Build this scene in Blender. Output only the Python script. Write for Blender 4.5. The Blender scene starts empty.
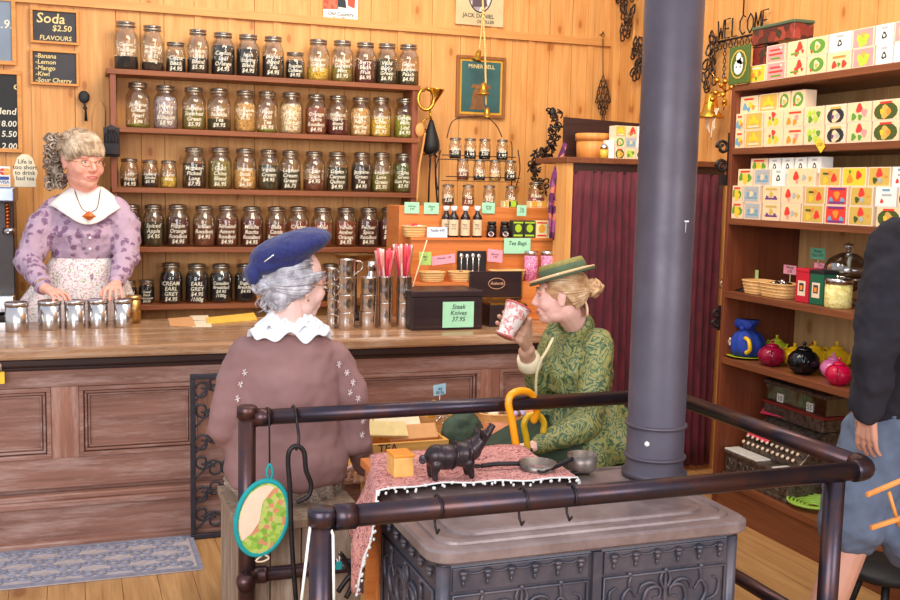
import bpy, math, random
from mathutils import Vector, Matrix, Quaternion
random.seed(7)
SC = bpy.context.scene
COL = SC.collection
# ---------------------------------------------------------------- camera
YAW, PIT, ROLL, FPX, EYE = .349, .1077, .022, 1038.2, 1.55
_f = Vector((math.sin(YAW)*math.cos(PIT), math.cos(YAW)*math.cos(PIT), -math.sin(PIT)))
_r0 = Vector((math.cos(YAW), -math.sin(YAW), 0)); _u0 = _r0.cross(_f)
_r = math.cos(ROLL)*_r0 + math.sin(ROLL)*_u0
_u = -math.sin(ROLL)*_r0 + math.cos(ROLL)*_u0
cam = bpy.data.cameras.new('camera'); cam.lens = FPX/900*36; cam.sensor_width = 36; cam.clip_start = .05
camo = bpy.data.objects.new('camera', cam); COL.objects.link(camo)
M3 = Matrix((_r, _u, -_f)).transposed()
camo.matrix_world = Matrix.Translation((0, 0, EYE)) @ M3.to_4x4()
SC.camera = camo
def P(px, py, **k):
    """point where the sight line through a pixel of the photograph meets the plane x=, y= or z="""
    d = _f*FPX + _r*(px-450) - _u*(py-300)
    (a, v), = k.items(); i = 'xyz'.index(a)
    o = Vector((0, 0, EYE)); return o + d*((v-o[i])/d[i])
def PD(px, py, D):
    """point at distance D along the view axis"""
    return Vector((0, 0, EYE)) + (_f*FPX + _r*(px-450) - _u*(py-300))*(D/FPX)
# ---------------------------------------------------------------- world, light, exposure
SC.view_settings.view_transform = 'Standard'; SC.view_settings.look = 'None'
SC.view_settings.exposure = 0.07; SC.view_settings.gamma = 1.0
SC.view_settings.use_curve_mapping = False
W = bpy.data.worlds.new('world'); SC.world = W; W.use_nodes = True
_t = W.node_tree; bg = _t.nodes['Background']; bg.inputs[1].default_value = .95
_tc = _t.nodes.new('ShaderNodeTexCoord'); _sx = _t.nodes.new('ShaderNodeSeparateXYZ'); _rp = _t.nodes.new('ShaderNodeValToRGB')
_t.links.new(_tc.outputs['Generated'], _sx.inputs[0]); _mr = _t.nodes.new('ShaderNodeMapRange'); _mr.inputs[1].default_value = -1
_t.links.new(_sx.outputs[2], _mr.inputs[0]); _t.links.new(_mr.outputs[0], _rp.inputs[0]); _t.links.new(_rp.outputs[0], bg.inputs[0])
_e = _rp.color_ramp.elements; _e[0].position = .4; _e[0].color = (.20, .17, .15, 1); _e[1].position = .56; _e[1].color = (.95, .97, 1.0, 1); _n = _e.new(1.0); _n.color = (.72, .8, 1.0, 1)
def area(name, loc, target, sx, sy, power, col):
    l = bpy.data.lights.new(name, 'AREA'); l.shape = 'RECTANGLE'; l.size = sx; l.size_y = sy
    l.energy = power; l.color = col
    o = bpy.data.objects.new(name, l); COL.objects.link(o); o.location = loc
    o.rotation_euler = (Vector(target)-Vector(loc)).to_track_quat('-Z', 'Y').to_euler()
    return o
area('doorway_daylight', (-1.6, -1.0, 2.3), (.8, 4.2, .8), 3.0, 2.2, 170, (.93, .95, 1.0))
area('right_fill_light', (2.6, -1.2, 2.1), (2.7, 4.0, .7), 1.8, 1.4, 60, (.95, .96, 1.0))  # added fill light that brightens the right shelf unit, no window behind it
area('ceiling_lamp_light', (1.2, 4.0, 3.3), (1.3, 6.2, 1.4), 1.6, .8, 55, (1.0, .84, .62))
area('corner_lamp_light', (2.0, 3.0, 3.2), (3.6, 4.2, 1.2), 1.0, .8, 35, (1.0, .84, .62))
# ---------------------------------------------------------------- materials
def C(r, g, b):
    f = lambda c: (c/255/12.92) if c/255 <= .04045 else ((c/255+.055)/1.055)**2.4
    return (f(r), f(g), f(b), 1)
class N:
    """tiny node-tree writer"""
    def __init__(s, name):
        s.m = bpy.data.materials.new(name); s.m.use_nodes = True
        s.t = s.m.node_tree; s.b = s.t.nodes['Principled BSDF']; s.o = s.t.nodes['Material Output']
        s.co = s.t.nodes.new('ShaderNodeTexCoord').outputs['Object']
    def n(s, k, **ins):
        nd = s.t.nodes.new('ShaderNode'+k)
        for a, v in ins.items():
            if a in ('op',): nd.operation = v
            elif a == 'blend': nd.blend_type = v
            elif a == 'dt': nd.data_type = v
            elif a == 'feature': nd.feature = v
            elif a == 'bands': nd.bands_direction = v
            elif a == 'dist': nd.distance = v
            else:
                key = int(a[1:]) if a[0] == 'i' and a[1:].isdigit() else a.replace('_', ' ')
                s.set(nd.inputs[key], v)
        return nd
    def set(s, inp, v):
        if hasattr(v, 'is_output'): s.t.links.new(v, inp)
        else: inp.default_value = v
    def map(s, scale, loc=(0, 0, 0), rot=(0, 0, 0)):
        return s.n('Mapping', Vector=s.co, Scale=scale, Location=loc, Rotation=rot).outputs[0]
    def noise(s, v, scale=5, detail=4, rough=.55, dist=0):
        return s.n('TexNoise', Vector=v, Scale=scale, Detail=detail, Roughness=rough, Distortion=dist).outputs[0]
    def ramp(s, fac, stops, interp='LINEAR'):
        r = s.t.nodes.new('ShaderNodeValToRGB'); r.color_ramp.interpolation = interp
        e = r.color_ramp.elements
        while len(e) < len(stops): e.new(.5)
        for k, (p, c) in enumerate(stops): e[k].position = p; e[k].color = c
        s.set(r.inputs[0], fac); return r.outputs[0]
    def mix(s, fac, a, b, blend='MIX'):
        m = s.t.nodes.new('ShaderNodeMix'); m.data_type = 'RGBA'; m.blend_type = blend
        s.set(m.inputs[0], fac); s.set(m.inputs[6], a); s.set(m.inputs[7], b); return m.outputs[2]
    def math(s, op, a, b=0, c=0):
        m = s.t.nodes.new('ShaderNodeMath'); m.operation = op
        s.set(m.inputs[0], a); s.set(m.inputs[1], b)
        if len(m.inputs) > 2: s.set(m.inputs[2], c)
        return m.outputs[0]
    def bump(s, h, strength=.3, dist=.01):
        b = s.n('Bump', Height=h, Strength=strength, Distance=dist); s.t.links.new(b.outputs[0], s.b.inputs['Normal'])
    def fin(s, col=None, rough=.6, metal=0, spec=None):
        if col is not None: s.set(s.b.inputs['Base Color'], col)
        s.set(s.b.inputs['Roughness'], rough); s.set(s.b.inputs['Metallic'], metal)
        if spec is not None: s.b.inputs['Specular IOR Level'].default_value = spec
        return s.m
BW = (0, 0, 0, 1), (1, 1, 1, 1)
def plain(name, c, rough=.6, metal=0, var=.12, scale=30, bump=0, spec=None):
    s = N(name); c = C(*c)
    if var:
        d = tuple(x*(1-var) for x in c[:3])+(1,); e = tuple(min(1, x*(1+var)) for x in c[:3])+(1,)
        nz = s.noise(s.co, scale)
        s.fin(s.ramp(nz, [(.3, d), (.7, e)]), rough, metal, spec)
        if bump: s.bump(nz, bump, .002)
    else: s.fin(c, rough, metal, spec)
    return s.m
def wood(name, dark, light, axis='z', freq=1.0, rough=.55, knots=0, wear=None, spec=.4):
    """long grain along an axis, optional knots, optional pale worn patches"""
    s = N(name); k = 'xyz'.index(axis)
    sc = [14*freq]*3; sc[k] = 1.1*freq
    a = s.noise(s.map(sc), 1.5, 6, .6, .8)
    sc2 = [90*freq]*3; sc2[k] = 3*freq
    b = s.noise(s.map(sc2), 1, 3)
    col = s.ramp(a, [(.28, C(*dark)), (.72, C(*light))])
    col = s.mix(.35, col, s.ramp(b, [(.3, C(*dark)), (.7, C(*light))]))
    if knots:
        sp = s.n('SeparateXYZ', Vector=s.co).outputs; ac = [i for i in range(3) if i != k]
        cb_ = s.n('CombineXYZ', X=s.math('MULTIPLY', s.math('ADD', sp[ac[0]], sp[ac[1]]), 4.2), Y=s.math('MULTIPLY', sp[k], 2.1)).outputs[0]
        vn = s.n('TexVoronoi', Vector=cb_, Scale=knots, Randomness=1.0); vn.voronoi_dimensions = '2D'; v = vn.outputs[0]
        col = s.mix(s.ramp(v, [(.045, (1, 1, 1, 1)), (.075, (0, 0, 0, 1))]), col, C(130, 66, 28))
        # warmer halo round the knot
        col = s.mix(s.ramp(v, [(.07, (.6, .6, .6, 1)), (.22, (0, 0, 0, 1))]), col, C(*dark))
    if wear:
        ws = [16, 16, 16]; ws[k] = 2.2; w = s.noise(s.map(ws), 1.2, 8, .75)
        col = s.mix(s.ramp(w, [(.48, (0, 0, 0, 1)), (.68, (.6, .6, .6, 1))]), col, C(*wear))
    s.bump(b, .15, .003)
    return s.fin(col, rough, 0, spec)
def tinted(m_name, base, tints_attr='tint'):
    return base
def metalm(name, c, rough=.3, rust=None, metal=1.0, scale=25):
    s = N(name); nz = s.noise(s.co, scale, 6, .65)
    col = C(*c)
    if rust: col = s.ramp(nz, [(.42, C(*c)), (.62, C(*rust))])
    r = s.math('MULTIPLY_ADD', nz, .25, rough-.1)
    s.bump(nz, .12, .002)
    return s.fin(col, r, metal)
def glassm(name, tint, gl=.22, rough=.03):
    s = N(name); t = s.t
    tr = s.n('BsdfTransparent', Color=C(*tint)); go = s.n('BsdfGlossy', Roughness=rough)
    lw = s.n('LayerWeight', Blend=.35)
    f = s.math('MULTIPLY_ADD', lw.outputs[1], .75, gl*.25)
    mx = s.n('MixShader', i0=f, i1=tr.outputs[0], i2=go.outputs[0])
    t.links.new(mx.outputs[0], s.o.inputs[0]); return s.m
def speck(name, cols, scale=60, rough=.7, base=None, bump=.3):
    """voronoi cells in several colours: loose tea, sweets, printed motifs"""
    s = N(name)
    v = s.n('TexVoronoi', Vector=s.co, Scale=scale)
    h = s.n('SeparateColor', Color=v.outputs[1]).outputs[0]
    st = [(i/len(cols), C(*c)) for i, c in enumerate(cols)]
    s.bump(v.outputs[0], bump, .004)
    return s.fin(s.ramp(h, st, 'CONSTANT'), rough)
# ---------------------------------------------------------------- mesh builder
ORG = {}
def frames(pts, closed=False):
    n = len(pts); T = []
    for i in range(n):
        a = pts[(i-1) % n] if (i or closed) else pts[0]
        b = pts[(i+1) % n] if (i < n-1 or closed) else pts[-1]
        T.append((b-a).normalized())
    up = Vector((0, 0, 1)) if abs(T[0].z) < .9 else Vector((1, 0, 0))
    x = up.cross(T[0]).normalized(); F = []
    for i in range(n):
        if i:
            q = T[i-1].rotation_difference(T[i]); x = q @ x
        x = (x - T[i]*x.dot(T[i])).normalized()
        F.append((x, T[i].cross(x)))
    return F
def smoothpath(pts, k=4, closed=False):
    """Catmull-Rom through the points"""
    pts = [Vector(p) for p in pts]; n = len(pts); out = []
    for i in range(n if closed else n-1):
        p0 = pts[(i-1) % n] if (i or closed) else pts[0]; p1 = pts[i]; p2 = pts[(i+1) % n]
        p3 = pts[(i+2) % n] if (i+2 < n or closed) else pts[-1]
        for j in range(k):
            t = j/k
            out.append(.5*((2*p1)+(p2-p0)*t+(2*p0-5*p1+4*p2-p3)*t*t+(3*p1-p0-3*p2+p3)*t**3))
    if not closed: out.append(pts[-1])
    return out
class MB:
    def __init__(s): s.v = []; s.f = []; s.m = []; s.s = []; s.mi = 0; s.M = Matrix.Identity(4)
    def add(s, vs, fs, smooth=False):
        o = len(s.v); s.v += [s.M @ Vector(v) for v in vs]
        for f in fs: s.f.append([i+o for i in f]); s.m.append(s.mi); s.s.append(smooth)
        return s
    def box(s, a, b):
        x0, y0, z0 = a; x1, y1, z1 = b
        if x0 > x1: x0, x1 = x1, x0
        if y0 > y1: y0, y1 = y1, y0
        if z0 > z1: z0, z1 = z1, z0
        return s.add([(x0,y0,z0),(x1,y0,z0),(x1,y1,z0),(x0,y1,z0),(x0,y0,z1),(x1,y0,z1),(x1,y1,z1),(x0,y1,z1)],
            [(0,3,2,1),(4,5,6,7),(0,1,5,4),(1,2,6,5),(2,3,7,6),(3,0,4,7)])
    def cbox(s, c, d): return s.box([c[i]-d[i]/2 for i in range(3)], [c[i]+d[i]/2 for i in range(3)])
    def obox(s, o, ex, ey, ez):
        o, ex, ey, ez = map(Vector, (o, ex, ey, ez))
        vs = [o, o+ex, o+ex+ey, o+ey]; vs += [v+ez for v in vs]
        return s.add(vs, [(0,3,2,1),(4,5,6,7),(0,1,5,4),(1,2,6,5),(2,3,7,6),(3,0,4,7)])
    def tube(s, pts, r, n=8, closed=False, flat=1.0):
        pts = [Vector(p) for p in pts]; k = len(pts); F = frames(pts, closed)
        vs = []
        for i, p in enumerate(pts):
            rr = r[i] if isinstance(r, (list, tuple)) else r
            x, y = F[i]
            for j in range(n):
                a = 2*math.pi*j/n; vs.append(p+x*math.cos(a)*rr+y*math.sin(a)*rr*flat)
        fs = [(i*n+j, i*n+(j+1) % n, ((i+1) % k)*n+(j+1) % n, ((i+1) % k)*n+j) for i in range(k if closed else k-1) for j in range(n)]
        if not closed: fs += [list(range(n))[::-1], [(k-1)*n+j for j in range(n)]]
        return s.add(vs, fs, True)
    def cyl(s, p0, p1, r0, r1=None, n=16):
        return s.tube([p0, p1], [r0, r0 if r1 is None else r1], n)
    def lathe(s, prof, c=(0, 0, 0), n=20, ax=None, arc=None):
        """profile of (radius, height) turned about z at c (or about axis ax)"""
        R = Vector((0, 0, 1)).rotation_difference(Vector(ax)).to_matrix() if ax is not None else Matrix.Identity(3)
        c = Vector(c); vs = []; k = len(prof)
        for r, z in prof:
            for j in range(n):
                a = 2*math.pi*j/n; vs.append(c+R @ Vector((max(r, 1e-5)*math.cos(a), max(r, 1e-5)*math.sin(a), z)))
        fs = [(i*n+j, i*n+(j+1) % n, (i+1)*n+(j+1) % n, (i+1)*n+j) for i in range(k-1) for j in range(n)]
        if prof[0][0] > 1e-4: fs.append(list(range(n))[::-1])
        if prof[-1][0] > 1e-4: fs.append([(k-1)*n+j for j in range(n)])
        return s.add(vs, fs, True)
    def ell(s, c, r, R=None, n=16, k=10):
        if not hasattr(r, '__len__'): r = (r, r, r)
        c = Vector(c); vs = []; R = R or Matrix.Identity(3)
        for i in range(1, k):
            t = math.pi*i/k
            for j in range(n):
                a = 2*math.pi*j/n
                vs.append(c+R @ Vector((r[0]*math.sin(t)*math.cos(a), r[1]*math.sin(t)*math.sin(a), r[2]*math.cos(t))))
        vs += [c+R @ Vector((0, 0, r[2])), c-R @ Vector((0, 0, r[2]))]; a, b = len(vs)-2, len(vs)-1
        fs = [(i*n+j, (i+1)*n+j, (i+1)*n+(j+1) % n, i*n+(j+1) % n) for i in range(k-2) for j in range(n)]
        fs += [(a, j, (j+1) % n) for j in range(n)] + [(b, (k-2)*n+(j+1) % n, (k-2)*n+j) for j in range(n)]
        return s.add(vs, fs, True)
    def cap(s, p0, p1, r0, r1=None, n=14):
        """rounded, tapering limb"""
        r1 = r0 if r1 is None else r1; p0 = Vector(p0); p1 = Vector(p1); d = (p1-p0); L = d.length
        prof = [(r0*math.sin(t), -r0*math.cos(t)) for t in [math.pi/2*i/4 for i in range(5)]]
        prof += [(r0+(r1-r0)*t, L*t) for t in (.25, .5, .75)]
        prof += [(r1*math.cos(t), L+r1*math.sin(t)) for t in [math.pi/2*i/4 for i in range(5)]]
        return s.lathe(prof, p0, n, d)
    def limb(s, pts, rs):
        for i in range(len(pts)-1): s.cap(pts[i], pts[i+1], rs[i], rs[i+1])
        return s
    def loft(s, rings, closed=True, caps=True):
        n = len(rings[0]); vs = [v for r in rings for v in r]
        fs = [(i*n+j, i*n+(j+1) % n, (i+1)*n+(j+1) % n, (i+1)*n+j) for i in range(len(rings)-1) for j in range(n if closed else n-1)]
        if caps and closed: fs += [list(range(n))[::-1], [(len(rings)-1)*n+j for j in range(n)]]
        return s.add(vs, fs, True)
    def prism(s, poly, o, x, y, depth, hole=None):
        """outline in the plane (x, y) at o, given a thickness along x cross y"""
        o, x, y = Vector(o), Vector(x), Vector(y); z = x.cross(y).normalized()*depth; n = len(poly)
        vs = [o+x*a+y*b for a, b in poly]; vs += [v+z for v in vs]
        fs = [list(range(n))[::-1], [n+i for i in range(n)]]+[(i, (i+1) % n, n+(i+1) % n, n+i) for i in range(n)]
        return s.add(vs, fs)
    def sheet(s, fn, nu, nv, th=0):
        """a sheet from fn(u, v) with u, v in 0..1"""
        vs = [fn(i/nu, j/nv) for i in range(nu+1) for j in range(nv+1)]
        fs = [(i*(nv+1)+j, (i+1)*(nv+1)+j, (i+1)*(nv+1)+j+1, i*(nv+1)+j+1) for i in range(nu) for j in range(nv)]
        return s.add(vs, fs, True)
    def text(s, body, size, fn, depth=0, align='CENTER', spacing=.95, shear=0.0):
        """lettering laid on a surface: fn maps flat text coordinates to space"""
        c = bpy.data.curves.new('t', 'FONT'); c.body = body; c.size = size; c.align_x = align; c.resolution_u = 2
        c.space_line = spacing; c.shear = shear; c.offset = size*.012
        o = bpy.data.objects.new('t', c); me = bpy.data.meshes.new_from_object(o)
        vs = [fn(v.co.x, v.co.y) for v in me.vertices]; fs = [list(p.vertices) for p in me.polygons]
        bpy.data.objects.remove(o); bpy.data.curves.remove(c); bpy.data.meshes.remove(me)
        return s.add(vs, fs)
    def build(s, name, mats, parent=None, org=None, bevel=0, voxel=0, smooth=0, disp=None, subd=0, solid=0):
        if not isinstance(mats, (list, tuple)): mats = [mats]
        if parent is not None: org = ORG[parent]
        elif org is None:
            lo = [min(v[i] for v in s.v) for i in range(3)]; hi = [max(v[i] for v in s.v) for i in range(3)]
            org = Vector(((lo[0]+hi[0])/2, (lo[1]+hi[1])/2, lo[2]))
        org = Vector(org)
        me = bpy.data.meshes.new(name); me.from_pydata([v-org for v in s.v], [], s.f)
        for m in mats: me.materials.append(m)
        me.polygons.foreach_set('material_index', s.m); me.polygons.foreach_set('use_smooth', s.s); me.update()
        o = bpy.data.objects.new(name, me); COL.objects.link(o); ORG[o] = org
        if parent is not None: o.parent = parent
        else: o.location = org
        if bevel:
            b = o.modifiers.new('bevel', 'BEVEL'); b.width = bevel; b.segments = 2; b.limit_method = 'ANGLE'; b.angle_limit = .7
        if voxel:
            r = o.modifiers.new('fuse', 'REMESH'); r.mode = 'VOXEL'; r.voxel_size = voxel; r.use_smooth_shade = True
            if smooth:
                q = o.modifiers.new('smooth', 'SMOOTH'); q.factor = .5; q.iterations = smooth
        if solid:
            q = o.modifiers.new('solid', 'SOLIDIFY'); q.thickness = solid
        if subd:
            q = o.modifiers.new('subd', 'SUBSURF'); q.levels = subd; q.render_levels = subd
        if disp:
            st, sz = disp; tx = bpy.data.textures.new('folds', 'CLOUDS'); tx.noise_scale = sz; tx.noise_depth = 2
            q = o.modifiers.new('folds', 'DISPLACE'); q.texture = tx; q.strength = st; q.mid_level = .5
            q.texture_coords = 'LOCAL'
        return o
def tag(o, label=None, cat=None, group=None, kind=None):
    if label: o['label'] = label
    if cat: o['category'] = cat
    if group: o['group'] = group
    if kind: o['kind'] = kind
    return o
def thing(name, label, cat, loc, group=None):
    o = bpy.data.objects.new(name, None); COL.objects.link(o); o.location = loc; o.empty_display_size = .05
    ORG[o] = Vector(loc); return tag(o, label, cat, group)
def flatmap(o, x, y):
    o, x, y = Vector(o), Vector(x), Vector(y); return lambda a, b: o+x*a+y*b
X, Y, Z = Vector((1, 0, 0)), Vector((0, 1, 0)), Vector((0, 0, 1))
# common materials
m_pine = wood('pine_planks', (202, 132, 64), (232, 176, 108), 'z', 1, .5, knots=1.15)
m_pine_h = wood('pine_rail', (198, 130, 64), (226, 166, 98), 'x', 1, .5)
m_shelf = wood('red_brown_shelf', (108, 56, 28), (156, 88, 46), 'x', 1, .45)
m_shelf_v = wood('red_brown_upright', (112, 54, 34), (158, 88, 58), 'z', 1, .45)
m_counter = wood('old_counter_wood', (116, 76, 62), (168, 122, 106), 'x', 1, .5, wear=(200, 170, 160))
m_counter_v = wood('old_counter_stile', (120, 76, 60), (176, 122, 100), 'z', 1, .5, wear=(200, 168, 156))
m_top = wood('counter_top_wood', (122, 84, 58), (184, 138, 98), 'x', .8, .25, wear=(212, 188, 164), spec=.6)
m_floor = wood('floor_boards', (150, 104, 58), (206, 158, 104), 'y', 1, .45, knots=.6)
m_unit = wood('dark_stained_shelving', (94, 50, 30), (142, 82, 50), 'y', 1, .42)
m_unit_v = wood('dark_stained_panel', (92, 42, 24), (134, 70, 42), 'z', 1, .42)
m_unit_back = wood('pale_backing_planks', (196, 144, 86), (232, 188, 130), 'z', 1, .55, knots=.8)
m_darkwood = wood('very_dark_wood', (40, 24, 22), (66, 42, 38), 'x', 1, .35)
m_darkgap = plain('dark_recess', (46, 28, 20), .8)
m_iron = metalm('black_iron', (44, 42, 46), .45, (62, 52, 50), .7)
m_rail = metalm('worn_steel_pipe', (66, 58, 68), .3, (92, 62, 56), .8, 9)
m_blackpl = plain('black_gloss', (18, 18, 20), .2, 0, .1)
m_white = plain('white_paint', (236, 234, 228), .6, 0, .04)
m_cream = plain('cream_card', (238, 210, 180), .7, 0, .05)
m_brass = metalm('brass', (212, 158, 60), .25)
m_steel = metalm('polished_steel', (205, 200, 198), .2)
m_chalk = plain('chalk', (240, 232, 208), .8, 0, .1)
m_yellowchalk = plain('yellow_chalk', (238, 214, 150), .8, 0, .1)
m_slate = plain('slate_board', (64, 62, 66), .7, 0, .2, 6)
m_black = plain('matt_black', (24, 22, 24), .6)
m_mint = plain('mint_card', (166, 222, 184), .8, 0, .04)
m_pinkc = plain('pink_card', (240, 160, 178), .8, 0, .05)
m_ink = plain('ink', (50, 56, 60), .8, 0, 0)
# ================================================================ the setting
WY, WX = 6.2, 3.38      # back wall and right wall
def plank_wall(name, along, start, end, fixed, z0, z1, m, back=.05):
    """vertical boards of uneven width with narrow cover strips"""
    mb = MB(); a = start; rnd = random.Random(3)
    if along == 'x': mb.box((start, fixed+back-.01, z0), (end+.3, fixed+back+.05, z1))
    else: mb.box((fixed+back-.01, start, z0), (fixed+back+.05, end+.3, z1))
    while a < end:
        w = rnd.choice([.16, .19, .22, .13, .2]); b = min(a+w, end); off = rnd.uniform(0, .004)
        if along == 'x': mb.box((a+.0015, fixed+off, z0), (b-.0015, fixed+back, z1))
        else: mb.box((fixed+off, a+.0015, z0), (fixed+back, b-.0015, z1))
        if rnd.random() < .45:      # cover strip over the joint
            if along == 'x': mb.box((b-.022, fixed-.008, z0), (b+.022, fixed+.01, z1))
            else: mb.box((fixed-.008, b-.022, z0), (fixed+.01, b+.022, z1))
        a = b
    o = mb.build(name, m, org=(0, 0, 0)); tag(o, kind='structure'); return o
plank_wall('wall_back', 'x', -1.6, WX, WY, 0, 3.1, m_pine)
plank_wall('wall_right', 'y', 1.2, WY, WX, 0, 3.1, m_pine)
mb = MB(); a = -1.6; i = 0
rnd = random.Random(5)
while a < 4.2:
    b = a+.135; y0 = -1.5; y = y0+rnd.uniform(.5, 2.2)
    while y0 < 6.3:
        mb.box((a+.001, y0+.001, -.04), (b-.001, min(y, 6.3)-.001, rnd.uniform(-.001, 0)))
        y0 = y; y = y0+rnd.uniform(1.6, 2.8)
    a = b
tag(mb.build('floor', m_floor, org=(0, 0, 0)), kind='structure')
mb = MB(); mb.box((-1.6, -1.5, -.3), (4.2, 6.3, -.05)); tag(mb.build('floor_base', m_darkgap, org=(0, 0, 0)), kind='structure')
za = P(475, 35, y=WY).z; zb = P(100, 10, y=WY).z
mb = MB(); mb.box((-1.6, WY-.03, za-.012), (WX, WY, za+.034)); tag(mb.build('trim_1', m_pine_h, org=(0, 0, 0)), kind='structure')
mb = MB(); mb.box((WX-.05, WY-.06, 0), (WX, WY, 3.1)); tag(mb.build('trim_2', m_pine, org=(0, 0, 0)), kind='structure')
# ---------------------------------------------------------------- counter
CY, CZ = 4.6, .86
ct = thing('shop_counter', 'long worn brown wooden shop counter with recessed panels along its front', 'counter', (1.0, 4.95, 0))
X0, X1 = -1.35, 2.385
mb = MB(); mb.box((X0, CY+.03, .02), (X1, CY+.06, CZ-.06)); mb.build('panel_backing', m_counter, ct)
mb = MB(); mb.box((X0, CY, .68), (X1, CY+.04, CZ-.1)); mb.box((X0, CY, .245), (X1, CY+.04, .375))
mb.build('front_rail', m_counter, ct, bevel=.003)
pan = [(-1.3, -.93), (-.86, -.49), (-.42, -.1), (.01, .5), (.6, 1.14), (1.225, 1.84), (1.94, 2.34)]
edges = [X0]+[e for p in pan for e in p]+[X1]
for i in range(0, len(edges), 2):
    a, b = edges[i], edges[i+1]
    if b-a < .005: continue
    mb = MB(); mb.box((a, CY, .375), (b, CY+.04, .68)); mb.build('stile', m_counter_v, ct, bevel=.002)
for a, b in pan:
    mb = MB(); f = mb
    for k, (ins, d, w) in enumerate([(0, -.006, .018), (.022, .008, .01), (.036, .016, .008)]):
        x0, x1, z0, z1 = a+ins+.0005, b-ins-.0005, .3755+ins, .6795-ins
        f.box((x0, CY+d, z0), (x1, CY+.035, z0+w)); f.box((x0, CY+d, z1-w), (x1, CY+.035, z1))
        f.box((x0, CY+d, z0+w), (x0+w, CY+.035, z1-w)); f.box((x1-w, CY+d, z0+w), (x1, CY+.035, z1-w))
    f.build('panel_moulding', m_counter, ct, bevel=.003)
mb = MB(); mb.box((X0, CY-.03, 0), (X1, CY+.03, .17)); mb.box((X0, CY-.045, .17), (X1, CY+.03, .2)); mb.box((X0, CY-.03, .2), (X1, CY+.03, .225)); mb.box((X0, CY-.05, 0), (X1, CY, .025))
mb.build('plinth', m_counter, ct, bevel=.006)
mb = MB(); mb.box((X0, CY-.02, CZ-.105), (X1, CY+.03, CZ-.085)); mb.box((X0, CY-.045, CZ-.085), (X1, CY+.03, CZ-.05))
mb.build('cornice_moulding', m_darkwood, ct, bevel=.008)
mb = MB(); mb.box((X0-.02, CY-.075, CZ-.05), (X1+.01, 5.38, CZ)); mb.box((X1+.01, 5.06, CZ-.05), (X1+.15, 5.38, CZ)); mb.build('counter_top', m_top, ct, bevel=.012)
for xx in (X0, X1-.02):
    mb = MB(); mb.box((xx, CY+.06, .02), (xx+.02, 5.3, CZ-.05)); mb.build('end_panel', m_counter, ct)
# ---------------------------------------------------------------- jar shelves on the back wall
SF, SX0, SX1 = 5.98, .2, 1.96
SZ = [2.15, 1.84, 1.513, 1.185, .862]
sh = thing('wall_shelving', 'red brown five tier wall shelving holding rows of glass jars', 'shelving', (1.08, 6.1, 0))
for i, z in enumerate(SZ):
    x0 = SX0-.02 if i == 0 else SX0
    mb = MB(); mb.box((x0, SF, z-.028), (SX1, WY-.012, z)); mb.build('shelf_board', m_shelf, sh, bevel=.002)
mb = MB(); mb.box((SX0, SF+.012, .84), (SX0+.028, WY-.012, SZ[0]-.028)); mb.build('side_board', m_shelf_v, sh)
mb = MB(); mb.box((SX1-.045, SF+.012, 0), (SX1-.01, WY-.012, SZ[0]-.028)); mb.build('side_board', m_shelf_v, sh)
mb = MB(); mb.box((SX0, SF+.012, 0), (SX0+.028, WY-.012, .84)); mb.build('side_board', m_shelf_v, sh)
# ---------------------------------------------------------------- shelf unit on the right wall
UX, UY = 2.94, 4.24
uz = [2.06, 1.765, 1.435, 1.085, .765, .18]
un = thing('shelf_unit', 'tall dark stained open shelf unit on the right wall', 'shelf unit', (3.18, 3.2, 0))
for z in uz:
    mb = MB(); mb.box((UX, 1.7, z-.03), (WX-.01, UY-.02, z)); mb.build('shelf_board', m_unit, un, bevel=.002)
mb = MB(); mb.box((UX, UY-.02, 0), (WX-.012, UY+.004, 2.06)); mb.build('end_panel', m_unit_v, un, bevel=.002)
mb = MB(); mb.box((UX+.01, UY-.023, .18), (UX+.03, UY+.006, 2.05)); mb.build('front_stile', m_unit_v, un)
mb = MB(); mb.box((UX+.01, 1.7, 0), (UX+.03, UY-.02, .15)); mb.build('kick_board', m_unit, un)
mb = MB(); y = 1.7; r = random.Random(2)
while y < UY-.03:
    w = r.choice([.1, .13, .15]); b = min(y+w, UY-.022); mb.box((WX-.026+r.uniform(0, .003), y+.001, .15), (WX-.009, b-.001, 2.03)); y = b
mb.build('back_planks', m_unit_back, un)
# ================================================================ glass jars on the wall shelves
m_glass = glassm('jar_glass', (246, 246, 242), .26)
m_lidglass = glassm('lid_glass', (214, 212, 204), .9)
m_rim = metalm('jar_rim', (188, 176, 160), .35)
_tea = {}
def tea(c):
    if c not in _tea:
        d = lambda k: tuple(max(0, min(255, int(x*k))) for x in c)
        _tea[c] = speck('loose_tea', [c, d(.75), d(1.2), d(.9), d(1.35)], 230, .75)
    return _tea[c]
BK, DK, DG, OL, GR = (26, 20, 20), (58, 38, 28), (62, 56, 34), (128, 112, 48), (134, 136, 44)
TN, YL, RB, MR, CR, LV = (206, 152, 88), (214, 168, 62), (136, 66, 36), (92, 34, 34), (226, 182, 138), (176, 156, 158)
BR = (112, 58, 36)
cname = {BK: 'black', DK: 'dark brown', DG: 'dark green', OL: 'olive green', GR: 'bright green', TN: 'tan', YL: 'yellow',
         RB: 'red brown', MR: 'maroon', CR: 'pale cream', LV: 'grey white', BR: 'chestnut brown'}
def jar_prof(R, h, small):
    n = .8 if small else .7
    return [(0, 0), (R*.9, 0), (R, .012), (R, h*.62), (R*.95, h*.7), (R*(n+.06), h*.79), (R*n, h*.83), (R*n, h*.91)]
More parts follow.
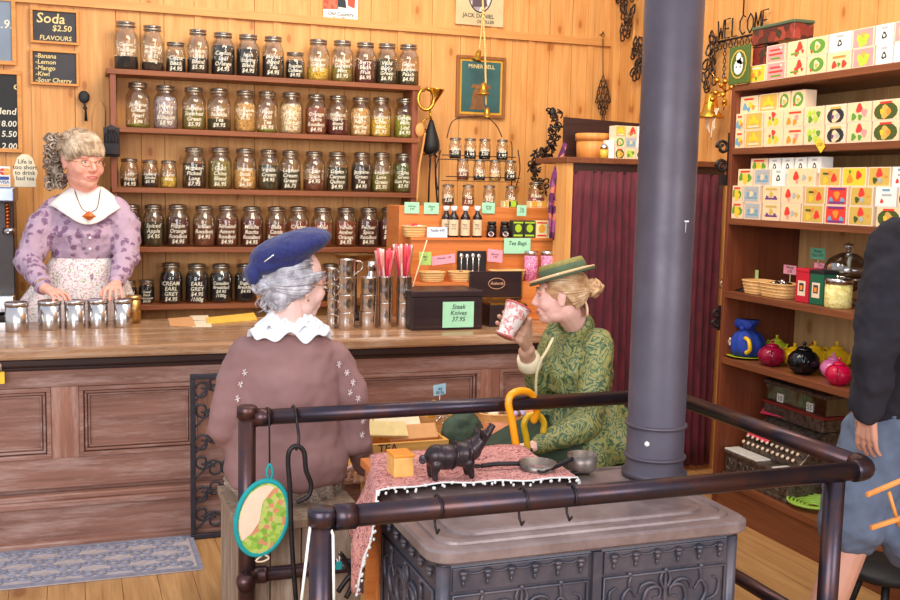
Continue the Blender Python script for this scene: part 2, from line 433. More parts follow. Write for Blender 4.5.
def make_jar(cx, top, bot, z, fill, c, words, label, small=False, y=6.085, group='labelled tea jars on the wall shelves', R=None, size=None, lab=True):
    p = P(cx, bot, y=y); h = P(cx, top, y=y).z - z if size is None else size
    h = max(.12, min(.27, h)); R = R or (.055 if small else .0665); c0 = Vector((p.x, y, z))
    t = thing('glass_jar', label, 'jar', c0, group)
    n = .8 if small else .7
    mb = MB(); mb.lathe(jar_prof(R, h, small), c0+Z*.001, 24); mb.build('jar_body', m_glass, t)
    if fill > 0:
        f = h*.8*fill; Rc = R*.93
        mb = MB(); mb.lathe([(0, .006), (Rc*.9, .006), (Rc, .016), (Rc, min(f, h*.62)), (Rc*.6 if f < h*.62 else Rc*.86, f), (0, f+.004)], c0, 20)
        mb.build('jar_contents', tea(c), t)
    mb = MB(); mb.lathe([(R*n+.004, h*.87), (R*n+.006, h*.885), (R*n+.006, h*.9), (R*n+.003, h*.915)], c0, 24)
    mb.lathe([(R*n+.005, h*.955), (R*n+.007, h*.962), (R*n+.005, h*.972)], c0, 24)
    d = Vector((-c0.x, -c0.y, 0)).normalized()
    sd = Vector((d.y, -d.x, 0))
    a = c0+d*(R*n+.007)
    mb.tube([a+sd*.012+Z*h*.9, a+sd*.01+Z*h*.83+d*.004, a-sd*.01+Z*h*.83+d*.004, a-sd*.012+Z*h*.9], .0016, 5)
    mb.build('clamp_ring', m_rim, t)
    mb = MB(); mb.lathe([(0, h*.9), (R*n+.003, h*.915), (R*n+.004, h*.955), (R*n-.004, h*.985), (R*n*.4, h), (0, h)], c0, 24)
    mb.build('jar_lid', m_lidglass, t)
    if words and lab:
        RR = R+.0012
        def fn(u, v):
            an = u/RR; q = d*math.cos(an)-sd*math.sin(an)
            return c0+q*RR+Z*(v)
        L = words.split('\n'); sz = min(.032, .52*h/len(L)/.92)
        mx = max(len(w) for w in L); sz = min(sz, R*1.75/(mx*.5))
        mb = MB(); mb.text(words, sz, lambda u, v: fn(u, v+h*.56-sz*.8), shear=.2, spacing=.92); mb.build('lettering', m_chalk, t)
    return t
big, sml = False, True
rows = [
 [(126,21,63,.35,BK,'Green\nTea Bags\n$3.95',0),(152.6,25,65,.25,DK,'Morning\nMint Tea\n$4.75\n100g',0),(175.7,42,69,.6,BK,'China\nBlack\n$4.95',1),(198,29,68.5,.45,DK,'Assam\nGold\nBlend\n$5.95',0),(223,32,71,.85,BK,'Ceylon\nLeaf\nOrange\n$4.95',0),(248,34,73,.8,BK,'Irish\nStrong\nBlend\n$4.95',0),(273,36,75,.65,DK,'Monks\nBlend\nTea\n$4.95',0),(295,52,77,.85,BK,'Russian\nCaravan\n$4.95',1),(318,39,79,.4,YL,'Lemon\nGinger\n$5.95',0),(342,40,80,.5,OL,'Herbal\nGarden\nMint\n$5.95',0),(365,42,80,.7,MR,'Berry\nBlush\nFruit\n$6.95',0),(386.5,43,81,.75,DG,'Wild\nBerry\nGreen\n$6.95',0),(408,44,82,.45,DG,'Green\nLemon\nPeach\n$4.95',0)],
 [(138,82,123,.1,GR,'Jasmine\nGreen\nPearl\nTea',0),(165.7,85,125,.9,LV,'White\nPeony\nBlossom\n$8.95',0),(194,87,127.5,.6,OL,'Sencha\nSteamed\nGreen\n$5.95',0),(219,88,129,.35,DG,'Silver\nNeedle\nTea\n$9.95',0),(245,90,129,.85,TN,'Chamomile\nFlowers\n$5.95',0),(267,91,130,.12,GR,'Rose\nBud\nTea\n$6.95',0),(291,92,131.5,.88,CR,'Apple\nSpice\nHerbal\n$5.50',0),(316,94,132,.85,RB,'Orange\nSpice\nRooibos\n$4.95',0),(337.5,95,133,.5,MR,'Hibiscus\nBerry\nBlend\n$4.95',0),(360,97,135,.88,TN,'Ginger\nPeach\nHerbal\n$5.95',0),(380.5,97,135.5,.6,YL,'Lemon\nGrass\nMint\n$5.95',0),(404.5,98,136,.7,GR,'Garden\nMint\nLeaf\n$4.95',0)],
 [(129.6,158,185,.35,DK,'Lady\nRose\n$4.95',1),(150,159.5,186,.6,BK,'Lapsang\nSmoke\n$5.95',1),(168.7,160,187,.5,YL,'Citrus\nMint',1),(194,147,187,.75,DK,'Monkey\nPicked\nLong\n$7.95',0),(220,147,188,.85,OL,'Gold\nChina\nBlend\n$6.95',0),(245,148,188,.6,TN,'Honey\nBush\nPeel\n$6.50',0),(268.5,149,189,.75,DG,'Vanilla\nCream\n$4.95',0),(290,150,190,.6,DG,'Lemon\nCream\nGreen\n$6.75',0),(314,151,190,.35,BR,'Cider\nSpice\n$4.95',0),(337,151.5,190,.75,DG,'Green\nCanyon\nQuince\n$4.95',0),(361,152,191,.85,DK,'Jasmine\nGreen\nTea\n$4.95',0),(381,152,190.5,.6,OL,'Lemon\nLove\nGreen\n$5.95',0),(403,153,191,.9,(92,92,34),'China\nGreen\nGun Pwdr\n$3.95',0)],
 [(131,204,246,.8,DG,'Sweet\nOrange',0),(153.5,204,246,.7,DG,'Spiced\nApple\n$4.95',0),(178,204,247,.85,(78,38,26),'Flippin\nOrange\nRooibos\n$4.95',0),(204,205,247,.65,BR,'Indian\nRooibos\n$4.95',0),(227,205,247,.85,BR,'Almond\nAmore\nRooibos\n$4.95',0),(251.6,206,247,.85,(98,40,28),'Mocha\nRocha\nRooibos\n$4.95',0),(276,206,247,.7,BR,'Bella\nCoola\nRooibos',0),(298,206,247,.75,RB,'Creme\nRose\nRooibos',0),(322,207,248,.75,RB,'Wild\nBlack\nRooibos',0),(345.5,207,248,.8,RB,'Vanilla\nAmber\nOrange\n$4.95',0),(368,207,248,.85,(86,40,30),'Pecher\nSpice\nRooibos\n$4.95',0),(389,207,248,.85,(86,40,30),'Honey\nBush\n$4.95',0)],
 [(129,280,306,.85,BK,'Darjeel',1),(146.7,279,306,.9,BK,'Decaf\nBlack\nCinnamon\n$4.95',1),(171,262,306,.92,BK,'CREAM\nEARL\nGREY\n$4.95',0),(197,263,306,.92,BK,'EARL\nGREY\n$4.95\n/100g',0),(221,263,306,.92,BK,'Canadian\nBreakfast\n$4.95\n/100g',0),(245.6,263,306,.92,BK,'English\nBreakfast\n$4.95',0),(330,263,305,.9,BK,'Scottish\nMorning',0)],
]
cname.update({(92,92,34): 'dark olive green', (78,38,26): 'deep brown', (98,40,28): 'deep red brown', (86,40,30): 'brown'})
rn = ['top', 'second', 'third', 'fourth', 'bottom']
on = ['leftmost', 'second', 'third', 'fourth', 'fifth', 'sixth', 'seventh', 'eighth', 'ninth', 'tenth', 'eleventh', 'twelfth', 'thirteenth']
for ri, row in enumerate(rows):
    for k, (cx, t, b, fl, c, w, s_) in enumerate(row):
        xs = [P(q[0], q[2], y=6.085).x for q in row]; Rj = min([.055 if s_ else .0665]+[abs(xs[k]-xs[j])*(.455 if s_ else .495) for j in (k-1, k+1) if 0 <= j < len(row)])
        pos = 'rightmost' if k == len(row)-1 else (on[k] + (' from left' if k else ''))
        lv = 'full' if fl > .8 else 'half full' if fl > .4 else 'nearly empty'
        make_jar(cx, t, b, SZ[ri], fl, c, w, '%s jar %s of %s tea, %s on the %s shelf' % ('small' if s_ else 'tall', lv, cname[c], pos, rn[ri]), bool(s_), R=Rj)
# ================================================================ things on the back wall
def frame_board(name, label, cat, x0, x1, z0, z1, fw, m_fr, m_in, texts, y=WY, th=.022, extra=None):
    t = thing(name, label, cat, ((x0+x1)/2, y-th/2-.009, z0))
    yb = y-.009
    mb = MB(); mb.box((x0, yb-th, z0), (x1, yb, z0+fw)); mb.box((x0, yb-th, z1-fw), (x1, yb, z1))
    mb.box((x0, yb-th, z0+fw), (x0+fw, yb, z1-fw)); mb.box((x1-fw, yb-th, z0+fw), (x1, yb, z1-fw))
    mb.build('frame', m_fr, t, bevel=.002)
    mb = MB(); mb.box((x0+fw, yb-th*.45, z0+fw), (x1-fw, yb, z1-fw)); mb.build('board', m_in, t)
    if texts:
        mb = MB(); mats = []
        for body, u, v, s, mt, al in texts:
            if mt not in mats: mats.append(mt)
            mb.mi = mats.index(mt)
            mb.text(body, s, flatmap((x0+u, yb-th*.45-.0015, z1-v), X, Z), align=al, shear=.12)
        mb.build('lettering', mats, t)
    if extra: extra(t, yb-th*.45-.001)
    return t
def rect(px0, py0, px1, py1, y=WY):
    a = P(px0, py0, y=y); b = P(px1, py1, y=y); return a.x, b.x, b.z, a.z
x0, x1, z0, z1 = rect(30, 8, 79, 46)
m_frame = wood('orange_frame', (196, 120, 48), (232, 164, 84), 'x', 1.5, .45)
frame_board('chalkboard', 'small framed slate chalkboard lettered Soda $2.50 flavours', 'chalkboard', x0, x1, z0, z1, .013, m_frame, m_slate,
  [('Soda', .03, .075, .075, m_yellowchalk, 'LEFT'), ('$2.50', .11, .115, .044, m_yellowchalk, 'LEFT'), ('FLAVOURS', .045, .165, .034, m_yellowchalk, 'LEFT')])
x0, x1, z0, z1 = rect(30, 49, 79, 87)
frame_board('chalkboard', 'small framed slate chalkboard listing five soda flavours', 'chalkboard', x0, x1, z0, z1, .013, m_frame, m_slate,
  [('-Banana\n-Lemon\n-Mango\n-Kiwi\n-Sour Cherry', .025, .045, .034, m_yellowchalk, 'LEFT')])
m_greyboard = plain('blue_grey_board', (128, 142, 160), .5, 0, .15, 3)
x0, x1, z0, z1 = rect(-60, -30, 17, 66)
frame_board('menu_board', 'blue grey menu board cut by the upper left corner, price ending 95', 'menu board', x0, x1, z0, z1, .022, m_frame, m_greyboard, [('3.95', .365, .28, .065, m_chalk, 'RIGHT')])
x0, x1, z0, z1 = rect(-60, 67, 23, 153)
frame_board('menu_board', 'black menu board with blend prices at the left edge', 'menu board', x0, x1, z0, z1, .022, m_frame, m_black,
  [('House Blend', .37, .235, .05, m_chalk, 'RIGHT'), ('$18.00', .37, .30, .045, m_chalk, 'RIGHT'), ('$ 5.50', .37, .355, .045, m_chalk, 'RIGHT'), ('$ 2.00', .37, .42, .045, m_chalk, 'RIGHT'), ('o', .39, .1, .06, m_yellowchalk, 'RIGHT')])
# red poster
m_poster = speck('red_poster_print', [(224, 80, 56), (236, 108, 80), (214, 70, 50)], 40, .7)
t = thing('poster', 'red and white printed poster cut by the top edge above the jars', 'poster', (P(340, 10, y=WY).x, WY-.014, P(340, 24, y=WY).z))
x0, x1, z0, z1 = rect(323, -20, 357, 24)
mb = MB(); mb.box((x0, WY-.016, z0), (x1, WY-.012, z1)); mb.build('sheet', m_white, t)
mb = MB()
mb.mi = 0; mb.prism([(0, .07), (.09, .075), (.09, z1-z0), (0, z1-z0)], (x0, WY-.016, z0), X, Z, .001)
mb.prism([(.15, .1), (.19, .085), (.2, z1-z0), (.13, z1-z0)], (x0, WY-.016, z0), X, Z, .001)
mb.mi = 1; mb.prism([(.085, .09), (.14, .085), (.13, .15), (.155, .2), (.09, .19)], (x0, WY-.0172, z0), X, Z, .001)
mb.mi = 1; mb.text('Old Country\nFair Tea', .03, flatmap(((x0+x1)/2, WY-.018, z0+.038), X, Z), shear=.2)
mb.build('print', [m_poster, m_ink], t)
# portrait sign
m_tan = plain('aged_sign_face', (206, 186, 142), .6, 0, .12, 8)
m_port = speck('portrait_tones', [(226, 214, 210), (170, 152, 160), (98, 84, 96)], 26, .6)
x0, x1, z0, z1 = rect(456, -45, 502, 28)
t = thing('sign', 'tan sign with oval portrait cut by the top edge', 'sign', ((x0+x1)/2, WY-.014, z0))
mb = MB(); mb.box((x0, WY-.02, z0), (x1, WY-.012, z1)); mb.build('sign_plate', m_tan, t, bevel=.002)
mb = MB(); cx, cz = (x0+x1)/2, z0+.21
pts = [(.078*math.cos(a), .125*math.sin(a)) for a in [i*2*math.pi/28 for i in range(28)]]
mb.prism(pts, (cx, WY-.0205, cz), X, Z, .001); mb.mi = 1
mb.tube([Vector((cx+a*1.04, WY-.021, cz+b*1.03)) for a, b in pts], .004, 5, True); mb.mi = 2
mb.prism([(-.05, -.1), (.055, -.09), (.035, -.02), (.03, .05), (-.03, .055), (-.04, -.02)], (cx-.005, WY-.0215, cz), X, Z, .001)
mb.build('portrait', [m_port, m_ink, plain('portrait_dark', (92, 74, 82), .6)], t)
mb = MB(); mb.text('JACK DANIEL', .035, flatmap((cx-.01, WY-.0215, z0+.048), X, Z)); mb.text('DISTILLER', .026, flatmap((cx+.04, WY-.0215, z0+.016), X, Z))
mb.build('lettering', m_ink, t)
# bell picture
m_teal = plain('teal_print', (44, 92, 92), .45, 0, .3, 6); m_mat = plain('mustard_mount', (214, 160, 40), .5); m_pf = wood('picture_frame_wood', (120, 72, 34), (166, 106, 54), 'z', 2, .4)
x0, x1, z0, z1 = rect(456, 55, 503, 119)
def bell_art(t, y):
    mb = MB(); mx, mz = .034, .034
    mb.box((x0+mx, y-.002, z0+mz), (x1-mx, y, z1-mz)); mb.build('print', m_teal, t)
    mb = MB(); cx = (x0+x1)/2; cz = z0+.1
    mb.prism([(-.055, -.05), (.055, -.05), (.045, -.03), (.036, .05), (.015, .085), (-.015, .085), (-.036, .05), (-.045, -.03)], (cx-.02, y-.0022, cz), X, Z, .001)
    mb.prism([(-.07, .07), (.07, .07), (.06, .095), (-.06, .095)], (cx, y-.0034, cz+.01), X, Z, .001)
    mb.build('bell_drawing', plain('sepia_print', (132, 88, 48), .5, 0, .3, 40), t)
    mb = MB(); mb.text('MINER BELL', .034, flatmap((cx, y-.004, z1-.075), X, Z)); mb.build('lettering', m_yellowchalk, t)
frame_board('framed_picture', 'wood framed teal picture of a bell with mustard mount', 'picture', x0, x1, z0, z1, .02, m_pf, m_mat, None, extra=bell_art)
# bells on a rope
m_rope = plain('cream_rope', (228, 196, 120), .8, 0, .25, 90)
top = P(483, -20, y=6.0)
t = thing('bell_rope', 'cream rope with three brass bells hanging before the picture', 'bell rope', (top.x, 6.03, P(487, 118, y=6.03).z))
rp = [P(482, -60, y=6.03), P(483, 10, y=6.03), P(485, 50, y=6.03), P(486, 105, y=6.03)]
mb = MB(); mb.tube(smoothpath(rp), .006, 7); mb.tube(smoothpath([P(483, 10, y=6.02), P(481, 35, y=6.02), P(479, 50, y=6.02)]), .004, 6)
for k in range(3):
    c = P(483+k*.4, 9+k*4, y=6.02); mb.ell(c, (.012-.002*k, .01, .01))
mb.build('rope', m_rope, t)
mb = MB(); mb.tube([P(482, -60, y=6.03), P(482, -60, y=WY-.001)], .004, 6); mb.build('hook', m_iron, t)
bp = [(0, .03), (.008, .03), (.014, .024), (.018, 0), (.022, -.02), (.034, -.032), (.034, -.036), (.0, -.03)]
for (px, py, ax, s) in [(478, 55, (.35, 0, 1), 1.0), (483.5, 88, (0, 0, 1), 1.15), (487, 112, (0, 0, 1), .95)]:
    c = P(px, py, y=6.015); mb = MB(); mb.lathe([(r*s, h*s) for r, h in bp], c, 16, ax); mb.ell(c+Vector(ax).normalized()*-.034*s, .006*s)
    mb.build('bell', m_brass, t)
# door knocker shaped spoon, plank, match holder, horn, scoop, ladle, tongs
c = P(84, 97, y=6.165)
t = thing('iron_ladle', 'black iron ladle hanging on the wall right of the chalkboards', 'ladle', (c.x, 6.17, P(86, 122, y=6.17).z))
mb = MB(); mb.ell(c, (.03, .012, .034)); mb.build('bowl', m_black, t)
mb = MB(); mb.tube([c-Z*.03, P(85.5, 108, y=6.17), P(86, 121, y=6.17)], [.006, .005, .009], 7); mb.ell(P(85, 108, y=6.168), (.011, .007, .011)); mb.build('handle', m_black, t)
def flat_item(name, label, cat, pxs, y, th, mt, bevel=0):
    vs = [P(a, b, y=y) for a, b in pxs]; x_, z_ = sum(v.x for v in vs)/len(vs), min(v.z for v in vs)
    mb = MB(); mb.prism([(v.x-x_, v.z-z_) for v in vs], (x_, y, z_), X, Z, -th)
    return tag(mb.build(name, mt, bevel=bevel), label, cat)
flat_item('wooden_paddle', 'pale wooden butter paddle hanging behind the shopkeeper', 'paddle', [(94, 150), (92, 118), (96, 104), (101, 101), (105, 108), (105, 150)], WY-.012, -.012, m_pine, .003)
a = P(103.5, 125, y=5.96); b = P(120, 157, y=5.96)
t = thing('match_holder', 'ornate black iron match holder on the left upright of the jar shelves', 'match holder', ((a.x+b.x)/2, 5.965, b.z))
mb = MB(); mb.box((a.x, 5.972, b.z), (b.x, 5.992, a.z-.01))
cx = (a.x+b.x)/2; w = b.x-a.x
mb.lathe([(0, 0), (w*.28, 0), (w*.28, .01), (0, .01)], (cx, 5.98, a.z-.02), 14, (0, -1, 0)); mb.build('back_plate', m_iron, t, bevel=.003)
mb = MB(); mb.box((a.x+.003, 5.94, b.z+.012), (b.x-.003, 5.972, b.z+.055)); mb.build('match_box', m_iron, t, bevel=.003)
mb = MB()
for k in range(5): mb.tube(smoothpath([Vector((cx+(k-2)*.014, 5.968, b.z+.075)), Vector((cx+(k-2)*.018, 5.965, b.z+.11)), Vector((cx+(k-2)*.008, 5.968, b.z+.145))]), .004, 5)
mb.build('scrollwork', m_iron, t)
# horn
t = thing('brass_horn', 'small coiled brass horn hanging right of the top jar shelves', 'horn', (P(428, 100, y=5.95).x, 5.95, P(428, 112, y=5.95).z))
c = P(425, 99.5, y=5.95); R = .062
co = [c+Vector((R*.75*math.cos(a), -.004*i/3, R*math.sin(a))) for i, a in enumerate([math.radians(60+15*k) for k in range(27)])]
mb = MB(); mb.tube(co, [.007+.0002*i for i in range(len(co))], 9); mb.build('coil', m_brass, t)
mb = MB(); mb.tube(smoothpath([P(430, 108, y=5.93), P(433, 103, y=5.93), P(436, 95, y=5.93), P(437, 89, y=5.93)], 4), [.008, .009, .010, .011, .013, .016, .019, .023, .028, .033, .038, .042, .046], 16)
mb.build('flared_bell', m_brass, t)
mb = MB(); mb.tube([c+Z*.05, c+Z*.05+Y*.05], .003, 5); mb.build('nail', m_iron, t)
t = thing('leather_pouch', 'black powder flask with brass spout hanging below the horn', 'flask', (P(431, 150, y=6.05).x, 6.05, P(431, 155, y=6.05).z))
mb = MB(); c = P(431, 141, y=6.05)
mb.lathe([(0, -.085), (.03, -.08), (.05, -.055), (.055, -.025), (.045, .02), (.028, .07), (.016, .11), (.012, .125)], c, 16); mb.build('flask_body', m_black, t, smooth=0)
mb = MB(); mb.tube([c+Z*.12, P(430, 110, y=6.05)], .006, 7); mb.build('spout', m_brass, t)
mb = MB(); mb.tube(smoothpath([P(430, 118, y=6.06), P(424, 120, y=6.06), P(422, 126, y=6.06), P(426, 130, y=6.06)]), .005, 6); mb.tube([P(430, 112, y=6.05), P(430, 112, y=WY)], .003, 5); mb.build('ring', m_brass, t)
yL = 5.974; t = thing('wooden_ladle', 'long pale wooden ladle hanging on the right upright of the jar shelves', 'ladle', (P(424, 205, y=yL).x, yL, P(424, 205, y=yL).z))
mb = MB(); mb.tube(smoothpath([P(417, 203, y=yL), P(419, 170, y=yL), P(423, 145, y=yL), P(425, 133, y=yL)]), [.013]*4+[.013]*4+[.012]*5, 8, flat=.5); mb.build('handle', m_pine, t)
mb = MB(); mb.ell(P(420, 130, y=yL), (.03, .014, .042)); mb.tube([P(419, 140, y=yL), P(416, 140, y=yL+.03)], .003, 5); mb.build('bowl', m_pine, t)
t = thing('metal_tongs', 'pair of grey metal tongs hanging right of the jar shelves', 'tongs', (P(433, 200, y=6.0).x, 6.0, P(433, 206, y=6.0).z))
for sx in (428.5, 437.5):
    mb = MB(); a = P(sx, 206, y=6.0); b = P((sx+433)/2, 158, y=6.0); mb.tube([a, (a+b)/2+Y*.01, b], [.010, .012, .009], 6, flat=.4); mb.build('arm', m_iron, t)
mb = MB(); c = P(433, 157, y=6.0); mb.tube([c+Vector((-.025, 0, 0)), c+Z*.02, c+Vector((.025, 0, 0))], .008, 6); mb.tube([c+Z*.02, c+Z*.02+Y*.19], .003, 5); mb.build('spring', m_iron, t)
# ================================================================ behind the counter at the left
m_mach = plain('dark_machine_panel', (58, 40, 36), .35, 0, .15)
BX = P(13, 250, y=5.65).x
t = thing('back_cabinet', 'dark brown cabinet below the metal machine behind the shopkeeper', 'cabinet', (-.75, 5.9, 0))
mb = MB(); mb.box((-1.35, 5.66, .03), (BX+.02, 6.16, .83)); mb.build('cabinet_body', m_darkwood, t)
mb = MB(); mb.box((-1.37, 5.64, .83), (BX+.04, 6.17, .86)); mb.build('cabinet_top', m_darkwood, t, bevel=.004)
zt = P(6, 187, y=5.68).z
t = thing('coffee_machine', 'dark and chrome coffee machine at the left edge behind the counter', 'coffee machine', (-.6, 5.85, .86))
mb = MB(); mb.box((-1.1, 5.8, .86), (BX, 6.1, zt-.07)); mb.build('housing', m_mach, t, bevel=.006)
mb = MB(); mb.box((-1.1, 5.68, zt-.075), (BX+.01, 6.1, zt)); mb.build('top_tray', metalm('brushed_blue_steel', (150, 156, 176), .3), t, bevel=.008)
mb = MB(); mb.box((-1.1, 5.66, .87), (BX, 5.82, .96)); mb.build('drip_tray', m_steel, t, bevel=.006)
for k, px in enumerate((-25, 7)):
    mb = MB(); c = P(px, 205, y=5.74)
    for q in range(7): mb.ell(c-Z*.018*q, (.013, .013, .011), n=10, k=6)
    mb.build('steam_wand', metalm('copper', (190, 100, 50), .3), t)
    mb = MB(); c = P(px+2, 234, y=5.74); mb.cyl(c, c-Y*.0+Z*.03, .03, .03, 14); mb.tube([c+Z*.015, c-Y*.1+Z*.01], .009, 7); mb.build('filter_holder', m_steel, t)
a = P(12.5, 188, y=5.85); 
t = thing('card_sign', 'small sign showing three payment card logos at the left edge', 'sign', (P(2, 187, y=5.8).x, 5.8, zt))
x0, x1, z0, z1 = rect(-9, 166, 10.5, 187, 5.8)
z0 = zt
mb = MB(); mb.box((x0, 5.795, z0), (x1, 5.8, z1)); mb.build('card', m_white, t)
mb = MB(); h = z1-z0; w = x1-x0; y = 5.794
disc = [(math.cos(i*math.pi/8), math.sin(i*math.pi/8)) for i in range(16)]
mb.mi = 0; mb.prism([(w*.62+.017*a, h*.74+.017*b) for a, b in disc], (x0, y, z0), X, Z, .0006)
mb.mi = 1; mb.prism([(w*.82+.017*a, h*.74+.017*b) for a, b in disc], (x0, y-.0007, z0), X, Z, .0006)
mb.mi = 2; mb.box((x0+w*.4, y-.001, z0+h*.34), (x1-.006, y, z0+h*.5)); mb.text('VISA', .022, flatmap((x0+w*.7, y-.0016, z0+h*.16), X, Z))
mb.mi = 3; mb.text('MasterCard', .0095, flatmap((x0+w*.72, y-.002, z0+h*.72), X, Z))
mb.mi = 1; mb.box((x0+w*.4, y-.001, z0+h*.06), (x1-.006, y, z0+h*.1))
mb.build('logos', [plain('logo_red', (212, 44, 30), .5), plain('logo_orange', (240, 160, 40), .5), plain('logo_blue', (40, 64, 140), .5), m_white], t)
# plaque
m_plq = plain('ivory_plaque', (236, 222, 190), .55, 0, .05)
t = thing('plaque', 'cream scalloped plaque with small writing behind the shopkeeper', 'plaque', (P(25, 186, y=5.82).x, 5.82, zt))
x0, x1, z0, z1 = rect(12, 154, 38, 186, 5.82); z0 = zt; cx = (x0+x1)/2; w = x1-x0; h = z1-z0
out = [(-.44, 0), (.44, 0), (.42, .2), (.5, .42), (.47, .56), (.38, .72), (.3, .9), (.12, 1), (-.12, 1), (-.3, .9), (-.38, .72), (-.47, .56), (-.5, .42), (-.42, .2)]
mb = MB(); mb.prism([(a*w, b*h) for a, b in out], (cx, 5.83, z0), X, Z, .012); mb.build('board', m_plq, t, bevel=.003)
mb = MB(); mb.text('Life is\ntoo short\nto drink\nbad tea', .03, flatmap((cx, 5.8175, z0+h*.72), X, Z)); mb.build('lettering', m_ink, t)
# ================================================================ goods on the counter
def at(name, mb, mats, label=None, cat=None, group=None, **k): return tag(mb.build(name, mats, **k), label, cat, group)
# storage tins by the shopkeeper's hands
tins = [(40, 329, 24, 'leftmost'), (79, 327, 24, 'second'), (112, 326, 23, 'third'), (142, 324, 20, 'fourth'), (163, 323, 17, '')]
tin_x = [(18, 41, 'leftmost of the six'), (38, 61, 'second from left'), (63, 88, 'third from left'), (92, 111, 'fourth from left'), (113, 134, 'rightmost bright one')]
tin_c = [(5.5+11+.5, 0)]
TINS = []
for k, (pc, yy, r, w) in enumerate([(17, 5.06, .05, 'leftmost'), (50, 5.1, .05, 'second from left'), (75, 5.1, .046, 'third from left'), (98, 5.12, .046, 'third from right'), (123, 5.12, .044, 'second from right')]):
    p = P(pc, 322, y=yy); c = Vector((p.x, yy, CZ)); h = .128
    t = thing('steel_canister', '%s polished steel canister in the row under the shopkeeper hands' % w, 'canister', c, 'steel canisters on the counter')
    mb = MB(); mb.lathe([(0, 0), (r*.97, 0), (r, .003), (r, h), (0, h)], c, 28); mb.build('canister_body', m_steel, t)
    mb = MB(); mb.lathe([(0, h+.001), (r+.002, h+.001-.014), (r+.003, h+.002), (r-.002, h+.006), (r-.006, h+.003), (0, h+.003)], c, 28); mb.build('canister_lid', m_steel, t)
    TINS.append((c, r, h))
p = P(133, 322, y=5.3); c = Vector((p.x, 5.25, CZ))
t = thing('steel_canister', 'gold toned canister behind the right end of the canister row', 'canister', c, 'steel canisters on the counter')
mb = MB(); mb.lathe([(0, 0), (.035, 0), (.036, .13), (0, .13)], c, 24); mb.build('canister_body', metalm('gold_tin', (200, 160, 96), .3), t)
mb = MB(); mb.lathe([(.0, .131), (.038, .118), (.038, .135), (0, .137)], c, 24); mb.build('canister_lid', metalm('gold_tin_lid', (210, 170, 110), .3), t)
# papers, pencil, cardboard
m_kraft = plain('kraft_card', (206, 150, 96), .8, 0, .08)
m_paper = plain('paper', (226, 208, 176), .8, 0, .06)
def card(name, label, cat, quad, z, mt, th=.003, rot=0, text=None, tmat=None, ts=.02):
    vs = [P(a, b, z=z) for a, b in quad]; c = sum(vs, Vector())/len(vs)
    mb = MB(); mb.prism([(v.x-c.x, v.y-c.y) for v in vs], (c.x, c.y, z), X, Y, th); 
    mats = [mt]
    if text: mb.mi = 1; mats.append(tmat or m_ink); mb.text(text, ts, flatmap((c.x, c.y, z+th+.0006), X, Y))
    return at(name, mb, mats, label, cat)
card('cardboard_sheet', 'flat sheet of kraft cardboard on the counter', 'cardboard', [(170, 326), (168, 319), (192, 317), (196, 327)], CZ+.001, m_kraft)
card('paper_sheet', 'pale printed paper lying on the counter beside the cardboard', 'paper', [(192, 327), (190, 316), (208, 315.5), (212, 327)], CZ+.001, m_paper, .002, text='Menu', ts=.03)
card('envelope', 'yellow paper envelope on the counter behind the seated woman', 'envelope', [(207, 324), (206, 319), (254, 314), (257, 320)], CZ+.001, plain('yellow_paper', (236, 186, 70), .7), .008)
# metal mugs in stacks
m_mug = metalm('mug_steel', (214, 208, 204), .16, None, 1)
def mug(c, r0, r1, h, label, handle=0, group='stacked metal cups on the counter', bead=False):
    t = thing('metal_cup', label, 'cup', c, group)
    mb = MB(); w = .0015
    mb.lathe([(0, 0), (r0, 0), (r0+.001, .002), (r0+(r1-r0)*.5, h*.5), (r1, h-.003), (r1+.0015, h), (r1-.001, h+.001), (r1-w-.001, h-.004), (r0-w, .004), (0, .004)], c, 24)
    mb.build('cup_body', m_mug, t)
    if handle:
        a = math.radians(handle); d = Vector((math.cos(a), math.sin(a), 0)); c = Vector(c)
        mb = MB(); mb.tube(smoothpath([c+d*(r1)+Z*h*.9, c+d*(r1+.03)+Z*h*.85, c+d*(r1+.03)+Z*h*.45, c+d*(r0+.001)+Z*h*.15]), .0028, 6)
        mb.build('cup_handle', m_mug, t)
    return t
YT = 4.84
def stack(px0, px1, bot, top, n, r1k, wds, handle=0, y=YT, lean=0, only_top_handle=False):
    a = P(px0, bot, y=y); b = P(px1, bot, y=y); R = (b.x-a.x)/2*.97; cx = (a.x+b.x)/2
    zt = P((px0+px1)/2, top, y=y).z; hh = (zt-CZ)/n
    for i in range(n):
        lv = ['bottom', 'second', 'third', 'top'][i] if n == 4 else ['bottom', 'middle', 'top'][i] if n == 3 else ['lower', 'upper'][i]
        c = Vector((cx+lean*i, y, CZ+hh*i+.0005))
        mug(c, R*r1k, R, hh-.002, '%s metal cup in %s' % (lv, wds), handle if (not only_top_handle or i == n-1) else 0)
stack(327, 337, 328, 268, 4, .95, 'the narrow stack nearest the seated woman in the blue hat', handle=-70, y=4.9)
stack(338, 355, 328, 259, 4, .94, 'the tallest stack on the counter', handle=-5, only_top_handle=True)
stack(359, 376, 328, 277, 3, .94, 'the leaning stack right of the tallest stack', lean=.003)
stack(378, 392, 327, 276, 2, .96, 'the tapered stack below the left bag of pink wafers')
stack(396, 411, 327, 276, 2, .96, 'the tapered stack below the right bag of pink wafers')
p = P(372, 328, y=4.98); c = Vector((p.x, 5.0, CZ)); hz = P(372, 262, y=5.0).z-CZ
t = thing('thermos', 'slim polished steel flask standing behind the leaning cup stack', 'flask', c)
mb = MB(); mb.lathe([(0, 0), (.034, 0), (.034, hz*.7), (.022, hz*.85), (.022, hz), (0, hz)], c, 20); mb.build('flask_body', m_mug, t)
mb = MB(); mb.lathe([(0, hz*.86), (.025, hz*.86), (.025, hz+.004), (0, hz+.004)], c, 20); mb.build('flask_cap', m_mug, t)
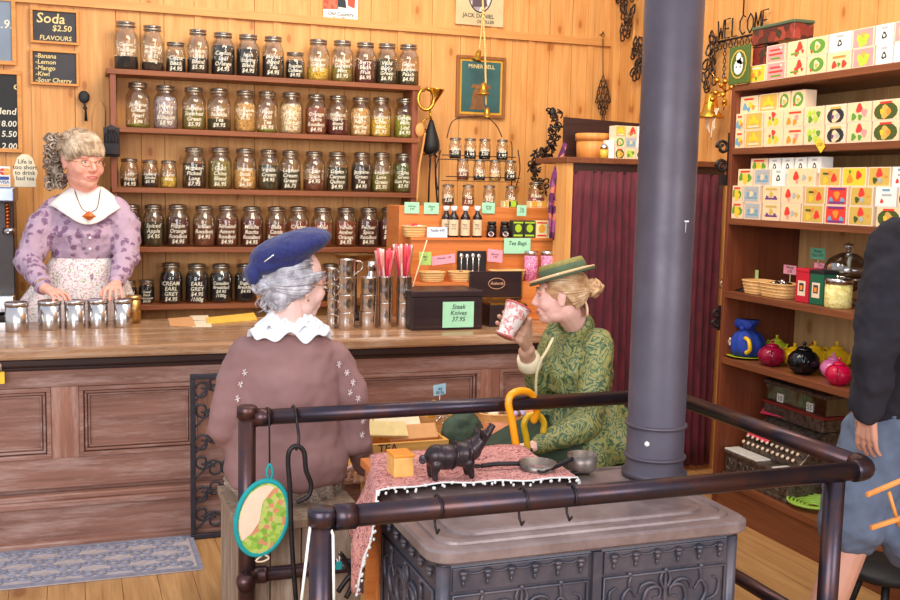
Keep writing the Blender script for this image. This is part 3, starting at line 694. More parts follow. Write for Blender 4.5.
# balance scale with brass pan
c = Vector((P(354, 258, y=5.2).x, 5.2, CZ)); hz = P(354, 262, y=5.2).z-CZ
t = thing('scale', 'old weighing scale with wide brass pan behind the cup stacks', 'scale', c)
mb = MB(); mb.lathe([(0, 0), (.07, 0), (.065, .02), (.02, .035), (.014, hz-.02), (.02, hz), (0, hz)], c, 20); mb.build('scale_stand', m_iron, t)
mb = MB(); mb.lathe([(.0, .0), (.05, .004), (.09, .02), (.108, .038), (.112, .04), (.104, .036), (.05, .009), (0, .006)], c+Z*hz, 28); mb.build('scale_pan', metalm('dull_brass', (168, 136, 84), .3), t)
# pink wafer bags standing in the cup stacks
m_pinkstripe = speck('pink_sweets', [(238, 66, 96), (250, 130, 140), (226, 190, 176), (244, 90, 110)], 55, .4)
m_cello = glassm('cellophane', (250, 230, 230), .6, .1)
for px, py0, py1, y, w in [(385, 248, 277, YT, 'left'), (403, 244, 277, YT, 'right')]:
    b = P(px, py1, y=y); tp = P(px, py0, y=y); h = tp.z-b.z; zb = b.z-.05
    t = thing('sweets_bag', '%s clear bag of pink straws standing in a metal cup' % w, 'bag', (b.x, y, b.z-.05), 'bags of pink straws')
    mb = MB(); rr = random.Random(px)
    for k in range(11):
        a = k*2.4; r = .008+.013*math.sqrt(k/11); x = b.x+r*math.cos(a); yy = y+r*math.sin(a)
        mb.mi = k % 2; mb.cyl((x, yy, zb), (x+(x-b.x)*1.5, yy+(yy-y)*.8, zb+.04+h*(.95+.12*rr.random())), .0065, n=7)
    mb.build('straws', [plain('pink_straw', (240, 74, 104), .4), plain('pale_straw', (250, 196, 190), .4)], t)
    mb = MB(); rg = []
    for q, (rx, zz) in enumerate([(.024, zb), (.036, zb+h*.6), (.05, zb+h*1.0), (.054, zb+h+.035)]):
        rg.append([Vector((b.x+rx*(1+.08*math.sin(5*a))*math.cos(a), y+rx*.8*math.sin(a), zz)) for a in [j*math.pi/10 for j in range(20)]])
    mb.loft(rg, caps=False); mb.build('cellophane', m_cello, t)
# black box with green note, open lid box behind
m_blackwood = wood('black_brown_wood', (30, 18, 20), (54, 34, 36), 'x', 1, .38)
a = P(443-31, 328, y=4.72); b = P(482, 327, y=4.72); zt = P(450, 297, y=4.72).z
t = thing('wooden_box', 'black brown wooden cash box with green price note on its front', 'box', ((a.x+b.x)/2, 4.85, CZ))
mb = MB(); mb.box((a.x, 4.72, CZ+.001), (b.x, 4.98, zt)); mb.build('box_body', m_blackwood, t, bevel=.004)
mb = MB(); mb.box((a.x-.004, 4.715, zt+.001), (b.x+.004, 4.985, zt+.03)); mb.build('box_lid', m_blackwood, t, bevel=.004)
mb = MB(); mb.box((a.x+.02, 4.719, CZ+.012), (b.x-.004, 4.722, CZ+.02)); mb.build('base_strip', m_darkwood, t)
ZB = zt+.03
n0 = P(443, 302, y=4.712); n1 = P(473.5, 327, y=4.712)
t2 = thing('price_note', 'mint green note reading Steak Knives on the black wooden box', 'note', ((n0.x+n1.x)/2, 4.713, n1.z))
mb = MB(); mb.box((n0.x, 4.7125, n1.z), (n1.x, 4.7145, n0.z)); mb.build('card', m_mint, t2)
mb = MB(); mb.text('Steak\nKnives\n37.95', .032, flatmap(((n0.x+n1.x)/2, 4.7118, n0.z-.035), X, Z), shear=.25); mb.build('lettering', m_ink, t2)
a = P(478, 326, y=4.78); b = P(527, 324, y=4.78); z1 = P(500, 305, y=4.78).z
t = thing('wooden_box', 'dark wooden presentation box with raised lid bearing an oval emblem', 'box', ((a.x+b.x)/2, 4.88, CZ))
mb = MB(); mb.box((b.x-.205, 4.78, CZ+.001), (b.x, 4.985, z1)); mb.build('box_body', m_blackwood, t, bevel=.003)
mb = MB(); mb.box((b.x-.2, 4.785, z1+.001), (b.x-.006, 4.985, z1+.008)); mb.build('lining', m_brass, t)
l0 = P(470, 271.5, y=4.99); l1 = P(521, 304, y=4.99)
mb = MB(); mb.box((l0.x, 4.989, z1+.001), (l1.x, 5.002, l0.z)); mb.build('raised_lid', m_blackwood, t, bevel=.002)
mb = MB(); ec = Vector(((l0.x+l1.x)/2+.004, 4.988, (z1+l0.z)/2+.012)); pts = [ec+Vector((.046*math.cos(i*math.pi/12), 0, .028*math.sin(i*math.pi/12))) for i in range(24)]
mb.tube(pts, .0016, 5, True); mb.text('Roberta', .022, flatmap(ec-Z*.006, X, Z), shear=.4); mb.build('oval_emblem', plain('emblem_print', (206, 160, 130), .6), t)
mb = MB(); mb.box((l0.x-.003, 4.987, z1+.01), (l1.x+.003, 4.989, z1+.014)); mb.box((l1.x-.002, 4.987, z1+.01), (l1.x+.003, 4.989, l0.z)); mb.build('edge_inlay', m_brass, t)
# ---- tiered wooden riser
m_riser = wood('orange_riser_wood', (190, 98, 40), (226, 140, 72), 'x', 1, .45)
r1 = dict(y=5.0, z=P(440, 283, y=5.0).z); r2 = dict(y=5.14, z=P(480, 238, y=5.14).z); r3 = dict(y=5.27, z=P(480, 207, y=5.27).z)
xa, xb = P(411, 260, y=5.14).x, P(560, 250, y=5.14).x
t = thing('display_riser', 'stepped orange wooden display riser at the right end of the counter', 'riser', ((xa+xb)/2, 5.2, CZ))
mb = MB(); mb.box((P(414, 280, y=5.0).x, 5.005, CZ+.001), (min(xb, 2.38), 5.04, r1['z'])); mb.box((P(414, 280, y=5.0).x, 5.041, CZ+.001), (xb, 5.135, r1['z'])); mb.build('lower_step', m_riser, t, bevel=.002)
mb = MB(); mb.box((xa, 5.14, CZ+.001), (xb, 5.265, r2['z'])); mb.build('middle_step', m_riser, t, bevel=.002)
mb = MB(); mb.box((xa-.005, 5.13, r2['z']-.012), (xb+.005, 5.14, r2['z']+.002)); mb.build('step_edging', m_riser, t)
xc = P(399, 220, y=5.27).x
mb = MB(); mb.box((xc, 5.27, CZ+.001), (xb+.003, 5.5, r3['z'])); mb.build('upper_step', m_riser, t, bevel=.002)
tb = [(399, 411, r3['y'])]
# mint notes
def note(px0, py0, px1, py1, y, mt, body, label, ts=.016, lean=0):
    a = P(px0, py0, y=y); b = P(px1, py1, y=y)
    t = thing('price_note', label, 'note', ((a.x+b.x)/2, y, b.z))
    mb = MB(); mb.obox((a.x, y-.0025, b.z+lean), (b.x-a.x, 0, -lean*2), (0, .002, 0), (lean*.3, 0, a.z-b.z)); mb.build('card', mt, t)
    mb = MB(); mb.text(body, ts, flatmap(((a.x+b.x)/2, y-.0032, (a.z+b.z)/2+.004), X+Z*(-lean*2/(b.x-a.x)), Z), shear=.25); mb.build('lettering', m_ink, t)
note(404.5, 202, 419, 213.5, 5.265, m_mint, 'Honey\n4.95', 'leftmost small mint green price note on the riser')
note(424, 202.5, 438.5, 214, 5.265, m_mint, 'Sticks\n.25', 'second mint green price note from the left on the riser')
note(482, 202.5, 494.5, 213.5, 5.265, m_mint, 'Syrup\n9.95', 'mint green price note behind the bottles on the riser')
note(517, 205, 526, 216, 5.205, m_mint, 'Tea\n5.95', 'small mint green note between the upper tea cartons')
note(504, 238, 530, 253.5, 5.125, m_mint, 'Tea Bags', 'large mint green note reading Tea Bags on the riser', .03)
note(487.5, 249.5, 502, 262, 5.09, m_pinkc, 'Spoons\n3.95', 'pink price note right of the black spoon display', .016, .004)
note(432, 255, 455, 264, 5.1, m_pinkc, 'Wands 1.50', 'pink price note tilted behind the left baskets on the riser', .016, -.008)
note(419, 252, 431, 265, 5.02, plain('lime_card', (176, 210, 110), .8), 'Mint\n.50', 'lime green price note on a stick left of the baskets', .014)
t = thing('wooden_stick', 'pale wooden stick leaning between the wafer bags and the baskets', 'stick', P(411, 296, y=4.93))
mb = MB(); mb.tube([Vector((P(411, 320, y=4.93).x, 4.95, CZ)), P(413, 285, y=4.95), P(427, 240, y=5.0)], .003, 6); mb.build('stick', m_cream, t)
# wicker baskets
m_wick = wood('wicker', (206, 150, 86), (240, 198, 134), 'x', 2, .6)
def basket(cx, cy, z, w, d, h, label, group=None, handle=False, flare=1.2, mt=None):
    t = thing('wicker_basket', label, 'basket', (cx, cy, z), group)
    mb = MB(); n = 40; rows_ = 7; vs = []
    rg = []
    for i in range(rows_*3+1):
        f = i/(rows_*3); s_ = 1/flare+(1-1/flare)*f
        rg.append([Vector((cx+(w/2*s_)*(1+.02*math.sin(j*math.pi+i*math.pi/3*1.0))*math.copysign(abs(math.cos(a))**.7, math.cos(a)), cy+(d/2*s_)*math.copysign(abs(math.sin(a))**.7, math.sin(a)), z+.002+h*f+.0)) for j, a in enumerate([2*math.pi*j/n for j in range(n)])])
    inner = [[Vector((cx+(v.x-cx)*.93, cy+(v.y-cy)*.93, v.z)) for v in r] for r in rg[::-1]]
    inner = inner[:-2]+[[Vector((v.x, v.y, z+.006)) for v in inner[-1]]]
    mb.loft(rg+inner); mb.build('basket_body', mt or m_wick, t)
    mb = MB(); mb.tube([Vector((v.x, v.y, v.z)) for v in rg[-1]][::2], .004, 6, True)
    for k in range(1, 4):
        mb.tube([Vector((cx+(v.x-cx)*1.01, cy+(v.y-cy)*1.01, v.z)) for v in rg[int(rows_*3*k/4)]][::2], .0028, 5, True)
    mb.build('woven_rim', mt or m_wick, t)
    if handle:
        mb = MB(); mb.tube(smoothpath([Vector((cx-w*.45, cy, z+h)), Vector((cx-w*.3, cy, z+h*1.5)), Vector((cx, cy, z+h*1.7)), Vector((cx+w*.3, cy, z+h*1.5)), Vector((cx+w*.45, cy, z+h))]), .005, 6); mb.build('basket_handle', mt or m_wick, t)
    return t
def pos(px, py, y): p = P(px, py, y=y); return p.x, y, p.z
zr = r1['z']
xq = P(432, 281, y=5.06).x; basket(xq, 5.06, zr, .135, .1, .05, 'left of two small wicker baskets on the lower riser step', 'small wicker baskets')
xq2 = P(460, 281, y=5.06).x; basket(xq2, 5.06, zr, .125, .1, .05, 'small wicker basket beside the black spoon display', 'small wicker baskets')
xq3 = P(506, 277, y=5.06).x
basket(xq3+.01, 5.07, zr, .2, .1, .055, 'long wicker basket behind the raised dark box lid')
basket(P(414, 236, y=5.2).x, 5.2, r2['z'], .13, .1, .055, 'wicker basket of red wrapped sweets on the riser')
def bits(name, label, cat, cx, cy, z, w, d, n, mt, r=.008, kind='stuff', seed=1, long=1.6):
    mb = MB(); rr = random.Random(seed)
    for k in range(n):
        a = rr.uniform(0, 6.28); q = math.sqrt(rr.random())
        c = Vector((cx+w/2*q*math.cos(a), cy+d/2*q*math.sin(a), z+r*.6+rr.uniform(0, r*1.6)*(1-q)))
        R = Matrix.Rotation(rr.uniform(0, 3), 3, 'Z') @ Matrix.Rotation(rr.uniform(-.5, .5), 3, 'X')
        mb.mi = k % len(mt); mb.ell(c, (r*long, r, r*.8), R, 8, 5)
    o = mb.build(name, mt); return tag(o, label, cat, kind=kind)
m_red = plain('red_wrapper', (226, 30, 50), .3); m_pk = plain('pink_wrapper', (246, 130, 140), .3)
bits('wrapped_sweets', 'heap of red and pink wrapped sweets in the left riser basket', 'sweets', P(414, 226, y=5.2).x, 5.2, r2['z']+.045, .1, .07, 30, [m_red, m_pk, m_white], .011)
m_brn = plain('brown_sweets', (120, 74, 50), .5)
for q, (xx, w_) in enumerate([(xq, 'left small basket'), (xq2, 'small basket beside the spoon display'), (xq3+.01, 'long basket behind the box lid')]):
    bits('wooden_honey_sticks', 'small brown tea goods heaped in the %s' % w_, 'tea goods', xx, 5.06, zr+.038, .09 if q < 2 else .14, .06, 24, [m_brn, m_kraft, m_pinkc], .008, seed=q)
# black spoon display
a = P(458, 251, y=5.12); b = P(485.5, 281, y=5.12)
t = thing('spoon_display', 'black board holding silver keys and spoons on the riser', 'display board', ((a.x+b.x)/2, 5.125, zr))
mb = MB(); mb.box((a.x, 5.118, zr), (b.x, 5.13, a.z)); mb.build('board', m_black, t)
m_silver = plain('bright_silver', (226, 222, 216), .25, .6, .05)
for k in range(4):
    x = a.x+.018+k*.033; zt_ = a.z-.025-.003*(k % 2)
    mb = MB(); mb.tube([Vector((x, 5.114, zt_)), Vector((x, 5.114, zt_-.085))], .003, 6); mb.ell((x, 5.114, zt_), (.011, .004, .013), n=10, k=6); mb.ell((x, 5.114, zt_-.085), (.007, .004, .009), n=8, k=6)
    mb.build('spoon', m_silver, t)
# price card
note(427, 227, 447, 237.5, 5.17, plain('pale_blue_card', (206, 220, 244), .7), 'TeaSip 4.95', 'pale blue price card left of the three bottles', .017)
# bottles
m_syrup = plain('dark_syrup', (34, 20, 22), .15, 0, .1)
m_lbl = plain('cream_label', (224, 196, 160), .7, 0, .05)
def bottle(px, label, y=5.2, group='dark syrup bottles', r=.0255):
    p = P(px, 237, y=y); h = P(px, 206, y=y).z-r2['z']; c = Vector((p.x, y, r2['z']))
    t = thing('syrup_bottle', label, 'bottle', c, group)
    mb = MB(); mb.lathe([(0, 0), (r, 0), (r+.001, .003), (r+.001, h*.6), (r*.9, h*.68), (r*.45, h*.78), (r*.42, h*.86), (0, h*.86)], c, 20); mb.build('bottle_body', m_syrup, t)
    mb = MB(); mb.lathe([(0, h*.84), (r*.62, h*.84), (r*.62, h), (0, h)], c, 16); mb.build('bottle_cap', m_white, t)
    d = Vector((-c.x, -c.y, 0)).normalized(); s_ = Vector((d.y, -d.x, 0)); RR = r+.002
    mb = MB(); mb.sheet(lambda u, v: c+(d*math.cos((u-.5)*2.2)-s_*math.sin((u-.5)*2.2))*RR+Z*(h*(.07+.5*v)), 10, 1); mb.mi = 1
    mb.text('Black\nTea\nSyrup', .011, lambda a_, b_: c+(d*math.cos(a_/RR)-s_*math.sin(a_/RR))*(RR+.0008)+Z*(b_+h*.4)); mb.build('bottle_label', [m_lbl, m_ink], t)
for px, w, yy in [(446, 'partly hidden dark syrup bottle left of the three labelled bottles', 5.235), (453.5, 'left of the three labelled dark bottles on the riser', 5.17), (465, 'middle of the three labelled dark bottles on the riser', 5.17), (477, 'right of the three labelled dark bottles on the riser', 5.17)]:
    bottle(px, w, yy)
# small dark jars with pink labels
m_plb = plain('pale_pink_label', (240, 200, 196), .6)
def spread_jar(px, bot, y, z, label, r=.026, h=.058):
    c = Vector((P(px, bot, y=y).x, y, z)); t = thing('preserve_jar', label, 'jar', c, 'dark preserve jars')
    mb = MB(); mb.lathe([(0, 0), (r*.95, 0), (r, .004), (r, h*.72), (r*.8, h*.8), (0, h*.8)], c, 18); mb.build('jar_body', m_syrup, t)
    mb = MB(); mb.lathe([(0, h*.81), (r*.88, h*.81), (r*.88, h), (0, h)], c, 18); mb.build('jar_lid', m_black, t)
    d = Vector((-c.x, -c.y, 0)).normalized(); s_ = Vector((d.y, -d.x, 0))
    mb = MB(); vs = [c+Z*h*.42+(d*math.cos(.62*math.cos(q))-s_*math.sin(.62*math.cos(q)))*(r+.0012)+Z*.012*math.sin(q) for q in [j*math.pi/8 for j in range(16)]]
    mb.add(vs, [list(range(16))]); mb.build('jar_label', m_plb, t)
for k, (px, b_, y, zz, w) in enumerate([(491, 237, 5.17, r2['z'], 'left dark preserve jar of the lower pair on the riser'), (505.5, 237, 5.17, r2['z'], 'right dark preserve jar of the lower pair on the riser'), (492, 222, 5.235, r2['z']+.0, 'left dark preserve jar of the rear pair on the riser'), (505, 222, 5.235, r2['z'], 'right dark preserve jar of the rear pair on the riser')]):
    spread_jar(px, b_, y, zz, w, .026, .05 if k < 2 else .085)
# tea cartons
m_carton_b = plain('black_carton', (46, 52, 36), .5); m_carton_c = plain('cream_carton', (240, 226, 172), .5)
m_limep = plain('lime_print', (170, 200, 40), .5); m_orp = plain('orange_print', (240, 170, 60), .5); m_redp = plain('red_print', (226, 60, 50), .5)
def carton(px0, px1, y, z, h, dark, label, d=.05):
    a, b = P(px0, 237, y=y).x, P(px1, 237, y=y).x
    t = thing('tea_carton', label, 'carton', ((a+b)/2, y+d/2, z), 'small tea cartons on the riser')
    mb = MB(); mb.box((a+.001, y, z), (b-.001, y+d, z+h)); mb.build('carton_body', m_carton_b if dark else m_carton_c, t, bevel=.001)
    cx = (a+b)/2; w = b-a
    mb = MB(); mb.mi = 0; mb.prism([(w*.3*p_, w*.34*q_) for p_, q_ in [(math.cos(i*math.pi/7), math.sin(i*math.pi/7)) for i in range(14)]], (cx, y-.0012, z+h*.56), X, Z, .001)
    mb.mi = 1; mb.box((a+.004, y-.001, z+h*.84), (b-.004, y, z+h*.93)); mb.box((a+.006, y-.001, z+h*.1), (b-.006, y, z+h*.2))
    mb.build('carton_print', [m_limep if dark else m_orp, m_limep if dark else m_redp], t)
hc = P(518, 220.5, y=5.16).z-r2['z']
for px0, px1, dk, w in [(512.5, 523.5, 1, 'leftmost black and lime tea carton in the front row'), (524, 535, 1, 'second black and lime tea carton in the front row'), (536, 547, 0, 'third tea carton in the front row, cream coloured'), (548, 559, 0, 'rightmost cream tea carton in the front row')]:
    carton(px0, px1, 5.15, r2['z'], hc, dk, w)
for px0, px1, dk, w in [(503, 508, 0, 'narrow cream tea carton at the left of the upper row'), (508, 517, 1, 'black and lime tea carton in the upper row'), (529, 538, 0, 'left cream tea carton of the upper right pair'), (538.5, 548, 0, 'right cream tea carton of the upper right pair')]:
    a_ = P(px0, 220, y=5.285); carton(px0, px1, 5.285, r3['z'], P(px0, 205, y=5.285).z-r3['z']+.022, dk, w)
# pink jars beside the riser
for px, w in [(535.5, 'left'), (552, 'right')]:
    c = Vector((P(px, 270, y=5.0).x, 5.06, r1['z']+.001)); t = thing('sweet_jar', '%s glass jar of pink sweets with silver lid beside the green hat' % w, 'jar', c, 'pink sweet jars')
    h = P(px, 251, y=5.06).z-c.z; r = .036
    mb = MB(); mb.lathe([(0, 0), (r, 0), (r, h*.85), (0, h*.86)], c, 20); mb.build('jar_body', speck('pink_sugar', [(220, 130, 170), (236, 170, 196), (190, 90, 140)], 160, .3), t)
    mb = MB(); mb.lathe([(0, h*.87), (r+.002, h*.87), (r+.002, h), (0, h)], c, 20); mb.build('jar_lid', m_steel, t)
# wire rack with little jars
t = thing('wire_rack', 'black wire rack with arched handle holding small jars on the riser', 'rack', (P(475, 205, y=5.4).x, 5.4, r3['z']))
q3 = r3['z']; zt2 = P(480, 181, y=5.42).z; zt1 = P(480, 160, y=5.46).z
xl, xr = P(438, 180, y=5.42).x, P(518, 180, y=5.42).x
def wire(name, pts, r=.003, k=4): mb = MB(); mb.tube(smoothpath(pts, k), r, 6); return mb.build(name, m_iron, t)
wire('handle', [Vector((P(447, 135, y=5.46).x, 5.46, P(447, 138, y=5.46).z)), P(452, 122, y=5.46), P(465, 117, y=5.46), P(485, 117, y=5.46), P(496, 125, y=5.46), P(502, 137, y=5.46)])
for x in (xl+.02, xr-.02): wire('upright', [Vector((x, 5.46, q3)), Vector((x, 5.47, zt1+.06)), Vector((x-.01, 5.47, zt1+.11))])
for zz, yy in ((zt1, 5.46), (zt2, 5.385)):
    mb = MB(); mb.box((xl+.02, yy-.04, zz-.004), (xr-.02, yy+.035, zz-.001)); mb.build('wire_shelf', m_iron, t)
    wire('front_rail', [Vector((xl+.02, yy-.042, zz+.02)), Vector((xr-.02, yy-.042, zz+.02))], .003, 1)
wire('handle_end', [P(438, 190, y=5.42), P(436, 170, y=5.42), P(441, 150, y=5.42)]); wire('handle_end', [P(515, 190, y=5.42), P(520, 170, y=5.42), P(518, 150, y=5.42)])
jr = [(zt1, 5.46, [455, 470, 484.5, 502], 136, 'top'), (zt2, 5.385, [462.5, 479, 494.6, 510], 162.5, 'middle'), (q3, 5.318, [448, 468, 489, 511], 181, 'bottom')]
for z, y, xs, tp, w in jr:
    for k, px in enumerate(xs):
        make_jar(px, tp, tp+22, z, (.55, .3, .45)[(k+int(z*10)) % 3] if w != 'top' else .5, (BK, TN, DK, RB)[(k+int(z*7)) % 4] if w != 'top' else BK, 'Tea\n1.95' if k % 2 else 'Spice\n2.50',
            '%s little jar in the %s tier of the wire rack' % (['leftmost', 'second', 'third', 'rightmost'][k], w), True, y=y, group='little jars in the wire rack', R=.034, size=min(.1, P(px, tp, y=y).z-z))
c_ = make_jar(536, 181, 204, r3['z'], .5, (150, 70, 80), 'Rose\nTea', 'pinkish glass jar standing right of the wire rack', True, y=5.4, group='little jars in the wire rack', R=.048, size=.145)
# ================================================================ curtained cabinet by the corner
m_velvet = N('burgundy_curtain'); nz = m_velvet.noise(m_velvet.map((3, 3, 1)), 8, 4); m_velvet.set(m_velvet.b.inputs['Sheen Weight'], .1); m_velvet = m_velvet.fin(m_velvet.ramp(nz, [(.3, C(66, 8, 24)), (.7, C(104, 18, 40))]), .75)
KY = 4.9
kx0 = P(566, 170, y=KY).x; kx1 = P(716, 200, y=KY).x+.02; kz = P(600, 158, y=KY).z
t = thing('curtained_cabinet', 'tall cabinet hung with burgundy curtains beside the counter', 'cabinet', ((kx0+WX)/2, 5.3, 0))
mb = MB(); mb.box((kx0-.01, KY-.03, kz-.03), (WX-.01, KY+.36, kz)); mb.build('cabinet_top', m_unit, t, bevel=.003)
mb = MB(); mb.box((kx0, KY, 0), (kx0+.03, KY+.13, kz-.03)); mb.build('side_panel', m_pine, t)
mb = MB(); mb.box((kx0, KY-.012, 0), (kx0+.035, KY-.001, kz-.03)); mb.build('front_post', m_pine, t)
m_rod = m_unit
mb = MB(); mb.box((kx0+.04, KY-.012, kz-.075), (WX-.02, KY+.01, kz-.031)); mb.build('curtain_rail', m_darkwood, t)
def cur(a, b, ph):
    mb = MB()
    def fn(u, v):
        x = a+(b-a)*u; z = .03+(kz-.1)*(v); am = .014*(1-.35*v)
        return Vector((x, KY-.018+am*math.sin(u*(b-a)*130+ph+1.2*math.sin(3*v+ph+u*5))+am*.5*math.sin(u*(b-a)*41+v*2), z))
    mb.sheet(fn, 110, 12); mb.build('curtain', m_velvet, t, solid=.004)
cur(kx0+.04, kx0+.44, 0); cur(kx0+.445, WX-.03, 2)
# dark back board and things on top of the cabinet
a = P(561, 117, y=5.24); b = P(640, 120, y=5.24)
mb = MB(); mb.prism([(0, 0), (.62, 0), (.62, a.z-kz-.02), (0, a.z-kz)], (a.x+.02, 5.24, kz+.001), X, Z, -.012)
at('dark_board', mb, m_darkwood, 'dark brown board standing behind the round wooden box', 'board')
c = Vector((P(594, 156, y=5.1).x, 5.11, kz)); t = thing('round_box', 'round bentwood box on top of the curtained cabinet', 'box', c)
m_bent = wood('bentwood', (196, 116, 50), (232, 160, 84), 'z', 1, .5)
h = P(594, 134, y=5.1).z-kz
mb = MB(); mb.lathe([(0, 0), (.085, 0), (.09, .002), (.094, h*.8), (0, h*.8)], c, 28); mb.build('box_body', m_bent, t)
mb = MB(); mb.lathe([(0, h*.8+.001), (.099, h*.72), (.101, h), (.094, h+.002), (0, h)], c, 28); mb.build('box_lid', m_bent, t)
c = Vector((P(604, 156, y=4.93).x, 4.93, kz)); t = thing('spice_jar', 'small jar with yellow contents on top of the curtained cabinet', 'jar', c)
mb = MB(); mb.lathe([(0, 0), (.022, 0), (.022, .045), (0, .045)], c, 16); mb.build('jar_body', plain('yellow_spice', (222, 176, 60), .4), t)
mb = MB(); mb.lathe([(0, .046), (.02, .046), (.022, .06), (.012, .075), (0, .078)], c, 16); mb.build('jar_lid', m_steel, t)
a = P(609, 140, y=4.92); b = P(614, 157, y=4.92)
mb = MB(); mb.box((a.x, 4.92, kz), (b.x, 4.98, a.z)); at('white_carton', mb, m_white, 'narrow white carton between the spice jar and stacked boxes', 'carton', bevel=.001)
# ---- printed tea boxes
def pr(n, c): return plain(n, c, .55, 0, .06)
cols = dict(cream=m_cream, white=m_white, red=pr('print_red', (226, 58, 48)), pink=pr('print_pink', (240, 150, 150)), yel=pr('print_yellow', (246, 196, 50)), org=pr('print_orange', (242, 140, 50)),
   grn=pr('print_green', (96, 150, 50)), lime=pr('print_lime', (180, 208, 60)), blue=pr('print_blue', (110, 160, 186)), pur=pr('print_purple', (112, 60, 130)), blk=pr('print_black', (40, 40, 44)),
   gld=pr('print_gold', (206, 170, 80)), tan=pr('print_tan', (234, 206, 160)), gry=pr('print_grey', (176, 176, 176)), dgr=pr('print_dark_green', (70, 84, 30)))
# design: background, then motifs (kind, colour, u, v, size) in label units
D = {
 'yelflower': ('tan', [('d','grn',.2,.5,.26),('d','grn',.8,.45,.26),('d','yel',.5,.35,.3),('d','yel',.45,.6,.2),('b','red',.5,.88,.7)]),
 'tulip': ('yel', [('d','org',.3,.4,.2),('d','org',.7,.5,.2),('d','grn',.5,.2,.14),('b','cream',.5,.85,.6)]),
 'pinkscript': ('pink', [('b','red',.5,.72,.7),('b','red',.5,.45,.8),('b','grn',.5,.18,.6),('d','cream',.8,.8,.12)]),
 'redflower': ('tan', [('d','red',.66,.66,.28),('d','red',.5,.3,.22),('b','grn',.4,.25,.5),('d','red',.85,.35,.12)]),
 'ovalgreen': ('tan', [('r','grn',.5,.5,.4),('d','cream',.5,.5,.26),('d','gld',.5,.45,.15),('d','red',.2,.2,.1)]),
 'logo': ('white', [('d','blk',.5,.42,.2),('d','white',.5,.42,.09),('b','gry',.5,.85,.4)]),
 'twored': ('tan', [('d','red',.28,.3,.22),('d','red',.74,.3,.22),('d','grn',.5,.3,.14),('b','org',.5,.75,.6)]),
 'frog': ('pink', [('d','lime',.5,.32,.34),('d','lime',.3,.5,.2),('d','lime',.7,.5,.2),('d','gld',.5,.68,.18)]),
 'beach': ('tan', [('d','blue',.25,.35,.24),('d','yel',.6,.45,.22),('d','org',.8,.3,.16),('b','red',.5,.85,.6),('d','blue',.5,.2,.16)]),
 'lemon': ('gld', [('d','yel',.5,.6,.26),('d','yel',.3,.45,.18),('d','yel',.72,.42,.18),('b','cream',.5,.15,.7)]),
 'tiger': ('tan', [('d','yel',.3,.3,.22),('d','yel',.68,.34,.24),('d','red',.5,.78,.2),('d','grn',.5,.5,.12),('d','red',.3,.6,.1)]),
 'bear': ('tan', [('d','org',.25,.28,.22),('d','org',.6,.22,.18),('b','red',.6,.8,.7),('d','pink',.7,.5,.18)]),
 'greenleaf': ('tan', [('d','lime',.25,.6,.22),('d','grn',.3,.3,.2),('d','lime',.6,.3,.2),('d','grn',.75,.6,.18),('d','lime',.5,.7,.14)]),
 'arch': ('cream', [('r','blk',.5,.4,.42),('d','tan',.5,.35,.34),('d','pur',.35,.35,.12),('d','gry',.6,.4,.16),('b','gld',.5,.85,.6)]),
 'redgreen': ('tan', [('d','red',.5,.7,.26),('d','grn',.25,.25,.2),('d','grn',.55,.22,.16),('d','pink',.75,.45,.22)]),
 'goldarch': ('tan', [('r','dgr',.5,.42,.46),('d','gld',.5,.4,.36),('d','yel',.35,.42,.15),('d','org',.62,.42,.16),('b','red',.5,.9,.5)]),
 'skyline': ('gry', [('b','blue',.5,.25,.8),('d','tan',.5,.5,.2),('b','gry',.5,.8,.7),('d','blue',.25,.5,.14),('d','blue',.78,.5,.14)]),
 'violet': ('tan', [('b','pur',.5,.22,.8),('d','gld',.5,.5,.2),('d','pur',.25,.3,.13),('d','pur',.75,.3,.13),('b','gld',.5,.85,.7)]),
 'poppy': ('tan', [('d','red',.3,.55,.28),('d','gry',.62,.45,.2),('d','gld',.85,.4,.16),('d','pink',.35,.2,.14)]),
 'sunset': ('gld', [('d','red',.72,.42,.26),('d','yel',.3,.3,.2),('b','dgr',.3,.7,.3),('d','org',.5,.75,.14)]),
 'redblue': ('red', [('d','blue',.2,.2,.2),('d','blue',.8,.2,.2),('b','pur',.5,.1,.8),('d','org',.5,.55,.24),('b','pur',.5,.92,.8)]),
 'mango': ('gld', [('d','red',.5,.7,.26),('b','org',.85,.5,.16),('d','dgr',.3,.3,.18),('d','gry',.55,.3,.16)]),
 'orange2': ('yel', [('d','org',.3,.35,.26),('d','red',.7,.6,.24),('d','grn',.3,.8,.12)]),
 'cherry': ('white', [('d','red',.3,.25,.13),('b','gry',.55,.6,.5),('b','blue',.5,.88,.4)]),
}
dn = {'yelflower': 'yellow flower', 'tulip': 'yellow tulip', 'pinkscript': 'pink lettered', 'redflower': 'red flower', 'ovalgreen': 'green oval', 'logo': 'white emblem', 'twored': 'two red flower', 'frog': 'lime green figure',
 'beach': 'blue and yellow beach', 'lemon': 'gold lemon', 'tiger': 'yellow and red', 'bear': 'orange and red', 'greenleaf': 'green leaf', 'arch': 'black arch', 'redgreen': 'red and green', 'goldarch': 'gold arch',
 'skyline': 'grey blue', 'violet': 'violet', 'poppy': 'red poppy', 'sunset': 'gold with red sun', 'redblue': 'red and blue', 'mango': 'gold and red', 'orange2': 'orange fruit', 'cherry': 'white with red cherry'}
disc = [(math.cos(i*math.pi/7), math.sin(i*math.pi/7)) for i in range(14)]
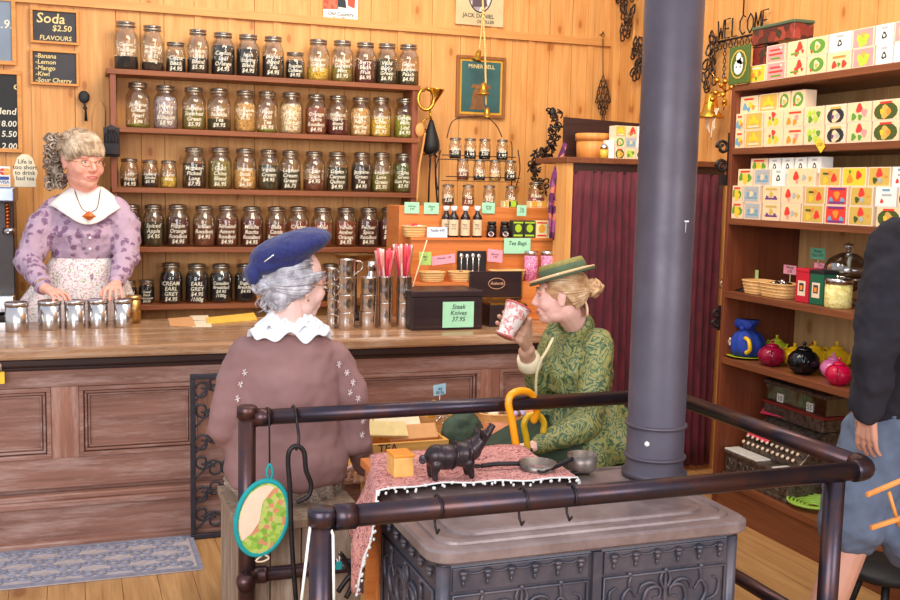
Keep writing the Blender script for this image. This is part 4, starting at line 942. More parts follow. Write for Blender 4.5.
def tea_box(o, along, up, outn, w, h, d, des, label, group):
    """box whose printed face starts at o, runs w along and h up; outn points to the viewer's side"""
    o, along, up, outn = Vector(o), Vector(along), Vector(up), Vector(outn)
    base = o+along*w/2-outn*d/2
    t = thing('tea_box', label, 'tea box', base, group)
    g = .0008
    mb = MB(); mb.obox(o+along*g, along*(w-2*g), -outn*d, up*(h-g)); mb.build('box_body', m_cream if des not in ('logo', 'cherry') else m_white, t)
    bgc, mo = D[des]; mats = [cols[bgc]]; mb = MB()
    m = .055; W_, H_ = w*(1-2*m), h*(1-2*m); lo = o+along*w*m+up*h*m+outn*.0006
    def poly(pts, lay): mb.add([lo+along*a+up*b+outn*(.0003*lay) for a, b in pts], [list(range(len(pts)))])
    poly([(0, 0), (W_, 0), (W_, H_), (0, H_)], 0)
    for i, (k, c, u, v, s_) in enumerate(mo):
        if cols[c] not in mats: mats.append(cols[c])
        mb.mi = mats.index(cols[c])
        if k == 'd':
            r = s_*H_; wob = [1+.18*math.sin(5*q+i) for q in range(14)]
            pts = [(min(max(u*W_+r*a*wob[j], 0), W_), min(max(v*H_+r*b*wob[j], 0), H_)) for j, (a, b) in enumerate(disc)]
        elif k == 'r':
            pts = [(min(max(u*W_+s_*W_*a*1.1, 0), W_), min(max(v*H_+s_*H_*b*1.1, 0), H_)) for a, b in disc]
        else:
            pts = [(u*W_-s_*W_/2, v*H_-.06*H_), (u*W_+s_*W_/2, v*H_-.06*H_), (u*W_+s_*W_/2, v*H_+.06*H_), (u*W_-s_*W_/2, v*H_+.06*H_)]
        poly(pts, i+1)
    mb.build('printed_label', mats, t)
FX = UX+.012
def shelf_boxes(zs, lvl, h, py, items, rowlab, x=FX, grp='printed tea boxes on the shelf unit'):
    if items[0][0] < 727: q0 = items[0][0]; items = [(900-(900-a)*(172.5/(900-q0)), 900-(900-b)*(172.5/(900-q0)), d) for a, b, d in items]
    for i, (p0, p1, des) in enumerate(items):
        ya, yb = P(p0, py, x=x).y, P(p1, py, x=x).y
        ya = min(ya, UY-.024); n_ = len(items); w = (on[i]+' from the left' if i else 'leftmost') if i < n_-1 else 'rightmost'
        tea_box((x, ya-.001, zs+lvl*h+.0005), (0, -1, 0), (0, 0, 1), (-1, 0, 0), ya-yb-.002, h, .07 if lvl < 2 else .06, des, '%s tea box, %s in %s' % (dn[des], w, rowlab), grp)
U1, U2, U3 = uz[0], uz[1], uz[2]
shelf_boxes(U1, 0, .077, 66, [(748,766,'tulip'),(766.5,786,'pinkscript'),(787,806,'redflower'),(807,826,'ovalgreen'),(827,851,'twored'),(852,874,'frog'),(875,892,'logo'),(893,915,'logo')], 'lower row of top shelf')
shelf_boxes(U1, 1, .077, 44, [(767,786,'pinkscript'),(788,807,'redflower'),(807.5,828,'ovalgreen'),(829,851,'logo'),(852,874,'frog'),(875,893,'logo'),(893.5,915,'frog')], 'upper row of top shelf')
shelf_boxes(U2, 0, .08, 135, [(727,744,'beach'),(745,763,'lemon'),(764,783,'tiger'),(783.5,803,'bear'),(804,824,'greenleaf'),(825,846,'arch'),(847,871,'redgreen'),(872,899,'goldarch'),(900,922,'tiger')], 'lowest row of second shelf')
shelf_boxes(U2, 1, .08, 120, [(727,744,'beach'),(745,763,'lemon'),(764,783,'tiger'),(783.5,803,'bear'),(804,824,'greenleaf'),(825,846,'arch'),(847,871,'redgreen'),(872,899,'goldarch'),(900,922,'lemon')], 'middle row of second shelf')
shelf_boxes(U2, 2, .08, 104, [(740,758,'beach'),(759,778,'lemon'),(778.5,790,'ovalgreen'),(791,805,'ovalgreen')], 'top row of second shelf', x=FX+.02)
shelf_boxes(U3, 0, .0775, 209, [(723,739,'yelflower'),(740,757,'skyline'),(759,777,'violet'),(778,798,'poppy'),(799,822,'sunset'),(823,846,'redblue'),(847,873,'mango'),(876,902,'goldarch'),(903,925,'cherry')], 'lowest row of third shelf')
shelf_boxes(U3, 1, .0775, 193, [(724,739,'yelflower'),(740,757,'skyline'),(760,778,'violet'),(779,801,'poppy'),(803,824,'sunset'),(825,847,'redblue'),(849,873,'mango'),(875,897,'cherry'),(898,922,'goldarch')], 'second row of third shelf')
shelf_boxes(U3, 2, .0775, 176, [(738,753,'yelflower'),(754,771,'skyline'),(772,785,'logo'),(787,816,'poppy'),(819,841,'sunset'),(842,867,'orange2'),(868,891,'mango'),(892,910,'cherry')], 'third row of third shelf', x=FX+.01)
shelf_boxes(U3, 3, .07, 160, [(751,768,'yelflower'),(769,781,'logo'),(782,794,'logo'),(795,807,'logo'),(808,822,'logo')], 'topmost row of third shelf', x=FX+.02)
# second boxes behind keep the upper rows supported; flat boxes on the far shelf top
def flatbox(name, label, cat, p0, p1, py, x, z, h, d, mt, bevel=.003):
    ya, yb = P(p0, py, x=x).y, P(p1, py, x=x).y
    mb = MB(); mb.box((x, yb, z), (x+d, ya, z+h)); return at(name, mb, mt, label, cat, bevel=bevel), ya, yb
m_tinred = speck('dark_red_tin_print', [(70, 30, 30), (120, 44, 40), (52, 44, 36), (150, 60, 50)], 30, .25)
ya, yb = P(752, 52, x=FX).y, P(766, 52, x=FX).y
t = thing('tea_tin', 'dark red tin standing on the tulip tea box', 'tin', (FX+.03, (ya+yb)/2, U1+.078))
mb = MB(); mb.box((FX+.004, yb, U1+.078), (FX+.066, ya, U1+.078+.078)); mb.build('tin_body', m_tinred, t, bevel=.003)
mb = MB(); mb.box((FX+.002, yb-.001, U1+.157), (FX+.068, ya+.001, U1+.166)); mb.build('tin_lid', m_tinred, t, bevel=.002)
ya, yb = P(752, 30, x=FX).y, P(795, 30, x=FX).y
t = thing('display_tin', 'flat dark green tin with printed sides on the top row of boxes', 'tin', (FX+.05, (ya+yb)/2, U1+.167))
mb = MB(); mb.box((FX-.005, yb, U1+.167), (FX+.1, ya-.01, U1+.235)); mb.build('tin_body', m_tinred, t, bevel=.004)
mb = MB(); mb.box((FX-.008, yb-.003, U1+.235), (FX+.103, ya-.007, U1+.25)); mb.build('tin_lid', pr('olive_lid', (74, 92, 66)), t, bevel=.004)
# green sign leaning at the shelf end
ya, yb = P(730, 60, x=FX-.02).y, P(750, 60, x=FX-.02).y; zs = U1; h = P(740, 46, x=FX-.02).z-U1
m_sg = pr('sign_green', (72, 96, 36))
t = thing('sign', 'green sign with white round emblem at the left end of the top shelf', 'sign', (FX-.02, (ya+yb)/2, zs))
mb = MB(); mb.box((FX-.025, yb, zs+.001), (FX-.015, ya, zs+h)); mb.build('board', m_sg, t, bevel=.002)
o_ = Vector((FX-.026, ya, zs)); w_ = ya-yb
def ovl(mb, u, v, a, b, lay): mb.add([Vector((FX-.0255-.0004*lay, ya-w_*u-a*p_, zs+h*v+b*q_)) for p_, q_ in disc], [list(range(14))])
mb = MB(); ovl(mb, .5, .52, w_*.4, h*.38, 1); mb.mi = 1; ovl(mb, .5, .52, w_*.35, h*.34, 2); mb.mi = 2; ovl(mb, .5, .45, w_*.22, h*.2, 3); ovl(mb, .5, .68, w_*.12, h*.15, 3); ovl(mb, .62, .6, w_*.1, h*.1, 3); mb.mi = 3; ovl(mb, .4, .45, w_*.035, h*.03, 4); ovl(mb, .6, .45, w_*.035, h*.03, 4)
mb.build('emblem', [cols['gld'], m_sg, m_white, m_ink], t)
# boxes on the cabinet top: 3 x 3
ya = 4.92
gd = [['goldarch', 'greenleaf', 'arch'], ['ovalgreen', 'skyline', 'logo'], ['lemon', 'redflower', 'logo']]
bx = [P(p, 150, y=ya).x for p in (614.7, 625, 636, 648)]
for r_ in range(3):
    for c_ in range(3):
        hh = .058
        tea_box((bx[c_]+.001, ya, kz+.0005+r_*hh), (1, 0, 0), (0, 0, 1), (0, -1, 0), bx[c_+1]-bx[c_]-.002, hh, .07, gd[r_][c_],
            '%s tea box, %s row, %s column, on the curtained cabinet' % (dn[gd[r_][c_]], ['bottom', 'middle', 'top'][r_], ['left', 'middle', 'right'][c_]), 'tea boxes on the curtained cabinet')
# yellow tag hanging on shelf edge
c = P(820, 145, x=UX-.004)
t = thing('price_tag', 'yellow tag hanging askew from the second shelf edge', 'tag', c)
mb = MB(); d = .036; pts = [(-.9, .25), (-.1, .95), (.95, -.2), (.2, -.95)]
mb.add([c+Vector((-.001*k, -a*d, b*d)) for k in (0, 1) for a, b in pts], [(0, 1, 2, 3), (7, 6, 5, 4), (0, 4, 5, 1), (1, 5, 6, 2), (2, 6, 7, 3), (3, 7, 4, 0)]); mb.build('card', cols['yel'], t)
mb = MB(); mb.text('2.50', .018, lambda a, b: c+Vector((-.0016, -a, b-.004))); mb.build('lettering', m_ink, t)
# ---- fourth shelf
U4, U5, U6 = uz[3], uz[4], uz[5]
def ux(px, py, x=UX+.1): p = P(px, py, x=x); return p.y
y_ = ux(730, 285, UX+.08)
t = thing('wire_stand', 'small silver wire card stand at the left end of the fourth shelf', 'stand', (UX+.08, y_, U4))
mb = MB()
for k in range(4):
    mb.tube([Vector((UX+.05, y_+.04-.026*k, U4+.003)), Vector((UX+.06, y_+.04-.026*k, U4+.045))], .0022, 5)
for zz in (.004, .024, .044): mb.tube([Vector((UX+.05+zz*.2, y_+.045, U4+zz)), Vector((UX+.05+zz*.2, y_-.045, U4+zz))], .0022, 5)
mb.build('wire_frame', m_steel, t)
mb = MB(); mb.obox((UX+.07, y_+.04, U4+.002), (0, -.08, 0), (.02, 0, .03), (.004, 0, 0)); mb.build('card', m_black, t)
y_ = ux(744, 288, UX+.1)
mb = MB()
for k in range(5): mb.cyl((UX+.06+.01*k, y_+.02, U4+.004+.002*k), (UX+.07+.01*k, y_-.06, U4+.005+.002*k), .004, n=7)
t = thing('tea_spoon_bundle', 'bundle of dark spoons lying beside the wire card stand', 'spoons', (UX+.08, y_, U4)); mb.build('spoon_handles', m_iron, t)
mb = MB()
for k in range(5): mb.ell((UX+.06+.01*k, y_+.03, U4+.008+.002*k), (.009, .015, .005), n=8, k=6)
mb.build('spoon_bowls', m_steel, t)
def ucard(px0, py0, px1, py1, x, mt, body, label, stick=None, ts=.02):
    a = P(px0, py0, x=x); b = P(px1, py1, x=x)
    t = thing('price_note', label, 'note', (x, (a.y+b.y)/2, (stick if stick else b.z)))
    mb = MB(); mb.box((x-.001, b.y, b.z), (x+.001, a.y, a.z)); mb.build('card', mt, t)
    mb = MB(); mb.text(body, ts, lambda u, v: Vector((x-.0016, (a.y+b.y)/2-u, (a.z+b.z)/2+.005+v)), shear=.2); mb.build('lettering', m_ink, t)
    if stick: mb = MB(); mb.cyl((x+.003, (a.y+b.y)/2, stick), (x+.003, (a.y+b.y)/2, b.z+.02), .002, n=6); mb.build('stick', m_cream, t)
ucard(746, 268.5, 758, 281, UX+.17, plain('pale_lime_card', (206, 226, 140), .8), 'Filters\n4.95', 'pale lime card standing behind the left wicker basket', U4)
ucard(784, 264.5, 796, 275, UX+.17, m_pinkc, 'Infuser\n6.95', 'pink card standing in the right wicker basket', U4)
ucard(811, 247.5, 825, 260, UX+.17, pr('sea_green_card', (96, 176, 140)), 'Honey\nPots 9.95', 'sea green card raised on a stick behind the green tin', U4)
ucard(814.5, 262.5, 825.5, 273, UX+.14, m_pinkc, 'Tins\n12.95', 'pink card standing behind the green tin', U4)
yb1 = ux(759, 290, UX+.09); basket(UX+.09, yb1, U4, .14, .14, .06, 'left wicker basket on the fourth shelf', 'wicker baskets on the fourth shelf')
yb2 = ux(779, 294, UX+.09); basket(UX+.09, yb2, U4, .14, .215, .062, 'right longer wicker basket on the fourth shelf', 'wicker baskets on the fourth shelf')
bits('tea_infusers', 'heap of small tea infusers in the right wicker basket', 'tea infusers', UX+.09, yb2-.02, U4+.05, .08, .12, 16, [m_iron, m_steel], .013, long=1.1, seed=5)
for (p0, p1, py, mt, w) in [(795.5, 805.5, 300, pr('tin_red', (196, 24, 48)), 'red'), (809.5, 824.5, 301, pr('tin_green', (18, 92, 66)), 'dark green')]:
    x = UX+.045; ya, yb = P(p0-1, py, x=x).y, P(p1-4, py, x=x).y; top_ = P(p0, py-28, x=x).z
    w_ = .085
    yb = ya-w_
    t = thing('tea_tin', 'tall %s tea tin with framed label on the fourth shelf' % w, 'tin', (x+w_/2, (ya+yb)/2, U4), 'square tea tins')
    hh = .135
    mb = MB(); mb.box((x, yb, U4+.0005), (x+w_, ya, U4+hh)); mb.build('tin_body', mt, t, bevel=.004)
    mb = MB(); mb.box((x-.002, yb-.002, U4+hh-.002), (x+w_+.002, ya+.002, U4+hh+.014)); mb.build('tin_lid', mt if w == 'red' else m_black, t, bevel=.003)
    mb = MB(); mb.box((x-.0012, yb+.018, U4+.03), (x, ya-.018, U4+.095)); mb.mi = 1; mb.box((x-.002, yb+.028, U4+.05), (x-.0012, ya-.028, U4+.085)); mb.mi = 2; mb.box((x-.0028, yb+.034, U4+.055), (x-.002, ya-.034, U4+.075))
    mb.build('tin_label', [m_cream, m_ink, cols['org']], t)
y_ = ux(838, 300, UX+.07); c = Vector((UX+.07, y_, U4+.001))
t = thing('candle_jar', 'pale yellow jar with silver lid on the fourth shelf', 'jar', c)
mb = MB(); mb.lathe([(0, 0), (.052, 0), (.055, .006), (.055, .1), (0, .101)], c, 26); mb.build('jar_body', speck('yellow_label_print', [(226, 210, 130), (236, 222, 150), (204, 186, 110)], 90, .4), t)
mb = MB(); mb.lathe([(0, .102), (.057, .1), (.057, .12), (.052, .124), (0, .122)], c, 26); mb.build('jar_lid', m_steel, t)
c = Vector((UX+.2, ux(846, 290, UX+.2), U4+.001)); t = thing('glass_dome', 'clear glass dish with domed lid and knob behind the yellow jar', 'glass dish', c)
mb = MB(); mb.lathe([(0, 0), (.06, 0), (.03, .02), (.02, .05), (.075, .08), (.095, .1), (.1, .13), (.095, .13), (.07, .09), (0, .08)], c, 28); mb.build('glass_base', m_lidglass, t)
mb = MB(); mb.lathe([(.1, .132), (.098, .16), (.08, .195), (.04, .218), (.012, .225), (.012, .235), (.022, .245), (.02, .26), (0, .268)], c, 28); mb.build('glass_lid', m_lidglass, t)
# ---- teapots
def teapot(x, y, z, r, hk, col, label, handle_ang, lid=True, group='teapots on the fifth shelf', metal=False):
    c = Vector((x, y, z+.001)); t = thing('teapot', label, 'teapot', c, group); h = r*hk
    mt = col
    mb = MB(); mb.lathe([(0, 0), (r*.5, 0), (r*.56, r*.06), (r*.86, h*.22), (r, h*.5), (r*.93, h*.75), (r*.7, h*.93), (r*.45, h*1.02), (r*.42, h*1.03), (0, h*1.03)], c, 30); mb.build('pot_body', mt, t)
    mb = MB(); mb.lathe([(0, h*1.035), (r*.5, h*1.035), (r*.46, h*1.1), (r*.25, h*1.17), (r*.08, h*1.19), (r*.07, h*1.23), (r*.14, h*1.3), (r*.12, h*1.37), (0, h*1.4)], c, 22); mb.build('pot_lid', mt, t)
    d = Vector((math.cos(handle_ang), math.sin(handle_ang), 0))
    mb = MB(); mb.tube(smoothpath([c-d*r*.85+Z*h*.35, c-d*r*1.25+Z*h*.5, c-d*r*1.4+Z*h*.8, c-d*r*1.6+Z*h*1.0]), [r*.2]*3+[r*.16]*3+[r*.12]*3+[r*.1]*4, 10); mb.build('spout', mt, t)
    mb = MB(); mb.tube(smoothpath([c+d*r*.75+Z*h*.85, c+d*r*1.3+Z*h*.95, c+d*r*1.5+Z*h*.6, c+d*r*1.2+Z*h*.25, c+d*r*.9+Z*h*.3]), r*.09, 8); mb.build('handle', mt, t)
def gl(n, c): return plain(n, c, .12, 0, .05)
g_mar, g_lime, g_yel, g_blk, g_pink, g_mag = gl('maroon_glaze', (140, 16, 50)), gl('lime_glaze', (190, 200, 50)), gl('yellow_glaze', (240, 190, 30)), gl('black_glaze', (14, 14, 18)), gl('pink_glaze', (220, 120, 170)), gl('magenta_glaze', (190, 14, 60))
def tp(px, py, x, r, hk, m_, lab, ang): teapot(x, P(px, py, x=x).y, U5, r, hk, m_, lab, ang)
tp(771.5, 362, UX+.085, .064, 1.35, g_mar, 'maroon teapot next to the blue tea cosy', -2.3)
tp(803, 371, UX+.085, .071, 1.45, g_blk, 'glossy black teapot at the front of the fifth shelf', -2.3)
tp(776, 356, UX+.23, .056, 1.5, g_lime, 'lime green teapot behind the maroon one', 1.5)
tp(794, 361, UX+.19, .058, 1.3, g_yel, 'yellow teapot between the lime and black teapots', 1.5)
tp(812, 358, UX+.315, .05, 1.5, g_mar, 'dark maroon teapot at the back of the fifth shelf', 1.6)
tp(814, 362, UX+.24, .06, 1.5, g_yel, 'yellow teapot behind the black teapot', 1.4)
tp(836, 362, UX+.30, .062, 1.55, g_yel, 'yellow teapot behind the pink teapot', 1.6)
tp(833, 372, UX+.15, .056, 1.4, g_pink, 'pink teapot right of the black teapot', -2.2)
tp(838, 383, UX+.06, .055, 1.5, g_mag, 'magenta teapot beside the man in the dark sweater', -2.4)
# tea cosy on lime plate
yc = ux(745, 357, UX+.1); c = Vector((UX+.11, yc, U5+.001))
t = thing('plate', 'lime green plate under the blue tea cosy', 'plate', c)
mb = MB(); mb.lathe([(0, 0), (.05, 0), (.09, .008), (.1, .012), (.088, .012), (.05, .005), (0, .005)], c, 30); mb.build('plate_dish', g_lime, t)
m_cosy = plain('royal_blue_cloth', (26, 56, 150), .8, 0, .3, 25)
c2 = c+Z*.0135
t = thing('tea_cosy', 'royal blue cloth tea cosy gathered at the top around a teapot', 'tea cosy', c2)
mb = MB(); rg = []
for r, z in [(.066, .0), (.078, .03), (.078, .07), (.06, .105), (.024, .122), (.04, .15), (.05, .17)]:
    rg.append([c2+Vector((r*(1+.07*math.sin(9*a+z*20))*math.cos(a), r*(1+.07*math.sin(9*a+z*20))*math.sin(a), z)) for a in [j*math.pi/24 for j in range(48)]])
mb.loft(rg); mb.build('cloth_cover', m_cosy, t)
mb = MB()
for s_ in (-1, 1): mb.ell(c2+Vector((-.03, s_*.035, .15)), (.018, .034, .024))
mb.ell(c2+Vector((-.035, 0, .13)), (.012, .014, .014)); mb.build('bow', m_cosy, t)
mb = MB(); mb.tube(smoothpath([c2+Vector((-.05, -.05, .09)), c2+Vector((-.055, -.085, .08)), c2+Vector((-.05, -.09, .04)), c2+Vector((-.05, -.06, .02))]), .01, 8); mb.build('teapot_handle', g_yel, t)
mb = MB(); cc = c2+Vector((-.066, .05, .06))
for k in range(6): mb.ell(cc+Vector((-.004, .014*math.cos(k*1.047), .014*math.sin(k*1.047))), (.004, .008, .008), n=8, k=5)
mb.ell(cc+X*-.008, .005, n=8, k=5); mb.build('flower_trim', m_cream, t)
# ---- antique cash register on the lowest shelf
m_reg = metalm('tarnished_bronze', (120, 106, 94), .38, (74, 60, 52), .55, 40)
m_marble = plain('worn_marble', (220, 214, 206), .4, 0, .12, 30)
y0 = P(785, 518, x=UX+.03).y; y1 = min(P(716, 490, x=UX+.03).y, UY-.03); rx0, rx1 = UX+.03, WX-.04
t = thing('cash_register', 'antique ornate metal cash register with round keys on the lowest shelf', 'cash register', ((rx0+rx1)/2, (y0+y1)/2, U6))
L = y1-y0
mb = MB(); mb.box((rx0, y0, U6+.001), (rx1, y1, U6+.02)); mb.box((rx0+.012, y0+.01, U6+.02), (rx1, y1-.01, U6+.115)); mb.box((rx0+.002, y0+.002, U6+.115), (rx1, y1-.002, U6+.13)); mb.build('drawer_case', m_reg, t, bevel=.004)
mb = MB()
for k in range(5):
    cy_ = y0+.06+k*(L-.12)/4
    for s_ in (-1, 1): mb.tube(smoothpath([Vector((rx0+.01, cy_+s_*.004, U6+.04)), Vector((rx0+.008, cy_+s_*.035, U6+.05)), Vector((rx0+.008, cy_+s_*.038, U6+.085)), Vector((rx0+.008, cy_+s_*.015, U6+.09)), Vector((rx0+.008, cy_+s_*.012, U6+.072))]), .0035, 5)
    mb.ell((rx0+.01, cy_, U6+.066), (.005, .009, .014), n=8, k=6)
for k in range(3):
    cx_ = rx0+.08+k*.1
    for s_ in (-1, 1): mb.tube(smoothpath([Vector((cx_+s_*.004, y0+.008, U6+.04)), Vector((cx_+s_*.035, y0+.007, U6+.05)), Vector((cx_+s_*.035, y0+.007, U6+.085)), Vector((cx_+s_*.014, y0+.007, U6+.09))]), .0035, 5)
mb.build('cast_ornament', m_reg, t)
mb = MB(); mb.box((rx0+.005, y0+.03, U6+.131), (rx0+.09, y0+.12, U6+.139)); mb.build('marble_ledge', m_marble, t, bevel=.002)
mb = MB(); mb.box((rx0+.005, y1-.26, U6+.131), (rx0+.085, y1-.005, U6+.139)); mb.build('marble_ledge', m_marble, t, bevel=.002)
mb = MB(); pf = [(.09, .131), (.09, .16), (.2, .27), (.24, .30), (.355, .30), (.355, .131)]
mb.prism(pf, (rx0, y1-.03, U6), X, Z, (L-.06)); o = mb.build('register_body', m_reg, t, bevel=.004)
for r_ in range(4):
    for k in range(11):
        y_ = y0+.06+k*(L-.12)/10; x_ = rx0+.092+.024*r_; z_ = U6+.165+.026*r_
        if r_ == 3 and k > 6: continue
        mb = MB(); mb.mi = 1; mb.cyl((x_, y_, z_), (x_-.018, y_, z_+.012), .003, n=6); mb.mi = 0
        mb.lathe([(0, 0), (.0088, 0), (.0088, .004), (0, .005)], (x_-.018, y_, z_+.012), 10, (-.7, 0, .6)); mb.build('key', [m_cream, m_iron], t)
mb = MB(); mb.box((rx0+.2, y0+.03, U6+.301), (rx1, y1-.03, U6+.36)); mb.build('upper_housing', m_reg, t, bevel=.006)
mb = MB(); mb.box((rx0+.195, y0+.02, U6+.361), (rx1, y1-.02, U6+.375)); mb.build('red_trim', pr('dull_red', (128, 36, 26)), t, bevel=.002)
mb = MB(); mb.box((rx0+.215, y0+.03, U6+.376), (rx1-.02, y1-.03, U6+.455)); mb.build('display_window', glassm('green_glass', (168, 190, 160), .7), t)
mb = MB(); mb.box((rx0+.20, y0+.02, U6+.456), (rx1, y1-.02, U6+.475)); mb.build('top_cap', m_reg, t, bevel=.004)
for k, (f, tx) in enumerate([(.28, '55'), (.72, '10')]):
    yy = y0+L*f
    mb = MB(); mb.box((rx0+.21, yy-.022, U6+.38), (rx0+.2135, yy+.022, U6+.42)); mb.mi = 1; mb.text(tx, .034, lambda u, v: Vector((rx0+.2095, yy-u, U6+.388+v))); mb.build('number_flag', [m_white, m_ink], t)
t = thing('receipt_spike', 'small clear column standing on the cash register', 'ornament', (rx0+.3, y1-.12, U6+.476))
mb = MB(); mb.lathe([(0, 0), (.02, 0), (.02, .01), (.009, .02), (.009, .07), (.02, .085), (0, .09)], (rx0+.3, y1-.12, U6+.476), 12); mb.build('column', m_lidglass, t)
m_hotp = pr('hot_pink_card', (232, 60, 96))
def rcard(name, label, cen, w, h, tilt):
    c = Vector(cen); up = Vector((.62, 0, .78)); al = (Vector((0, -1, 0))+up*tilt).normalized(); t = thing(name, label, 'note', c)
    mb = MB(); nrm = al.cross(up).normalized(); mb.obox(c-al*w/2, al*w, nrm*.002, up*h); mb.build('card', m_hotp, t)
    mb = MB(); mb.text('Please do\nnot touch', .022, lambda u, v: c-nrm*.0015+al*u+up*(v+h*.6) if nrm.x > 0 else c+nrm*.0035+al*u+up*(v+h*.6)); mb.build('lettering', m_ink, t)
rcard('price_note', 'upper hot pink note resting on the cash register', (rx0+.196, P(772, 425, x=rx0+.2).y, U6+.308), .17, .085, .1)
rcard('price_note', 'lower hot pink note lying over the cash register keys', (rx0+.10, P(757, 445, x=rx0+.1).y, U6+.205), .17, .08, -.05)
c = Vector((UX+.12, P(812, 525, x=UX+.12).y, U6)); t = thing('basket_dish', 'lime green woven dish on the lowest shelf near the man', 'dish', c)
mb = MB()
for k in range(6): r = .03+.016*k; mb.tube([c+Vector((r*math.cos(a), r*math.sin(a), .006+.004*k)) for a in [j*math.pi/12 for j in range(24)]], .006, 6, True)
mb.build('coiled_dish', pr('lime_weave', (150, 190, 70)), t)
# ================================================================ right wall decorations
def chainpiece(name, label, pts, x=WX-.03, links=None, r=.0035, cat='wall ornament'):
    pass
def rlink(mb, c, a, b, th=.004, tilt=0, plane='y'):
    """an oval ring of wire hanging flat against the right wall"""
    pts = []
    for j in range(10):
        q = 2*math.pi*j/10; u, v = a*math.cos(q), b*math.sin(q)
        u, v = u*math.cos(tilt)-v*math.sin(tilt), u*math.sin(tilt)+v*math.cos(tilt)
        pts.append(c+Vector((.004*math.sin(q*2), u, v)))
    mb.tube(pts, th, 5, True)
m_oldiron = metalm('aged_iron', (92, 74, 60), .4, (60, 46, 40), .8)
def wallbunch(label, px0, py0, px1, py1, n, seed, tail=None, name='chain_ornament'):
    x = WX-.035; a = P(px0, py0, x=x); b = P(px1, py1, x=x); rr = random.Random(seed)
    t = thing(name, label, 'chain', (x, (a.y+b.y)/2, b.z))
    mb = MB()
    for k in range(n):
        f = k/(n-1); c = Vector((x-.02*rr.random(), a.y+(b.y-a.y)*rr.uniform(.1, .9), a.z+(b.z-a.z)*f)); rlink(mb, c, .02, .032, .0055, rr.uniform(-.8, .8))
    mb.build('chain_links', m_oldiron, t)
    mb = MB(); c = Vector((x, (a.y+b.y)/2, a.z)); mb.tube([c, c+X*.034], .004, 6)
    if tail: mb.tube([c, P((px0+px1)/2, tail, x=x)], .003, 5)
    mb.build('hook', m_oldiron, t); return t
wallbunch('bunch of iron chain hanging high on the right wall left of the stovepipe', 618, -12, 635, 34, 26, 1)
wallbunch('bundle of rusty chain on the right wall touching the stovepipe edge', 630, 40, 650, 74, 26, 2)
wallbunch('chain links hanging on the wall just right of the stovepipe', 706, 38, 716, 86, 16, 3)
P_old = P
def P(px, py, **k):
    q = P_old(px, py, **k)
    return P_old(px, py, y=WY-.045) if 'x' in k and q.y > WY-.045 else q
x = WX-.03; a = P(603, 34, x=x); t = thing('chain_ornament', 'long fringed iron ornament on the right wall above the round box', 'wall ornament', (x, a.y, P(603, 115, x=x).z))
mb = MB(); mb.tube([P(603, 38, x=x), P(603, 75, x=x)], .003, 5); rlink(mb, P(603, 34, x=x), .014, .016, .003); mb.tube([P(603, 34, x=x), P(603, 34, x=x)+Y*.05], .003, 5); mb.build('rod', m_oldiron, t)
mb = MB()
for k, (dx, py) in enumerate([(0, 78), (-2.5, 84), (2.5, 84), (-4.5, 91), (0, 90), (4.5, 91), (-6, 99), (-2, 98), (2, 98), (6, 99), (-3.5, 105), (0, 104), (3.5, 105), (-1.5, 111), (1.5, 111), (0, 117)]):
    rlink(mb, P(603+dx, py, x=x), .012, .026, .0045)
mb.build('chain_links', m_oldiron, t)
# WELCOME sign
x = WX-.03; a = P(717, 40, x=x); b = P(770, 20, x=x)
t = thing('welcome_sign', 'black iron wire sign reading WELCOME on the right wall', 'sign', (x, (a.y+b.y)/2, a.z-.03))
wd = a.y-b.y; sl = (P(768, 36, x=x).z-a.z)
mb = MB(); mb.tube([Vector((x, a.y, a.z-.012)), Vector((x, b.y, a.z-.012))], .006, 6)
for yy in (a.y-.02, b.y+.02): mb.tube([Vector((x, yy, a.z-.012)), Vector((WX, yy, a.z-.012))], .004, 5)
mb.build('crossbar', m_iron, t)
L_ = {'W': [[(0,1),(.25,0),(.5,.6),(.75,0),(1,1)]], 'E': [[(.8,1),(0,1),(0,0),(.8,0)], [(0,.5),(.6,.5)]], 'L': [[(0,1),(0,0),(.8,0)]], 'C': [[(.9,.9),(.5,1),(.05,.7),(.05,.3),(.5,0),(.9,.1)]],
      'O': [[(.5,0),(.05,.3),(.05,.7),(.5,1),(.95,.7),(.95,.3),(.5,0)]], 'M': [[(0,0),(.1,1),(.5,.3),(.9,1),(1,0)]]}
mb = MB(); lw = wd/7
for k, ch in enumerate('WELCOME'):
    for st in L_[ch]: mb.tube([Vector((x, a.y-lw*(k+.08+.84*u), a.z+.1*v)) for u, v in st], .0042, 5)
mb.build('letters', m_iron, t)
mb = MB()
for k in range(9): rlink(mb, Vector((x, a.y-.03-k*(wd-.06)/8, a.z-.035)), .014, .022, .003)
for k in range(4): rlink(mb, Vector((x, a.y-.08, a.z-.075-.04*k)), .008, .02, .003)
mb.tube([Vector((x, (a.y+b.y)/2, a.z+.1)), Vector((x, (a.y+b.y)/2, a.z+.33))], .004, 5); mb.build('hanging_loops', m_iron, t)
